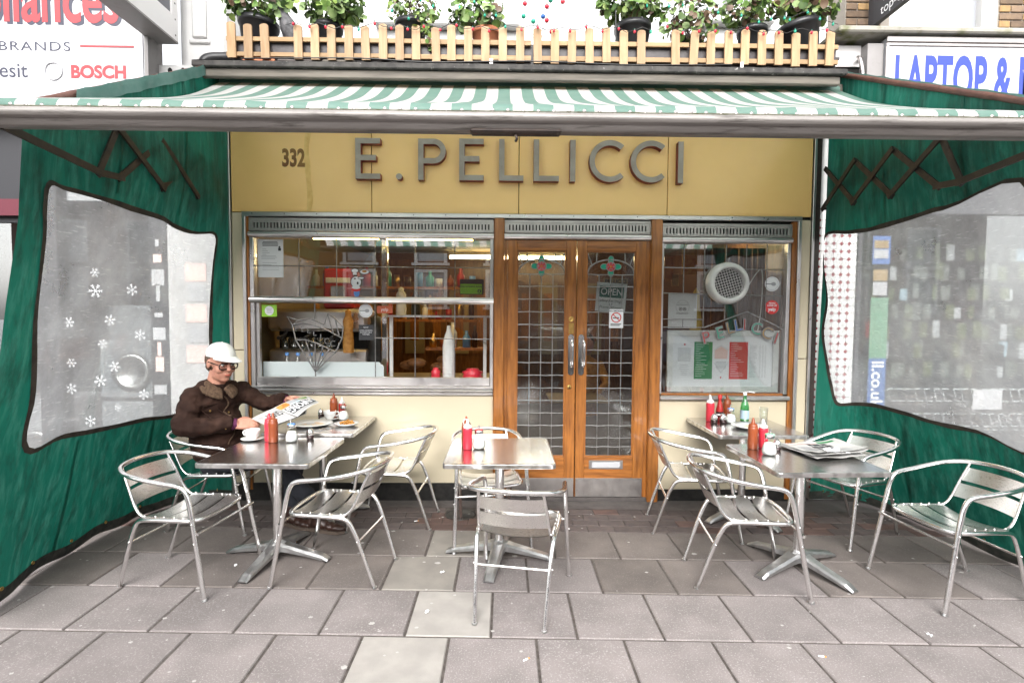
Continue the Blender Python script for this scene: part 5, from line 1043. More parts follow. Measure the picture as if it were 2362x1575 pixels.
b.build('frame', 'slategrey', ls); MB().box(-3.9, -3.12, 4.68, 4.69, .35, 2.9).build('pane', 'glass', ls)
b = MB()
for i in range(9): b.box(-3.10 + .018 * (i % 3), -2.99 - .02 * (i * 7 % 3), 4.634, 4.639, .95 + i * .16 + .02 * (i * 5 % 3), 1.03 + i * .16 + .03 * (i * 3 % 4), [0, 1, 1, 0, 0, 0, 0, 1, 0][i])
b.build('door_notices', ['dull_paper', 'pinkprint'], ls)
MB().box(-5.19, -4.03, 4.60, 4.639, 2.50, 2.64).build('maroon_panel', mat('maroon_panel', (.10, .008, .02), .4), ls)
d = MB().box(-5.19, -5.1, 4.66, 4.72, .02, 2.6).box(-4.12, -4.03, 4.66, 4.72, .02, 2.6).box(-5.1, -4.12, 4.66, 4.72, .02, .25).box(-5.1, -4.12, 4.66, 4.72, 2.45, 2.6).build('glass_door', 'slategrey', ls)
MB().box(-5.1, -4.12, 4.685, 4.69, .25, 2.45).build('pane', 'glass', d); MB().tube([(-4.2, 4.60, .9), (-4.2, 4.60, 2.0)], .02, 10).build('pull_bar', 'chrome', d)
e = empty('push_sign', (-4.25, 4.68, 1.5), label='small white PUSH sign on the shop door at the left edge', cat='sign'); MB().box(-4.305, -4.235, 4.650, 4.655, 1.50, 1.84).build('plate', 'paper', e); MB().box(-4.302, -4.238, 4.648, 4.6495, 1.50, 1.56).build('blue_panel', 'lid_blue', e)
for i, ch in enumerate('PUSH'): o = text('lettering', ch, .07, None, 'ink', e); o.location = Vector((-4.27, 4.6485, 1.765 - i * .058)) - wloc(e)
M['appliance_grey'] = mat('silver_appliance', (.30, .31, .33), .4)
M['shopdark'] = mat('dim_shop_interior', (.07, .07, .075), .7)
b = MB().box(-7, -2.97, 6.4, 6.5, 0, 3.2).box(-7, -2.97, 4.76, 6.4, -.02, .0).box(-7, -2.97, 4.76, 6.4, 3.0, 3.05).box(-2.965, -2.9, 4.9, 6.4, 0, 3.2); b.build('interior', 'shopdark', ls)
for i, (x, y, z, w, h) in enumerate(((-3.42, 5.1, 0, .6, .86), (-3.42, 5.1, .88, .6, .55), (-3.62, 5.5, 0, .62, 1.75), (-4.4, 5.2, 0, .6, .86), (-4.9, 5.4, 0, .6, 1.6))):
    e = empty('white_appliance', (x, y, z), label='white kitchen appliance in the shop window, %s' % ['at the front beneath the smaller one', 'stacked on top of another', 'tall fridge behind the stacked pair', 'low one near the door', 'tall fridge behind the door'][i], cat='appliance', group='white goods in the shop window')
    MB().box(-w / 2, w / 2, -.28, .28, .0, h - .01, bev=.015).build('cabinet', 'appliance_grey', e, (0, 0, 0)); MB().lathe([(.17, 0), (.18, .02), (.13, .03), (.12, .01), (.0001, .012)], 24, (0, -.28, h * .45), 0, 'y').build('door_ring', 'alu', e, (0, 0, 0)) if h < 1 else MB().box(w * .33, w * .38, -.32, -.285, h * .3, h * .7).build('handle', 'alu', e, (0, 0, 0))
e = empty('red_armchair', (-3.35, 4.95, .9), label='red garment and basket on top of the appliance', cat='garment'); MB().sphere((-3.3, 5.0, 1.0), .16, 12, 0, (1, .5, .6)).build('cloth', 'red', e)
sf = MB()
for k in range(6):
    a = k * PI / 3; u, v = math.cos(a), math.sin(a); sf.tube([(0, 0, 0), (u, 0, v)], .13, 4, flat=.4)
    for t in (.5, .78): 
        for s_ in (-1, 1): sf.tube([(u * t, 0, v * t), (u * t + .28 * math.cos(a + s_ * .9), 0, v * t + .28 * math.sin(a + s_ * .9))], .11, 4, flat=.4)
sfm = sf.mesh('snowflake', 'paper')
import itertools
SNOW = [(-3.62, 2.02, .038), (-3.62, 1.86, .055), (-3.30, 1.87, .045), (-3.50, 1.60, .045), (-3.24, 1.47, .045), (-3.57, 1.39, .038), (-3.85, 1.22, .038), (-3.47, 1.19, .045), (-3.60, 1.06, .048), (-3.86, .99, .045), (-3.22, .94, .042), (-3.70, .70, .045), (-3.86, 1.58, .042), (-3.45, .82, .03)]
for i, (x, z, r) in enumerate(SNOW):
    o = obj('snowflake_sticker', sfm, None, (x, 4.673, z), (0, rnd.random(), 0)); o.scale = (r * 1.1, .02, r * 1.1); tag(o, 'white snowflake sticker on the left shop window, %s from the top' % ['first', 'second', 'third', 'fourth', 'fifth', 'sixth', 'seventh', 'eighth', 'ninth', 'tenth', 'eleventh', 'twelfth', 'thirteenth', 'fourteenth'][sorted(range(14), key=lambda k: -SNOW[k][1]).index(i)], 'sticker', 'snowflakes on the shop window')
# projecting sign box above the left screen
e = empty('projecting_sign', (-2.88, 3.9, 3.94), label='big white and grey projecting sign box above the left screen', cat='sign')
MB().box(-2.985, -2.785, 1.4, 4.58, 3.945, 3.96).build('underside', 'boxgrey', e)
b = MB().box(-2.985, -2.785, 1.4, 4.58, 3.9605, 4.155).box(-2.985, -2.785, 4.50, 4.5795, 4.156, 5.2).box(-2.985, -2.785, 1.4, 1.5, 4.156, 5.2); b.build('case', 'boxwhite', e)
MB().box(-2.97, -2.80, 1.5, 4.5, 4.156, 5.2).build('panel', mat('dark_sign_panel', (.06, .06, .075), .15, col2=(.12, .12, .14), ns=1.5), e)
b = MB()
for k in range(5): b.lathe([(.008, 0), (.0001, .003)], 8, (-2.784, 4.54, 4.0 + k * .13), 0, 'x')
b.build('screws', 'dark', e)
# ------------------------------------------------------------------ right neighbour: laptop and phone shop
rs = empty('laptop_shop', (4.2, 4.6, 0), label='phone and laptop shop front beside the cafe with a blue lettered sign', cat='shop front')
MB().box(2.80, 3.155, 4.66, 4.9, 0, 3.55).build('pilaster', 'white', rs)
tl = MB(); s = .069
o_ = s * .28
tl.prism([(o_, .0015), (s - o_, .0015), (s - .0015, o_), (s - .0015, s - o_), (s - o_, s - .0015), (o_, s - .0015), (.0015, s - o_), (.0015, o_)], -.006, 0); tlm = tl.mesh('tile', 'ceramic')
dm = MB().prism([(0, -o_ * .9), (o_ * .9, 0), (0, o_ * .9), (-o_ * .9, 0)], -.0055, 0).mesh('red_tile', mat('red_tile_glaze', (.30, .03, .045), .2))
for j in range(36):
    for i in range(5):
        obj('tile', tlm, rs, Vector((2.805 + i * s, 4.66, .12 + j * s)) - wloc(rs)); obj('red_tile', dm, rs, Vector((2.805 + i * s, 4.66, .12 + j * s)) - wloc(rs))
sb = MB().box(3.165, 6.5, 4.40, 4.62, 3.42, 3.99).build('sign_board', 'signwhite', rs)
b = MB().box(3.16, 6.5, 4.385, 4.399, 3.955, 4.0, 0, .004).box(3.16, 6.5, 4.39, 4.399, 3.925, 3.95, 0, .004).box(3.155, 3.185, 4.385, 4.399, 3.42, 3.924, 0, .004); b.build('sign_frame', 'alu_dull', sb)
MB().box(3.02, 3.154, 4.42, 4.65, 3.40, 3.955).build('sign_return', 'boxgrey', rs)
stext(sb, 'LAPTOP & M', .50, 3.235, 3.495, 4.398, 'signblue', align='LEFT', bold=.016, sx=.42, space=1.05)
MB().box(2.74, 3.019, 4.50, 4.65, 3.80, 3.975).build('blank_panel', 'boxwhite', rs); b = MB().box(2.73, 6.5, 4.34, 4.75, 4.01, 4.06, 0, .012); b.build('coping', mat('mossy_coping', (.34, .32, .28), .9, col2=(.12, .13, .04), ns=6, lo=.5, hi=.68, bump=.6, bs=30), rs)
MB().tube(cr([(3.005, 4.48, 3.86), (2.955, 4.44, 3.85), (2.95, 4.40, 3.80), (2.955, 4.38, 3.65), (2.90, 4.42, 3.58)], 5), .016, 8).build('bracket', 'alu_dull', rs)
MB().box(2.74, 3.02, 4.52, 4.9, 3.55, 3.80).build('dark_gap', 'dark', rs)
br = empty('brick_building', (3.8, 4.72, 4.06), label='brown brick upper wall above the laptop shop', cat='building')
M['brick'] = mat('london_stock_brick', (.20, .135, .085), .9, col2=(.13, .09, .065), ns=14, bump=.5, bs=90, var=.3)
M['brick2'] = mat('ochre_stock_brick', (.33, .21, .09), .9, col2=(.24, .15, .07), ns=14, bump=.5, bs=90, var=.2)
M['mortar'] = mat('lime_mortar', (.30, .27, .235), .95, bump=.6, bs=120)
b = MB(); wallholes(b, 3.021, 7, 4.06, 7.5, 4.735, 4.99, [(3.42, 4.40, 4.06, 6.2)]); b.build('mortar', 'mortar', br)
bk = {k: MB().box(.003, .212, -.012, .0, .004, .061, 0, .004).mesh('brick', k) for k in ('brick', 'brick2')}
hb = {k: MB().box(.003, .10, -.012, .0, .004, .061, 0, .004).mesh('brick', k) for k in ('brick', 'brick2')}
for j in range(10):
    for seg0, seg1 in ((3.022, 3.415), (4.405, 5.2)):
        x = seg0
        if j % 2: obj('brick', hb[rnd.choice(('brick', 'brick2'))], br, Vector((x, 4.735, 4.065 + j * .067)) - wloc(br)); x += .104
        while x + .215 < seg1 + .02:
            obj('brick', bk['brick2' if rnd.random() < .25 else 'brick'], br, Vector((x, 4.735 + rnd.uniform(-.002, .002), 4.065 + j * .067)) - wloc(br)); x += .216
b = MB().box(3.42, 3.47, 4.74, 4.85, 4.06, 6.2).box(4.26, 4.40, 4.74, 4.85, 4.06, 6.2).box(3.47, 4.26, 4.74, 4.85, 4.06, 4.09); w = b.build('window', 'white', br)
MB().box(3.47, 4.26, 4.80, 4.81, 4.09, 6.2).build('pane', 'dimglass', w); MB().box(3.475, 4.15, 4.775, 4.79, 4.09, 5.5).build('white_board', 'white', w)
e = empty('top_up_sign', (3.2, 4.4, 4.18), label='black projecting sign reading top-up at the upper right', cat='sign')
b = MB().box(3.18, 3.225, 3.9, 4.60, 4.20, 4.8).box(3.1795, 3.2255, 4.601, 4.66, 4.19, 4.8); b.build('case', 'ink', e)
# sign face looks towards -x
M['purple_print'] = mat('purple_print', (.35, .05, .32), .4)
tb = text_mb('top-up', .11, align='CENTER'); tb.xf(Matrix.Translation((3.178, 4.36, 4.235)) @ Matrix.Rotation(-PI / 2, 4, 'Z')); tb.build('lettering', 'paper', e)
b = MB().box(3.1785, 3.1795, 4.25, 4.48, 4.34, 4.62, 1).box(3.1775, 3.1784, 4.265, 4.465, 4.355, 4.605, 0); b.build('logo_square', ['purple_print', 'paper'], e)
# window of the phone shop
b = MB().box(3.156, 3.19, 4.64, 4.75, 0, 3.4).box(3.19, 6.5, 4.64, 4.75, 0, .45).box(3.19, 6.5, 4.64, 4.75, 2.6, 3.4).box(5.6, 5.7, 4.64, 4.75, .45, 2.6); b.build('frame', 'shopdark', rs)
MB().box(3.19, 5.6, 4.68, 4.69, .45, 2.6).build('pane', 'glass', rs)
MB().box(3.19, 6.5, 6.3, 6.4, 0, 3.2).box(3.19, 6.5, 4.76, 6.3, -.02, .0).box(3.19, 6.5, 4.76, 6.3, 2.95, 3.0).box(3.10, 3.19, 4.91, 6.3, 0, 3.2).build('interior', 'shopdark', rs)
lamp('fluorescent_lamp', (3.6, 5.2, 2.85), (4.9, 5.2, 2.85), .02, glow('greenish_tube_light', (.85, 1., .65), 16.0), 'pale tube light on the ceiling of the phone shop')
M['band_blue'] = mat('faded_blue_film', (.07, .14, .34), .5); M['band_green'] = mat('faded_green_film', (.12, .26, .16), .5)
e = empty('vertical_banner', (3.36, 4.67, .8), label='blue and green vertical window banner ending in .co.uk', cat='banner')
MB().box(3.30, 3.46, 4.660, 4.665, .82, 1.30).build('blue_band', 'band_blue', e); MB().box(3.30, 3.46, 4.660, 4.665, 1.301, 1.85).build('green_band', 'band_green', e); MB().box(3.30, 3.46, 4.660, 4.665, 2.15, 2.40).build('top_poster', 'band_blue', e)
tb = text_mb('ll.co.uk', .15, align='LEFT', bold=.004); tb.xf(Matrix.Translation((3.335, 4.659, 1.28)) @ Matrix.Rotation(PI / 2, 4, 'Y')); tb.build('lettering', 'paper', e)
b = MB()
for i, (z, h) in enumerate(((1.87, .12), (2.0, .10), (2.2, .08), (2.29, .07))): b.box(3.31, 3.44, 4.656, 4.659, z, z + h, i % 2)
b.build('leaflets', ['dull_paper', 'int_wall'], e)
e = empty('phone_display', (4.2, 5.0, .45), label='shelves of phone cases and handsets in the phone shop window', cat='display')
for z in (.62, .86): MB().box(3.5, 5.55, 4.80, 5.1, z - .012, z).build('shelf', 'tumbler', e)
for z in (1.3, 1.5, 1.7, 1.9, 2.1): 
    b = MB()
    b.tube([(3.75, 5.3, z), (5.5, 5.3, z)], .006, 5)
    b.build('rack_bar', 'alu', e)
ph = MB().box(-.035, .035, -.004, .004, 0, .13, 0, .004).box(-.031, .031, -.006, -.0045, .012, .118, 1).mesh('handset', ['paper', 'ink'])
for i in range(44):
    o = obj('handset', ph, e, Vector((3.52 + (i % 22) * .092 + .02 * rnd.random(), 4.9, .63 if i < 22 else .87)) - wloc(e), (-.3, 0, rnd.uniform(-.2, .2)))
M['packgrey'] = mat('pack_grey', (.22, .23, .21), .4); M['packolive'] = mat('pack_olive', (.16, .18, .09), .4)
cs = [MB().box(-.04, .04, -.008, .008, 0, .15, 0, .004).mesh('phone_case', m) for m in ('ink', 'tomato', 'signgrey', 'packgrey', 'label_blue', 'packolive')]
for i in range(126):
    o = obj('phone_case', rnd.choices(cs, (4, .4, 1.5, 5, .5, 5))[0], e, Vector((3.6 + (i % 18) * .105, 5.0 + .12 * rnd.random(), 1.08 + (i // 18) * .19 + .02 * rnd.random())) - wloc(e)); o.scale = (rnd.uniform(.7, 1.15), 1, rnd.uniform(.7, 1.15))
b = MB().box(4.28, 4.55, 4.665, 4.668, .84, 1.02); e2 = empty('price_sheet', (4.41, 4.66, .84), label='white price sheet taped low inside the phone shop window', cat='notice'); b.build('sheet', 'dull_paper', e2)
# ------------------------------------------------------------------ the other side of the street (seen in the glass and the metal)
op = empty('opposite_terrace', (0, -16.5, 0), label='brown brick terrace across the street, mirrored in the cafe windows', cat='building')
M['farbrick'] = mat('far_brick', (.13, .062, .042), .9, col2=(.085, .042, .03), ns=9, stretch=(1, 1, 3), bump=.3, bs=20)
YO = -16.5
holes = [(x, x + 1.3, z, z + h_) for x in [-21.8 + 3.5 * k for k in range(13)] for z, h_ in ((2.2, 1.6), (4.35, 1.7))]
b = MB(); wallholes(b, -24, 24, 0, 6.9, YO - .3, YO, holes); b.build('wall', 'farbrick', op)
for h in holes:
    b = MB().box(h[0] - .16, h[0], YO - .04, YO + .05, h[2] - .08, h[3] + .16).box(h[1], h[1] + .16, YO - .04, YO + .05, h[2] - .08, h[3] + .16).box(h[0], h[1], YO - .04, YO + .05, h[3], h[3] + .16).box(h[0] - .28, h[1] + .28, YO - .06, YO + .15, h[2] - .2, h[2] - .08).box(h[0], h[1], YO - .1, YO - .06, (h[2] + h[3]) / 2 - .04, (h[2] + h[3]) / 2 + .04)
    w = b.build('window', 'white', op); MB().box(h[0], h[1], YO - .16, YO - .12, h[2], h[3]).build('pane', 'dimglass', w)
MB().box(-24.3, 24.3, YO - .5, YO + .2, 6.9, 7.1).build('parapet', 'boxgrey', op)
def car(x, y, m, lb):
    e = empty('parked_car', (x, y, -.13), label=lb, cat='car', group='cars parked across the street')
    side = [(-2.1, .35), (-2.12, .6), (-2.0, .82), (-1.3, .92), (-.7, 1.38), (.3, 1.46), (1.1, 1.38), (1.75, .98), (2.1, .9), (2.15, .5), (2.05, .3), (1.72, .3)] + [(1.4 + .34 * math.cos(a), .32 + .34 * math.sin(a)) for a in (.2, .8, 1.57, 2.3, 2.9)] + [(-1.02, .28)] + [(-1.36 + .34 * math.cos(a), .32 + .34 * math.sin(a)) for a in (.2, .8, 1.57, 2.3, 2.9)] + [(-1.75, .3)]
    b = MB().prism(ccw(side), -.84, .84); me = b.mesh('body', m); obj('body', me, e, (0, 0, 0))
    for s_ in (-1, 1):
        for wx in ([(-1.15, .95), (-.65, 1.32), (.22, 1.38), (.22, .95)], [(.30, .95), (.30, 1.38), (1.02, 1.31), (1.5, .98)]): MB().prism(ccw(wx), .845 * s_ - .003, .845 * s_ + .003).build('side_window', 'dimglass', e, (0, 0, 0))
        for wxx in (-1.36, 1.4): MB().lathe([(.0001, -.1), (.2, -.1), (.31, -.09), (.32, 0), (.31, .09), (.2, .1), (.0001, .1)], 20, (wxx, .76 * s_, .32), 0, 'y').build('wheel', 'rubber', e, (0, 0, 0))
    MB().prism(ccw([(-1.26, .95), (-.72, 1.36), (-.70, 1.385), (-1.30, .925)]), -.7, .7).build('windscreen', 'dimglass', e, (0, 0, 0))
    b = MB(); b.tube([(-.5, -.7, 1.50), (1.0, -.7, 1.47)], .02, 6).tube([(-.5, .7, 1.50), (1.0, .7, 1.47)], .02, 6); b.build('roof_rail', 'chrome', e, (0, 0, 0))
M['carblack'] = mat('black_car_paint', (.012, .013, .016), .2, coat=1.); M['carblue'] = mat('dark_blue_car_paint', (.02, .04, .09), .2, coat=1.); M['carsilver'] = mat('silver_car_paint', (.42, .43, .45), .25, .6, coat=1.)
car(1.4, -3.2, 'carblack', 'black estate car parked at the kerb behind the viewer'); car(-3.8, -3.2, 'carsilver', 'silver car parked at the kerb behind the viewer'); car(4.5, -8.2, 'carblue', 'dark blue car parked on the far side of the street')
# ------------------------------------------------------------------ chairs
def make_chair():
    e = empty('chair', (0, 0, 0))
    def mir(p): return [(-x, y, z) for x, y, z in reversed(p)]
    half = [(.275, .31, 0), (.262, .255, .30), (.254, .215, .52), (.252, .185, .62), (.254, .14, .655), (.262, .03, .672), (.268, -.10, .694), (.248, -.215, .716), (.17, -.30, .733)]
    p = cr(half + [(0, -.335, .74)] + mir(half), 5); MB().tube(p, .0142, 10).build('arm_frame', 'chair', e)
    half = [(.19, -.315, 0), (.203, -.235, .25), (.212, -.185, .375), (.218, -.145, .425), (.224, -.06, .438), (.226, .08, .441), (.222, .16, .441), (.19, .215, .44), (.10, .236, .44)]
    p = cr(half + [(0, .24, .44)] + mir(half), 5); MB().tube(p, .0132, 10).build('seat_frame', 'chair', e)
    for s in (-1, 1):
        MB().tube(cr([(.213 * s, .02, .447), (.208 * s, -.08, .442), (.203 * s, -.145, .452), (.198 * s, -.19, .50), (.190 * s, -.235, .60), (.176 * s, -.292, .727)], 5), .0095, 8).build('back_post', 'chair', e)
        for q in ((.2705, .234, .442), (.2745, .249, .33), (.2195, -.219, .29)): MB().sphere((q[0] * s, q[1], q[2]), .0055, 6).build('rivet', 'chrome', e)
        MB().tube([(.19 * s, -.315, .0), (.189 * s, -.318, .012)], .0142, 10).build('foot_cap', 'cast', e); MB().tube([(.2755 * s, .312, .0), (.2748 * s, .308, .012)], .0148, 10).build('foot_cap', 'cast', e)
    def yp(z): return -.19 - (z - .50) * .45
    for z0, z1 in ((.508, .592), (.612, .694)):
        n = 6
        def fn(u, v, sgn, th):
            x = (u * 2 - 1) * .188; z = z0 + (z1 - z0) * v; rip = 0 * (1 if int(round(v * n)) % 2 else -1)
            return (x, yp(z) - .034 * (1 - (x / .188) ** 2) + th + rip * sgn, z)
        b = MB().grid(14, n, lambda u, v: fn(u, v, 1, .0)).grid(14, n, lambda u, v: fn(1 - u, v, 1, -.004))
        b.build('back_slat', 'slat', e)
    for y0, y1 in ((-.135, -.025), (-.008, .098), (.115, .215)):
        n = 4
        def fn(u, v, th):
            x = (u * 2 - 1) * .217; y = y0 + (y1 - y0) * v; rip = 0 * (1 if int(round(v * n)) % 2 else -1)
            return (x, y, .452 - .030 * (1 - (x / .217) ** 2) + th + rip)
        b = MB().grid(16, n, lambda u, v: fn(u, v, 0)).grid(16, n, lambda u, v: fn(u, 1 - v, -.004))
        for s in (-1, 1):
            for y in (y0 + .02, y1 - .02): b.sphere((.211 * s, y, .4545), .006, 6)
        b.build('seat_slat', 'slat', e)
    MB().tube([(-.206, -.222, .285), (.206, -.222, .285)], .0085, 8).build('rear_stretcher', 'chair', e)
    MB().tube([(-.262, .262, .385), (.262, .262, .385)], .0085, 8).build('front_stretcher', 'chair', e)
    return e
CH = [((-2.317, 3.32), (-1.676, 3.234), 'empty, nearest the left canvas screen, facing the centre'), ((-.755, 3.297), (-1.389, 3.381), 'empty, on the door side of the front left table'),
      ((-.567, 4.166), (-1.19, 4.20), 'empty, against the cream wall right of the back left table'), ((-2.57, 4.12), (-1.95, 4.14), 'the one the reading man sits on'),
      ((-.16, 4.22), (-.07, 3.60), 'behind the small centre table with its back to the door'), ((.037, 2.721), (.15, 3.295), 'in front of the centre table with its back to the viewer'),
      ((1.18, 4.096), (1.80, 4.0), 'beside the door post at the back right table'), ((1.216, 3.286), (1.836, 3.203), 'at the left of the front right table with the newspaper'),
      ((2.97, 4.08), (2.383, 3.87), 'close to the right canvas screen at the back right table'), ((3.07, 3.13), (2.449, 3.08), 'at the right edge of the picture by the front right table')]
c0 = make_chair()
for i, (r, f, lb) in enumerate(CH):
    o = c0 if i == 0 else copy_tree(c0)
    dx, dy = f[0] - r[0], f[1] - r[1]
    o.location = ((r[0] + f[0]) / 2, (r[1] + f[1]) / 2, .001); o.rotation_euler = (0, 0, math.atan2(-dx, dy)); tag(o, 'aluminium armchair: ' + lb, 'chair', 'aluminium terrace chairs')
# ------------------------------------------------------------------ tables
def table_top_material():
    m = bpy.data.materials.new('swirled_steel_top'); m.use_nodes = True; nt = m.node_tree; b = nt.nodes['Principled BSDF']; L = nt.links.new
    b.inputs['Metallic'].default_value = 1; b.inputs['Roughness'].default_value = .16
    tc = nd(nt, 'ShaderNodeTexCoord'); mp = nd(nt, 'ShaderNodeMapping'); mp.inputs['Scale'].default_value = (26, 26, 1); L(tc.outputs['Object'], mp.inputs[0])
    v = nd(nt, 'ShaderNodeTexVoronoi', feature='F1'); v.inputs['Randomness'].default_value = .15; v.inputs['Scale'].default_value = 1; L(mp.outputs[0], v.inputs['Vector'])
    rp = nd(nt, 'ShaderNodeMapRange'); rp.inputs[1].default_value = 0; rp.inputs[2].default_value = .7; rp.inputs[3].default_value = .15; rp.inputs[4].default_value = .24; L(v.outputs['Distance'], rp.inputs[0]); L(rp.outputs[0], b.inputs['Roughness'])
    mx = nd(nt, 'ShaderNodeMix', data_type='RGBA'); mx.inputs['A'].default_value = (.74, .725, .71, 1); mx.inputs['B'].default_value = (.60, .585, .575, 1); L(v.outputs['Distance'], mx.inputs['Factor']); L(mx.outputs['Result'], b.inputs['Base Color'])
    w = nd(nt, 'ShaderNodeTexNoise'); w.inputs['Scale'].default_value = 160; L(tc.outputs['Object'], w.inputs['Vector'])
    bp = nd(nt, 'ShaderNodeBump'); bp.inputs['Strength'].default_value = .02; bp.inputs['Distance'].default_value = .002; L(w.outputs['Fac'], bp.inputs['Height']); L(bp.outputs[0], b.inputs['Normal'])
    return m
M['ttop'] = table_top_material()
M['tedge'] = mat('patterned_steel_edge', (.66, .65, .64), .28, 1., col2=(.42, .41, .40), ns=20, lo=.42, hi=.58, det=1)
def rrect(h, r, n=6):
    out = []
    for cx, cy, a0 in ((h - r, h - r, 0), (-(h - r), h - r, 90), (-(h - r), -(h - r), 180), (h - r, -(h - r), 270)):
        for k in range(n + 1): a = math.radians(a0 + 90 * k / n); out.append((cx + r * math.cos(a), cy + r * math.sin(a)))
    return out
def make_table(H):
    e = empty('table', (0, 0, 0)); h = .352
    O, I = rrect(h, .03), rrect(h - .006, .026); n = len(O); V, F = [], []
    lv = [(O, -.030, 1), (rrect(h + .001, .03), -.026, 1), (rrect(h + .001, .03), -.006, 1), (O, -.002, 1), (I, 0, 1)]
    for ring, z, _ in lv: V += [(x, y, H + z) for x, y in ring]
    b = MB(); b.add(V, [(r * n + k, r * n + (k + 1) % n, (r + 1) * n + (k + 1) % n, (r + 1) * n + k) for r in range(4) for k in range(n)], 1)
    b.add(V[:n], [list(range(n))[::-1]], 1); b.add(V[-n:], [list(range(n))], 0); b.build('table_top', ['ttop', 'tedge'], e)
    MB().tube([(0, 0, .07), (0, 0, H - .03)], .031, 20).tube([(0, 0, .065), (0, 0, .085)], .035, 20).build('column', 'chair', e)
    MB().box(-.16, .16, -.16, .16, H - .042, H - .0305).build('top_plate', 'cast', e)
    for k in range(4):
        a = k * PI / 2; m4 = Matrix.Rotation(a, 4, 'Z'); b = MB(); secs = []
        for t in range(9):
            u = t / 8; x = .0 + .375 * u; hw = .047 - .015 * u + .014 * max(0, .25 - u) * 4; top = .125 - .090 * u ** .85 if u < .98 else .020; bot = .055 * max(0, 1 - u * 1.1) ** .8 + .012
            secs.append([(x, -hw, bot), (x, -hw, top - .012), (x, -hw * .62, top), (x, hw * .62, top), (x, hw, top - .012), (x, hw, bot)])
        V = [v for s_ in secs for v in s_]
        F = [(i * 6 + q, (i + 1) * 6 + q, (i + 1) * 6 + (q + 1) % 6, i * 6 + (q + 1) % 6) for i in range(8) for q in range(6)]
        b.add(V, F, 0, False); b.add(secs[-1], [(0, 1, 2, 3, 4, 5)]); b.xf(m4); b.build('foot', 'cast', e)
        MB().lathe([(.016, 0), (.018, .006), (.010, .008), (.008, .015)], 12, tuple(m4 @ Vector((.345, 0, 0)))).build('foot_pad', 'rubber', e)
    return e
ZT, ZB = .745, .766
t0 = make_table(ZT); t1 = make_table(ZB)
for i, (pr, x, y, a, br_, lb) in enumerate([(t0, -1.545, 3.525, -.02, -.15, 'front left with a cup and two sauce bottles'), (t0, -.028, 3.53, 0., -.17, 'in the centre with two bottles and a sugar pourer'), (t0, 1.965, 3.375, .03, .42, 'front right carrying a folded newspaper'),
                                            (t1, -1.49, 4.262, 0., .5, 'back left where the man reads'), (t1, 1.985, 4.258, .01, .42, 'back right with a green bottle')]):
    o = pr if i in (0, 3) else copy_tree(pr)
    o.location = (x, y, .0); o.rotation_euler = (0, 0, a); tag(o, 'square steel topped table ' + lb, 'table', 'terrace tables')
    for ch in o.children:
        if ch.name.startswith(('foot',)): ch.rotation_euler = (0, 0, br_)
# ------------------------------------------------------------------ things on the tables
def squeeze(x, y, z, m, cap, lb, s=1., hook=False):
    e = empty('squeeze_bottle', (x, y, z), label=lb, cat='sauce bottle')
    MB().lathe([(.0001, 0), (.029, 0), (.032, .006), (.0325, .05), (.031, .09), (.0325, .125), (.031, .142), (.027, .150)], 22).build('body', m, e, (0, 0, 0))
    b = MB().lathe([(.0285, .148), (.0285, .162), (.020, .168), (.013, .173), (.0085, .195), (.004, .208), (.0001, .209)], 18)
    if hook: b.tube(cr([(.004, 0, .20), (.018, 0, .207), (.028, 0, .195), (.027, 0, .178), (.024, 0, .168)], 4), .003, 6)
    b.build('nozzle_cap', cap, e, (0, 0, 0)); e.scale = (s, s, s); e.rotation_euler = (0, 0, rnd.random() * 6)
def sugar(x, y, z, lid, lb, s=1.):
    e = empty('sugar_pourer', (x, y, z), label=lb, cat='sugar pourer')
    MB().lathe([(.0001, .001), (.036, .001), (.043, .012), (.045, .03), (.040, .055), (.031, .08), (.027, .105), (.027, .112)], 22).build('glass_jar', 'tumbler', e, (0, 0, 0))
    MB().lathe([(.0001, .004), (.034, .004), (.0405, .014), (.0425, .03), (.038, .054), (.029, .078), (.0001, .084)], 20).build('sugar', 'sugar', e, (0, 0, 0))
    b = MB().lathe([(.029, .108), (.0295, .128), (.026, .133), (.0001, .135)], 20, mi=0); b.lathe([(.0285, .126), (.0285, .134), (.020, .137), (.0001, .138)], 20, mi=1); b.tube([(.004, 0, .13), (.006, 0, .165)], .0065, 8, 0); b.build('lid', ['steel_egg', lid], e, (0, 0, 0)); e.scale = (s, s, s); e.rotation_euler = (0, 0, rnd.random() * 6)
def egg(x, y, z, lb, s=1.):
    e = empty('salt_shaker', (x, y, z), label=lb, cat='shaker')
    MB().lathe([(.0001, 0), (.022, 0), (.025, .01), (.0262, .03)], 18).build('base', 'label_dark', e, (0, 0, 0)); MB().lathe([(.0264, .03), (.026, .045), (.022, .062), (.014, .075), (.0001, .081)], 18).build('dome', 'steel_egg', e, (0, 0, 0)); e.scale = (s, s, s)
def saucer_cup(x, y, z, lb, ang=PI):
    e = empty('saucer', (x, y, z), label='white saucer under ' + lb, cat='saucer'); MB().lathe([(.0001, .003), (.04, .002), (.045, .0), (.05, .004), (.078, .014), (.079, .017), (.05, .009), (.0001, .007)], 30).build('dish', 'ceramic', e, (0, 0, 0))
    e = empty('cup', (x, y, z + .008), label=lb, cat='cup'); MB().lathe([(.0001, .0), (.026, .0), (.028, .006), (.042, .022), (.050, .045), (.053, .070), (.051, .070), (.047, .045), (.038, .022), (.0001, .010)], 28).build('bowl', 'ceramic', e, (0, 0, 0))
    MB().tube(cr([(.049, 0, .056), (.066, 0, .058), (.074, 0, .045), (.064, 0, .028), (.045, 0, .024)], 5), .0052, 8).build('handle', 'ceramic', e, (0, 0, 0)); e.rotation_euler = (0, 0, ang)
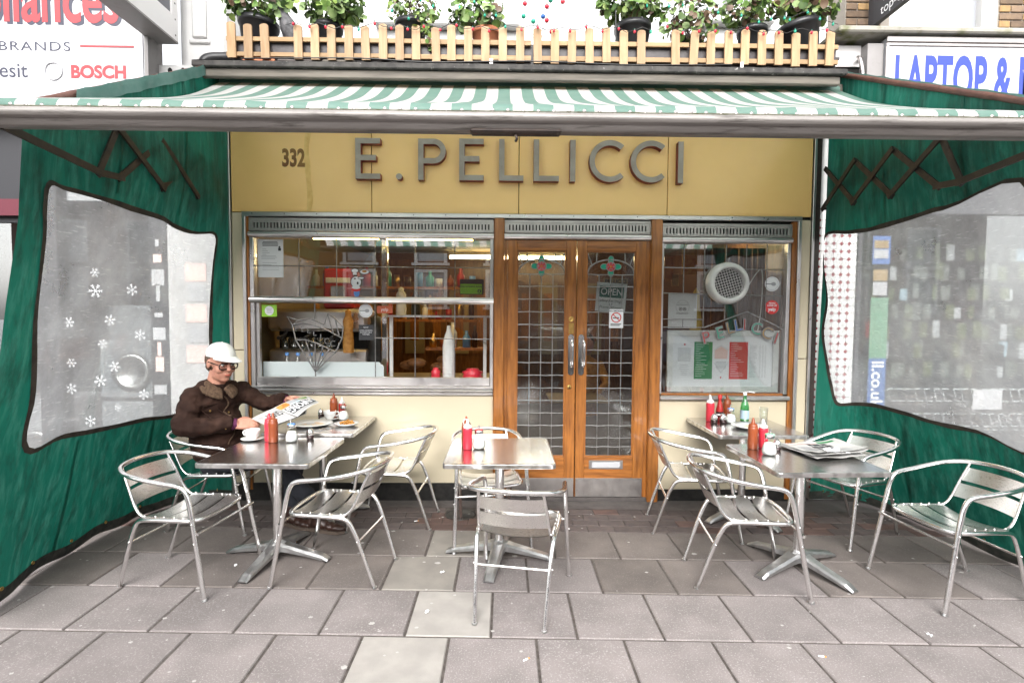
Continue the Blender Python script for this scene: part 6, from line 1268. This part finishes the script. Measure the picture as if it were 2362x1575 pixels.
def plate(x, y, z, r, lb, sx=1., sauce=True, seed=1):
    e = empty('plate', (x, y, z), label=lb, cat='plate'); b = MB().lathe([(.0001, .004), (r * .6, .002), (r * .64, 0), (r * .68, .004), (r, .022), (r * 1.0, .026), (r * .70, .012), (r * .62, .009), (.0001, .008)], 40); b.build('dish', 'ceramic', e, (0, 0, 0)); e.scale = (sx, 1, 1)
    if sauce:
        R2 = random.Random(seed); b = MB()
        for k in range(16):
            a, q = R2.random() * 6.28, r * .55 * R2.random() ** .5; cx, cy, rr = q * math.cos(a), q * math.sin(a), R2.uniform(.006, .022); ph_ = R2.random() * 6
            V = [(cx + rr * (1 + .4 * math.sin(3 * t + ph_)) * math.cos(t), cy + rr * .6 * math.sin(t), .0098) for t in [2 * PI * i / 9 for i in range(9)]] + [(cx, cy, .0125)]
            b.add(V, [(i, (i + 1) % 9, 9) for i in range(9)], 0, True)
        b.build('sauce_remains', 'sauce', e, (0, 0, 0))
# front left table
squeeze(-1.70, 3.76, ZT, 'squeeze_red', 'squeeze_red', 'red squeeze bottle half behind the brown one on the front left table', .98)
squeeze(-1.655, 3.725, ZT, 'squeeze_brown', 'squeeze_brown', 'brown squeeze bottle on the front left table', 1.02)
sugar(-1.53, 3.74, ZT, 'lid_blue', 'sugar pourer with a blue lid on the front left table', .98); egg(-1.43, 3.83, ZT, 'steel egg shaped shaker on the front left table', 1.02)
saucer_cup(-1.835, 3.79, ZT, 'white cup on the front left table', PI * .95)
# centre table
squeeze(-.25, 3.55, ZT, 'squeeze_red', 'plastic_white', 'red squeeze bottle with a white nozzle on the centre table', 1.0, True); squeeze(-.265, 3.63, ZT, 'squeeze_brown', 'squeeze_brown', 'brown squeeze bottle behind the red one on the centre table', 1.02)
sugar(-.172, 3.56, ZT, 'lid_red', 'sugar pourer with a red lid on the centre table')
# front right table
squeeze(1.742, 3.585, ZT, 'squeeze_brown', 'squeeze_brown', 'brown squeeze bottle on the front right table', 1.05); squeeze(1.825, 3.605, ZT, 'squeeze_red', 'plastic_white', 'red squeeze bottle with a white nozzle on the front right table', .98, True)
sugar(1.775, 3.42, ZT, 'lid_green', 'sugar pourer with a pale green lid on the front right table', 1.05); egg(1.885, 3.53, ZT, 'steel egg shaped shaker on the front right table', 1.0)
# back left table
squeeze(-1.475, 4.50, ZB, 'squeeze_brown', 'squeeze_brown', 'brown squeeze bottle against the wall on the back left table', 1.05); squeeze(-1.405, 4.50, ZB, 'tomato', 'plastic_white', 'ketchup bottle with a white cap on the back left table', .9)
sugar(-1.37, 4.43, ZB, 'squeeze_brown', 'sugar pourer with an amber lid on the back left table', .95); egg(-1.60, 4.54, ZB, 'steel egg shaped shaker on the back left table')
saucer_cup(-1.49, 4.44, ZB, 'white cup behind the plate on the back left table', .3)
plate(-1.555, 4.20, ZB, .145, 'large white oval plate with orange sauce remains', 1.12)
plate(-1.275, 4.20, ZB, .088, 'small white dish of fried potatoes', 1.08, False)
b = MB()
for k in range(34):
    a, q = rnd.random() * 6.28, .05 * rnd.random() ** .5; p = Vector((-1.275 + q * math.cos(a), 4.20 + q * math.sin(a), ZB + .014 + .03 * (1 - q / .055) * rnd.random() + .006)); d = Vector((rnd.gauss(0, 1), rnd.gauss(0, 1), rnd.gauss(0, .35))).normalized() * rnd.uniform(.012, .026); b.tube([p - d, p + d], .006, 4)
tag(b.build('fried_potatoes', 'fries'), 'golden fried potatoes heaped in the small dish', 'food')
for nm, pts, lb in (('knife', [(-1.47, 4.02), (-1.34, 4.13)], 'steel knife lying beside the oval plate'), ('fork', [(-1.43, 4.00), (-1.36, 4.15)], 'steel fork crossed over the knife')):
    b = MB(); (x0, y0), (x1, y1) = pts; dz = .004 if nm == 'knife' else .009; b.tube([(x0 + (x1 - x0) * t, y0 + (y1 - y0) * t, ZB + dz) for t in (0, .3, .5, .6, .8, 1)], [.004, .005, .003, .007, .007, .003], 6, flat=.4); tag(b.build(nm, 'chrome'), lb, 'cutlery')
# back right table
squeeze(1.78, 4.44, ZB, 'squeeze_red', 'plastic_white', 'red squeeze bottle with a white nozzle on the back right table', 1.1, True)
e = empty('ketchup_bottle', (1.875, 4.47, ZB), label='dark red glass ketchup bottle between the squeeze bottles', cat='sauce bottle')
MB().lathe([(.0001, 0), (.031, 0), (.033, .01), (.033, .09), (.024, .13), (.0145, .17), (.013, .20)], 20).build('body', 'tomato', e, (0, 0, 0)); MB().lathe([(.017, .195), (.017, .225), (.0001, .226)], 16).build('cap', 'red', e, (0, 0, 0)); b = MB().lathe([(.0335, .035), (.0335, .082)], 20, cap=False); b.lathe([(.034, .052), (.034, .062)], 20, mi=1, cap=False); b.build('label', ['label_dark', 'paper'], e, (0, 0, 0))
squeeze(1.96, 4.52, ZB, 'squeeze_brown', 'squeeze_brown', 'brown squeeze bottle at the back of the back right table', 1.08)
egg(1.785, 4.36, ZB, 'left of the two steel egg shaped shakers on the back right table', 1.05); egg(1.86, 4.36, ZB, 'right of the two steel egg shaped shakers on the back right table', 1.05)
sugar(1.925, 4.36, ZB, 'lid_blue', 'sugar pourer with a blue lid on the back right table', .95)
plate(1.99, 4.17, ZB, .135, 'white plate with leftovers on the back right table', 1.0, True, 5)
e = empty('water_bottle', (2.08, 4.44, ZB), label='green glass water bottle with a pale blue label', cat='bottle')
MB().lathe([(.0001, 0), (.033, 0), (.036, .008), (.036, .12), (.031, .15), (.018, .19), (.0135, .215), (.0135, .235)], 22).build('body', 'green_glass', e, (0, 0, 0)); MB().lathe([(.0365, .025), (.0365, .10)], 22, cap=False).build('label', 'label_blue', e, (0, 0, 0)); MB().lathe([(.0155, .228), (.0155, .250), (.0001, .251)], 16).build('cap', 'paper', e, (0, 0, 0))
tag(MB().lathe([(.0001, .004), (.030, .002), (.031, .0), (.036, .13), (.034, .13), (.029, .010), (.0001, .010)], 24).build('drinking_glass', 'tumbler', None, (2.225, 4.40, ZB)), 'clear drinking glass beside the green bottle', 'glass')
# folded newspaper and tissue
def newspaper(name, rows, lb, head, big, upside=False):
    e = empty(name, (rows[0][0][0], rows[0][0][1], rows[0][0][2]), label=lb, cat='newspaper')
    return e
e = empty('newspaper', (2.19, 3.53, ZT), label='folded tabloid newspaper lying on the front right table', cat='newspaper')
def quadpt(c, u, v): return c[0].lerp(c[1], u).lerp(c[3].lerp(c[2], u), v)
cn = [Vector((2.02, 3.30, ZT + .004)), Vector((2.40, 3.38, ZT + .004)), Vector((2.385, 3.72, ZT + .004)), Vector((1.955, 3.66, ZT + .004))]
for k in range(4):
    off = Vector((rnd.uniform(-.02, .02), rnd.uniform(-.015, .015), .0045 * k)); b = MB()
    b.grid(14, 10, lambda u, v: quadpt(cn, u, v) + off + Vector((0, 0, (.006 + .012 * (u ** 6) * (k + 1) / 2 + .010 * mnoise.noise((u * 3, v * 3, k)) + .008 * (1 - v) ** 4 * k)))); b.build('page', 'newsprint', e)
b = MB(); R3 = random.Random(4)
def onp(u, v, dz=.001): 
    return quadpt(cn, u, v) + off + Vector((0, 0, .007 + .012 * (u ** 6) * 2 + .010 * mnoise.noise((u * 3, v * 3, 3)) + .008 * (1 - v) ** 4 * 3 + dz))
def inkrect(u0, u1, v0, v1, mi, dz=.001):
    nu, nv = max(1, int((u1 - u0) / .07)), max(1, int((v1 - v0) / .1)); b.grid(nu, nv, lambda u, v: onp(u0 + (u1 - u0) * u, v0 + (v1 - v0) * v, dz), mi)
for k in range(13): inkrect(.06, .30, .12 + k * .04, .135 + k * .04, 1); inkrect(.55 + .0 * k, .78, .10 + k * .02, .108 + k * .02, 1)
for r_, words in enumerate(((.34, .10, .10, .06), (.34, .12, .08, .10), (.34, .07, .13, .09))):
    u = .34
    for w_ in words[1:]: inkrect(u, u + w_, .40 + r_ * .14, .50 + r_ * .14, 0, .0015); u += w_ + .025
inkrect(.05, .55, .80, .93, 2); inkrect(.6, .9, .82, .92, 3)
b.build('print', ['ink', 'greyink', 'pinkprint', 'menu_green'], e)
b = MB(); b.grid(12, 12, lambda u, v: Vector((2.14 + .13 * u + .01 * mnoise.noise((u * 6, v * 6, 1)), 3.34 + .10 * v + .01 * mnoise.noise((u * 6, v * 6, 4)), ZT + .03 + .022 * mnoise.noise((u * 4.5, v * 4.5, 7)) + .006)))
tag(b.build('paper_tissue', 'paper'), 'crumpled white paper tissue lying on the newspaper', 'tissue')
# ------------------------------------------------------------------ the reading man
def remesh(b, voxel, smooth=6, fac=.5):
    me = b.mesh('tmp', []); o = bpy.data.objects.new('tmp', me); LINK(o)
    m = o.modifiers.new('r', 'REMESH'); m.mode = 'VOXEL'; m.voxel_size = voxel; m.use_smooth_shade = True
    if smooth: s = o.modifiers.new('s', 'SMOOTH'); s.iterations = smooth; s.factor = fac
    dg = bpy.context.evaluated_depsgraph_get(); out = bpy.data.meshes.new_from_object(o.evaluated_get(dg)); bpy.data.objects.remove(o); bpy.data.meshes.remove(me); return out
def finish(me, name, mats, parent, fn=None):
    me.name = name; me.materials.clear()
    for m in (mats if isinstance(mats, list) else [mats]): me.materials.append(M[m])
    if fn:
        me.update(); nn = [v.normal.copy() for v in me.vertices]
        for v, n in zip(me.vertices, nn): v.co += n * fn(v.co)
    me.polygons.foreach_set('use_smooth', [True] * len(me.polygons)); me.update(); return obj(name, me, parent)
man = empty('person', (-2.22, 4.1, 0), label='man in a white cap, dark glasses and brown corduroy jacket reading a newspaper', cat='person')
V3 = Vector
fwd = V3((.86, -.51, 0)).normalized(); lft = V3((.51, .86, 0)).normalized()
pel, sp1, che, nkb = V3((-2.25, 4.10, .53)), V3((-2.29, 4.09, .74)), V3((-2.265, 4.07, .94)), V3((-2.235, 4.05, 1.10))
hc = V3((-2.170, 4.005, 1.29))
sN, sF = V3((-2.330, 3.915, 1.03)), V3((-2.125, 4.225, 1.035)); eN, eF = V3((-2.335, 3.80, .835)), V3((-1.965, 4.28, .935)); wN, wF = V3((-2.045, 3.92, .835)), V3((-1.775, 4.235, .967))
HS = 1.10
hf = V3((.80, -.50, -.17)).normalized(); hl = V3((.50, .86, 0)).normalized(); hu = hf.cross(hl).normalized(); hl = hu.cross(hf)
HM = Matrix(((hf.x, hl.x, hu.x, hc.x), (hf.y, hl.y, hu.y, hc.y), (hf.z, hl.z, hu.z, hc.z), (0, 0, 0, 1))) @ Matrix.Scale(HS, 4)
def hs_(b, c, r):
    o = len(b.v); b.sphere((0, 0, 0), 1, 20); 
    for i in range(o, len(b.v)): v = b.v[i]; b.v[i] = tuple(HM @ V3((c[0] + v[0] * r[0], c[1] + v[1] * r[1], c[2] + v[2] * r[2])))
bd = MB()
for c, r in [((-.012, 0, .03), (.098, .077, .105)), ((.028, 0, -.055), (.066, .060, .072)), ((.058, 0, -.100), (.030, .032, .024)), ((.094, 0, -.008), (.017, .012, .034)), ((.107, 0, -.026), (.017, .016, .013)), ((.078, 0, .026), (.022, .056, .016)),
             ((.055, .040, -.030), (.036, .028, .032)), ((.055, -.040, -.030), (.036, .028, .032)), ((.083, 0, -.060), (.016, .028, .008)), ((.080, 0, -.071), (.016, .024, .008)), ((-.012, .078, -.006), (.022, .010, .032)), ((-.012, -.078, -.006), (.022, .010, .032)), ((.0, 0, -.085), (.05, .058, .04))]: hs_(bd, c, r)
bd.tube([HM @ V3((-.015, 0, -.05)), HM @ V3((-.03, 0, -.11)), nkb, che], [.062, .062, .075, .10], 16)
bd.tube([che, sp1, pel], [.12, .12, .13], 16)
for s_, e_, w_ in ((sN, eN, wN), (sF, eF, wF)): bd.tube([che, s_, e_, e_.lerp(w_, .5), w_], [.06, .055, .045, .04, .030], 14)
def hand(b, w, d, back, thumb, curl=1., sc=1.):
    d = d.normalized(); back = (back - d * back.dot(d)).normalized(); th = thumb - d * thumb.dot(d) - back * thumb.dot(back); th.normalize()
    P = lambda x, y, z: w + (d * x + th * y + back * z) * sc
    b.tube([P(-.03, 0, 0), P(0, 0, 0), P(.02, 0, .0)], [.029 * sc, .030 * sc, .034 * sc], 12, flat=.8)
    for yy in (-.030, -.010, .010, .030): b.tube([P(.005, yy * .8, 0), P(.045, yy, .004), P(.088, yy, .002)], [.017 * sc, .017 * sc, .013 * sc], 10)
    for i, (yy, L_) in enumerate(((.031, .074), (.011, .084), (-.010, .078), (-.029, .060))):
        a, p, pts = .25 * curl, V3((.085, yy, .002)), []
        pts.append(P(*p))
        for k, (seg_, da) in enumerate(((.45, .55), (.32, .65), (.23, .45))):
            p = p + V3((math.cos(a), 0, -math.sin(a))) * L_ * seg_; pts.append(P(*p)); a += da * curl
        b.tube(cr(pts, 3), [.0105 * sc * (1 - .022 * k) for k in range(10)], 10); b.sphere(pts[-1], .0085 * sc, 8)
    pts = [P(.015, .028, -.004), P(.042, .052, -.012), P(.068, .058, -.022), P(.088, .050, -.030)]; b.tube(cr(pts, 3), [.016 * sc, .015 * sc, .0145 * sc, .014 * sc, .013 * sc, .012 * sc, .0115 * sc, .011 * sc, .0105 * sc, .0095 * sc], 10); b.sphere(pts[-1], .009 * sc, 8)
hand(bd, wN + V3((.02, .006, .0)), V3((.95, .28, -.05)), V3((.1, -.75, .65)), V3((.1, .55, .75)), .8, 1.06)
hand(bd, wF + V3((.015, -.002, .003)), V3((.97, -.12, .10)), V3((-.05, .45, .85)), V3((-.1, -.8, .35)), .8, 1.02)
finish(remesh(bd, .0042, 5, .5), 'body', 'skin', man)
# jacket
jk = MB()
def ell(b, c, r, rot):
    o = len(b.v); b.sphere((0, 0, 0), 1, 24)
    for i in range(o, len(b.v)): v = V3(b.v[i]); b.v[i] = tuple(c + fwd * v.x * r[0] + lft * v.y * r[1] + V3((0, 0, 1)) * v.z * r[2])
ell(jk, V3((-2.275, 4.08, .98)), (.145, .215, .17), 0); ell(jk, V3((-2.27, 4.08, .80)), (.165, .205, .20), 0); ell(jk, V3((-2.235, 4.08, .64)), (.185, .205, .18), 0); ell(jk, V3((-2.21, 4.06, .76)), (.155, .165, .16), 0)
jk.tube([V3((-2.29, 3.96, 1.065)), V3((-2.24, 4.05, 1.095)), V3((-2.17, 4.17, 1.065))], [.075, .085, .075], 14)
for s_, e_, w_, k in ((sN, eN, wN, 1.), (sF, eF, wF, .95)):
    pts = cr([che.lerp(s_, .7), s_, s_.lerp(e_, .5) + (fwd * -.012), e_, e_.lerp(w_, .35), e_.lerp(w_, .75), w_], 4); n = len(pts)
    rad = [k * (.088 - .034 * (i / (n - 1)) ** 1.1 + .006 * math.sin(i * 1.9)) for i in range(n)]; jk.tube(pts, rad, 16); jk.sphere(tuple(s_), .090 * k, 14); jk.sphere(tuple(e_), .074 * k, 14)
    jk.tube([w_.lerp(e_, .17), w_.lerp(e_, .02)], [.059 * k, .059 * k], 14)
def wrinkle(p):
    return .014 * mnoise.noise((p.x * 8, p.y * 8, p.z * 13)) + .008 * mnoise.noise((p.x * 18 + 3, p.y * 18, p.z * 30)) + .0025 * math.sin((p.z * 60 + 9 * mnoise.noise(p * 6)))
jo = finish(remesh(jk, .0075, 4, .5), 'jacket', 'jacket', man, wrinkle)
# collar, placket, pocket, buttons, cuffs
cl = MB(); ring = []
for k in range(31):
    a = math.radians(20 + 320 * k / 30); dirv = fwd * math.cos(a) + lft * math.sin(a); ring.append((nkb + dirv * .080 + fwd * .016 + V3((0, 0, .016 - .060 * max(0, math.cos(a)) ** 1.4)), dirv))
for q, dv in ring: cl.sphere(tuple(q + V3((0, 0, .022))), .020, 10); cl.sphere(tuple(q + dv * .016 + V3((0, 0, .004))), .021, 10); cl.sphere(tuple(q + dv * .034 + V3((0, 0, -.016))), .019, 10); cl.sphere(tuple(q + dv * .048 + V3((0, 0, -.034))), .015, 10)
finish(remesh(cl, .006, 6), 'fleece_collar', 'fleece', man, lambda p: .004 * mnoise.noise(p * 60))
def onj(f, l, z):                                   # point on the jacket front along the ray from inside
    o = V3((-2.26, 4.08, z)) + lft * l; d = (fwd * f).normalized(); ok, h, n, i = jo.ray_cast(o - V3(), d) if 0 else (False, None, None, None)
    return None
from mathutils.bvhtree import BVHTree
jm = jo.data; bv = BVHTree.FromPolygons([v.co for v in jm.vertices], [p.vertices for p in jm.polygons])
def jp(l, z, off=.004, back=False):
    o = V3((-2.26, 4.08, z)) + lft * l; h = bv.ray_cast(o + fwd * .6, -fwd); return (h[0] + h[1] * off) if h[0] else o + fwd * .17
pl = [jp(.0 + .02 * math.sin(k * .9), 1.03 - .03 * k, .003) for k in range(13)]
MB().tube(cr(pl, 3), .0055, 6).build('placket', 'fleece', man)
b = MB(); C4 = [(-.155, .975), (-.055, .985), (-.05, .945), (-.105, .92), (-.16, .94)]
V = [jp(l, z, .009) for l, z in C4] + [jp(l, z, -.004) for l, z in C4]; b.add(V, [(0, 1, 2, 3, 4)] + [(i, i + 5, (i + 1) % 5 + 5, (i + 1) % 5) for i in range(5)], 0, False); b.build('pocket_flap', 'jacket', man)
b = MB(); b.tube([jp(-.155, .94, .004), jp(-.15, .88, .004), jp(-.145, .83, .004)], .003, 5).tube([jp(-.055, .94, .004), jp(-.06, .88, .004), jp(-.06, .83, .004)], .003, 5); b.build('pocket_seam', 'jacket', man)
b = MB()
for l, z in ((-.105, .935), (.02, .90), (.02, .80)): b.sphere(tuple(jp(l, z, .010)), .008, 8)
b.sphere(tuple(wN.lerp(eN, .06) + V3((.0, -.058, -.02))), .008, 8); b.build('button', 'brass', man)
MB().tube([wN.lerp(eN, .04), wN.lerp(eN, -.10)], [.047, .041], 16).build('cuff', 'purple', man); MB().tube([wF.lerp(eF, .04), wF.lerp(eF, -.04)], [.042, .038], 16).build('cuff', 'purple', man)
# trousers and boots
tr = MB(); kN, kF = V3((-1.76, 3.98, .56)), V3((-1.72, 4.23, .56)); aN, aF = V3((-1.40, 3.955, .13)), V3((-1.66, 4.06, .12))
tr.tube([V3((-2.30, 4.1, .55)), V3((-2.15, 4.08, .54))], [.16, .15], 16)
for h_, k_, a_ in ((V3((-2.22, 4.0, .54)), kN, aN), (V3((-2.18, 4.2, .54)), kF, aF)): tr.tube(cr([h_, h_.lerp(k_, .5), k_, k_.lerp(a_, .45), a_], 4), [.105 - .045 * (i / 16) for i in range(17)], 14)
finish(remesh(tr, .009, 4), 'trousers', 'trousers', man, lambda p: .008 * mnoise.noise(p * 16))
def boot(a, d, name):
    d = V3((d[0], d[1], 0)).normalized(); s = V3((-d.y, d.x, 0)); b = MB(); o = V3((a.x, a.y, 0))
    for t, w, h in ((-.06, .036, .07), (-.02, .038, .085), (.04, .042, .065), (.10, .046, .05), (.15, .044, .042), (.185, .034, .036)):
        n0 = len(b.v); b.sphere((0, 0, 0), 1, 14)
        for i in range(n0, len(b.v)): v = V3(b.v[i]); b.v[i] = tuple(o + d * (t + v.x * .045) + s * v.y * w + V3((0, 0, h * .55 + .022 + v.z * h * .62)))
    b.tube([o + V3((0, 0, .06)), o + V3((0, 0, .17))], .052, 14); finish(remesh(b, .007, 4), name, 'boot', man)
    sl_ = MB(); P = [(-.10, .0), (-.085, .034), (0, .036), (.10, .046), (.18, .04), (.225, .0), (.18, -.04), (.10, -.046), (0, -.036), (-.085, -.034)]
    V = [o + d * x + s * y + V3((0, 0, z)) for z in (.004, .028) for x, y in P]; n = len(P); sl_.add(V, [list(range(n))[::-1], list(range(n, 2 * n))] + [(i, (i + 1) % n, (i + 1) % n + n, i + n) for i in range(n)]); sl_.build('boot_sole', 'sole', man)
boot(V3((-1.42, 3.955, 0)), (.9, -.25), 'boot'); boot(V3((-1.68, 4.06, 0)), (.8, -.4), 'boot')
# hair, cap, glasses
hb_ = MB()
for c, r in [((-.035, 0, .012), (.086, .083, .092)), ((-.055, 0, -.035), (.055, .068, .05)), ((-.022, .072, .022), (.030, .007, .024)), ((-.022, -.072, .022), (.030, .007, .024))]: hs_(hb_, c, r)
finish(remesh(hb_, .005, 3), 'hair', 'hair', man, lambda p: .004 * mnoise.noise(p * 70))
cp = MB(); NC, NRr = 36, 12
def capv(u, v):
    a = 2 * PI * u; th = v * PI / 2 * 1.04; r = math.sin(th)
    x, y, z = -.008 + .110 * r * math.cos(a), .086 * r * math.sin(a), .060 + .082 * math.cos(th) - (.020 if v > .9 else 0) * (.5 - .5 * math.cos(a))
    n_ = .002 * mnoise.noise((x * 30, y * 30, z * 30)); return HM @ V3((x * (1 + n_ * 10), y, z + n_))
cp.grid(NC, NRr, capv); cp.sphere(tuple(HM @ V3((-.008, 0, .142))), .007, 8); cap_o = cp.build('cap', 'cap', man)
br = MB()
def brim(u, v, th=0.):
    a = math.radians(-68 + 136 * u); ex = .108 * v * math.cos(math.radians(-90 + 180 * u)) ** .6
    x = -.008 + (.109 + ex) * math.cos(a * (1 - .12 * v)); y = .086 * math.sin(a) * (1 + .02 * v); z = .062 - .010 * v - .34 * y * y * 10 * .35 * (v + .2) - th
    return HM @ V3((x, y, z))
br.grid(20, 6, lambda u, v: brim(u, v)).grid(20, 6, lambda u, v: brim(1 - u, v, .004)); br.build('peak', 'cap', man)
b = MB()
for k in range(6):
    a = k * PI / 3 + .5; b.tube([capv(a / (2 * PI), v) for v in (.05, .25, .5, .75, .98)], .0012, 4)
b.build('cap_seams', 'cap', man)
gl = MB()
for s in (-1, 1):
    cy = s * .033; fr = [(.096, cy - .028, .012), (.100, cy, .015), (.096, cy + .028, .013), (.094, cy + .028, -.016), (.096, cy, -.024), (.094, cy - .028, -.018)]
    gl.tube([HM @ V3(p) for p in cr(fr, 4, True)], .0046, 6, closed=True)
    gl.tube([HM @ V3((.094, s * .061, .006)), HM @ V3((.06, s * .075, .008)), HM @ V3((-.005, s * .085, .010)), HM @ V3((-.025, s * .084, -.008))], .0034, 6)
gl.tube([HM @ V3((.098, -.008, .008)), HM @ V3((.102, 0, .010)), HM @ V3((.098, .008, .008))], .003, 6); gl.build('glasses', 'specs', man)
b = MB()
for s in (-1, 1): b.add([HM @ V3(p) for p in ((.093, s * .033 - .025, .015), (.093, s * .033 + .025, .015), (.091, s * .033 + .025, -.013), (.091, s * .033 - .025, -.013))], [(0, 1, 2, 3)])
b.build('lenses', 'tumbler', man)
b = MB()
for s in (-1, 1): n0 = len(b.v); b.sphere(tuple(HM @ V3((.078, s * .032, .003))), .010, 10, 0); b.tube([HM @ V3((.083, s * .032 - .014, .016)), HM @ V3((.086, s * .032, .019)), HM @ V3((.080, s * .032 + .014, .016))], .003, 5, 1)
b.tube([HM @ V3((.098, -.020, -.066)), HM @ V3((.1005, 0, -.0655)), HM @ V3((.098, .020, -.066))], .0022, 5, 2); b.build('eyes_and_brows', ['ceramic', 'hair', 'lid_red'], man)
b = MB()
for s in (-1, 1): b.sphere(tuple(HM @ V3((.0865, s * .032, .001))), .0045, 8)
b.build('pupils', 'specs', man)
# the newspaper he holds
np_ = empty('newspaper', (-1.7, 4.1, .82), label='open tabloid newspaper held up by the man', cat='newspaper')
def sheet3(c, name, mts, prints, bow=.02, nu=12, nv=8):
    c = [V3(p) for p in c]; nrm = (c[1] - c[0]).cross(c[3] - c[0]).normalized(); nrm = nrm if nrm.dot(V3((0, 0, 1.6553)) - c[0]) > 0 else -nrm
    f = lambda u, v, d=0.: quadpt(c, u, v) + nrm * (bow * math.sin(PI * u) + .006 * mnoise.noise((u * 4, v * 4, 2)) + d)
    MB().grid(nu, nv, lambda u, v: f(u, v)).build(name, mts, np_); return f
p1c = [(-1.765, 3.985, .947), (-1.600, 4.235, 1.000), (-1.480, 4.165, .962), (-1.585, 3.985, .878)]
f1 = sheet3(p1c, 'page', 'newsprint', None)
p2c = [(-1.915, 3.945, .872), (-1.765, 3.985, .945), (-1.60, 4.01, .872), (-1.78, 3.94, .806)]
f2 = sheet3(p2c, 'page', 'newsprint', None, .01)
p3c = [(-1.76, 4.0, .94), (-1.60, 4.24, .995), (-1.62, 4.26, .85), (-1.78, 4.02, .80)]
f3 = sheet3(p3c, 'page', 'newsprint', None, .01)
def inkon(f, rects, d, mts):
    b = MB()
    for u0, u1, v0, v1, mi in rects: b.grid(max(1, int((u1 - u0) * 10)), max(1, int((v1 - v0) * 8)), lambda u, v: f(u0 + (u1 - u0) * u, v0 + (v1 - v0) * v, d), mi)
    b.build('print', mts, np_)
MT = ['ink', 'greyink', 'fries', 'leaf1', 'label_blue', 'pinkprint']
inkon(f1, [(.02, .30, .03, .30, 2), (.30, .62, .05, .22, 1), (.64, .92, .05, .20, 3), (.30, .62, .24, .30, 4), (.10, .28, .30, .42, 5)] + [(.06, .90, .80 + .035 * k, .815 + .035 * k, 1) for k in range(4)], .0015, MT)
def maptext(body, f, u0, u1, v0, v1, d, m, flip=True):
    t = text_mb(body, 1., align='LEFT', bold=.03); xs = [v[0] for v in t.v]; zs = [v[2] for v in t.v]; x0, x1, z0, z1 = min(xs), max(xs), min(zs), max(zs); out = []
    for x, y, z in t.v:
        a, c = (x - x0) / (x1 - x0), (z - z0) / (z1 - z0)
        if flip: a, c = 1 - a, 1 - c
        out.append(tuple(f(u0 + (u1 - u0) * a, v0 + (v1 - v0) * (1 - c), d)))
    t.v = out; t.build('headline', m, np_)
inkon(f1, [(.06, .97, .34, .78, 0)], .0022, MT)
maptext('UNFORG', f1, .08, .95, .37, .75, .004, 'paper'); 
inkon(f2, [(.08, .35, .2 + .06 * k, .22 + .06 * k, 1) for k in range(10)] + [(.45, .9, .62, .66, 1), (.45, .9, .7, .74, 1)], .0015, MT)
maptext('GIVEN', f2, .42, .95, .2, .55, .002, 'ink')
inkon(f3, [(.05, .95, .05, .95, 0)], .0015, MT)  # dark underside between the pages, its shade laid on as black
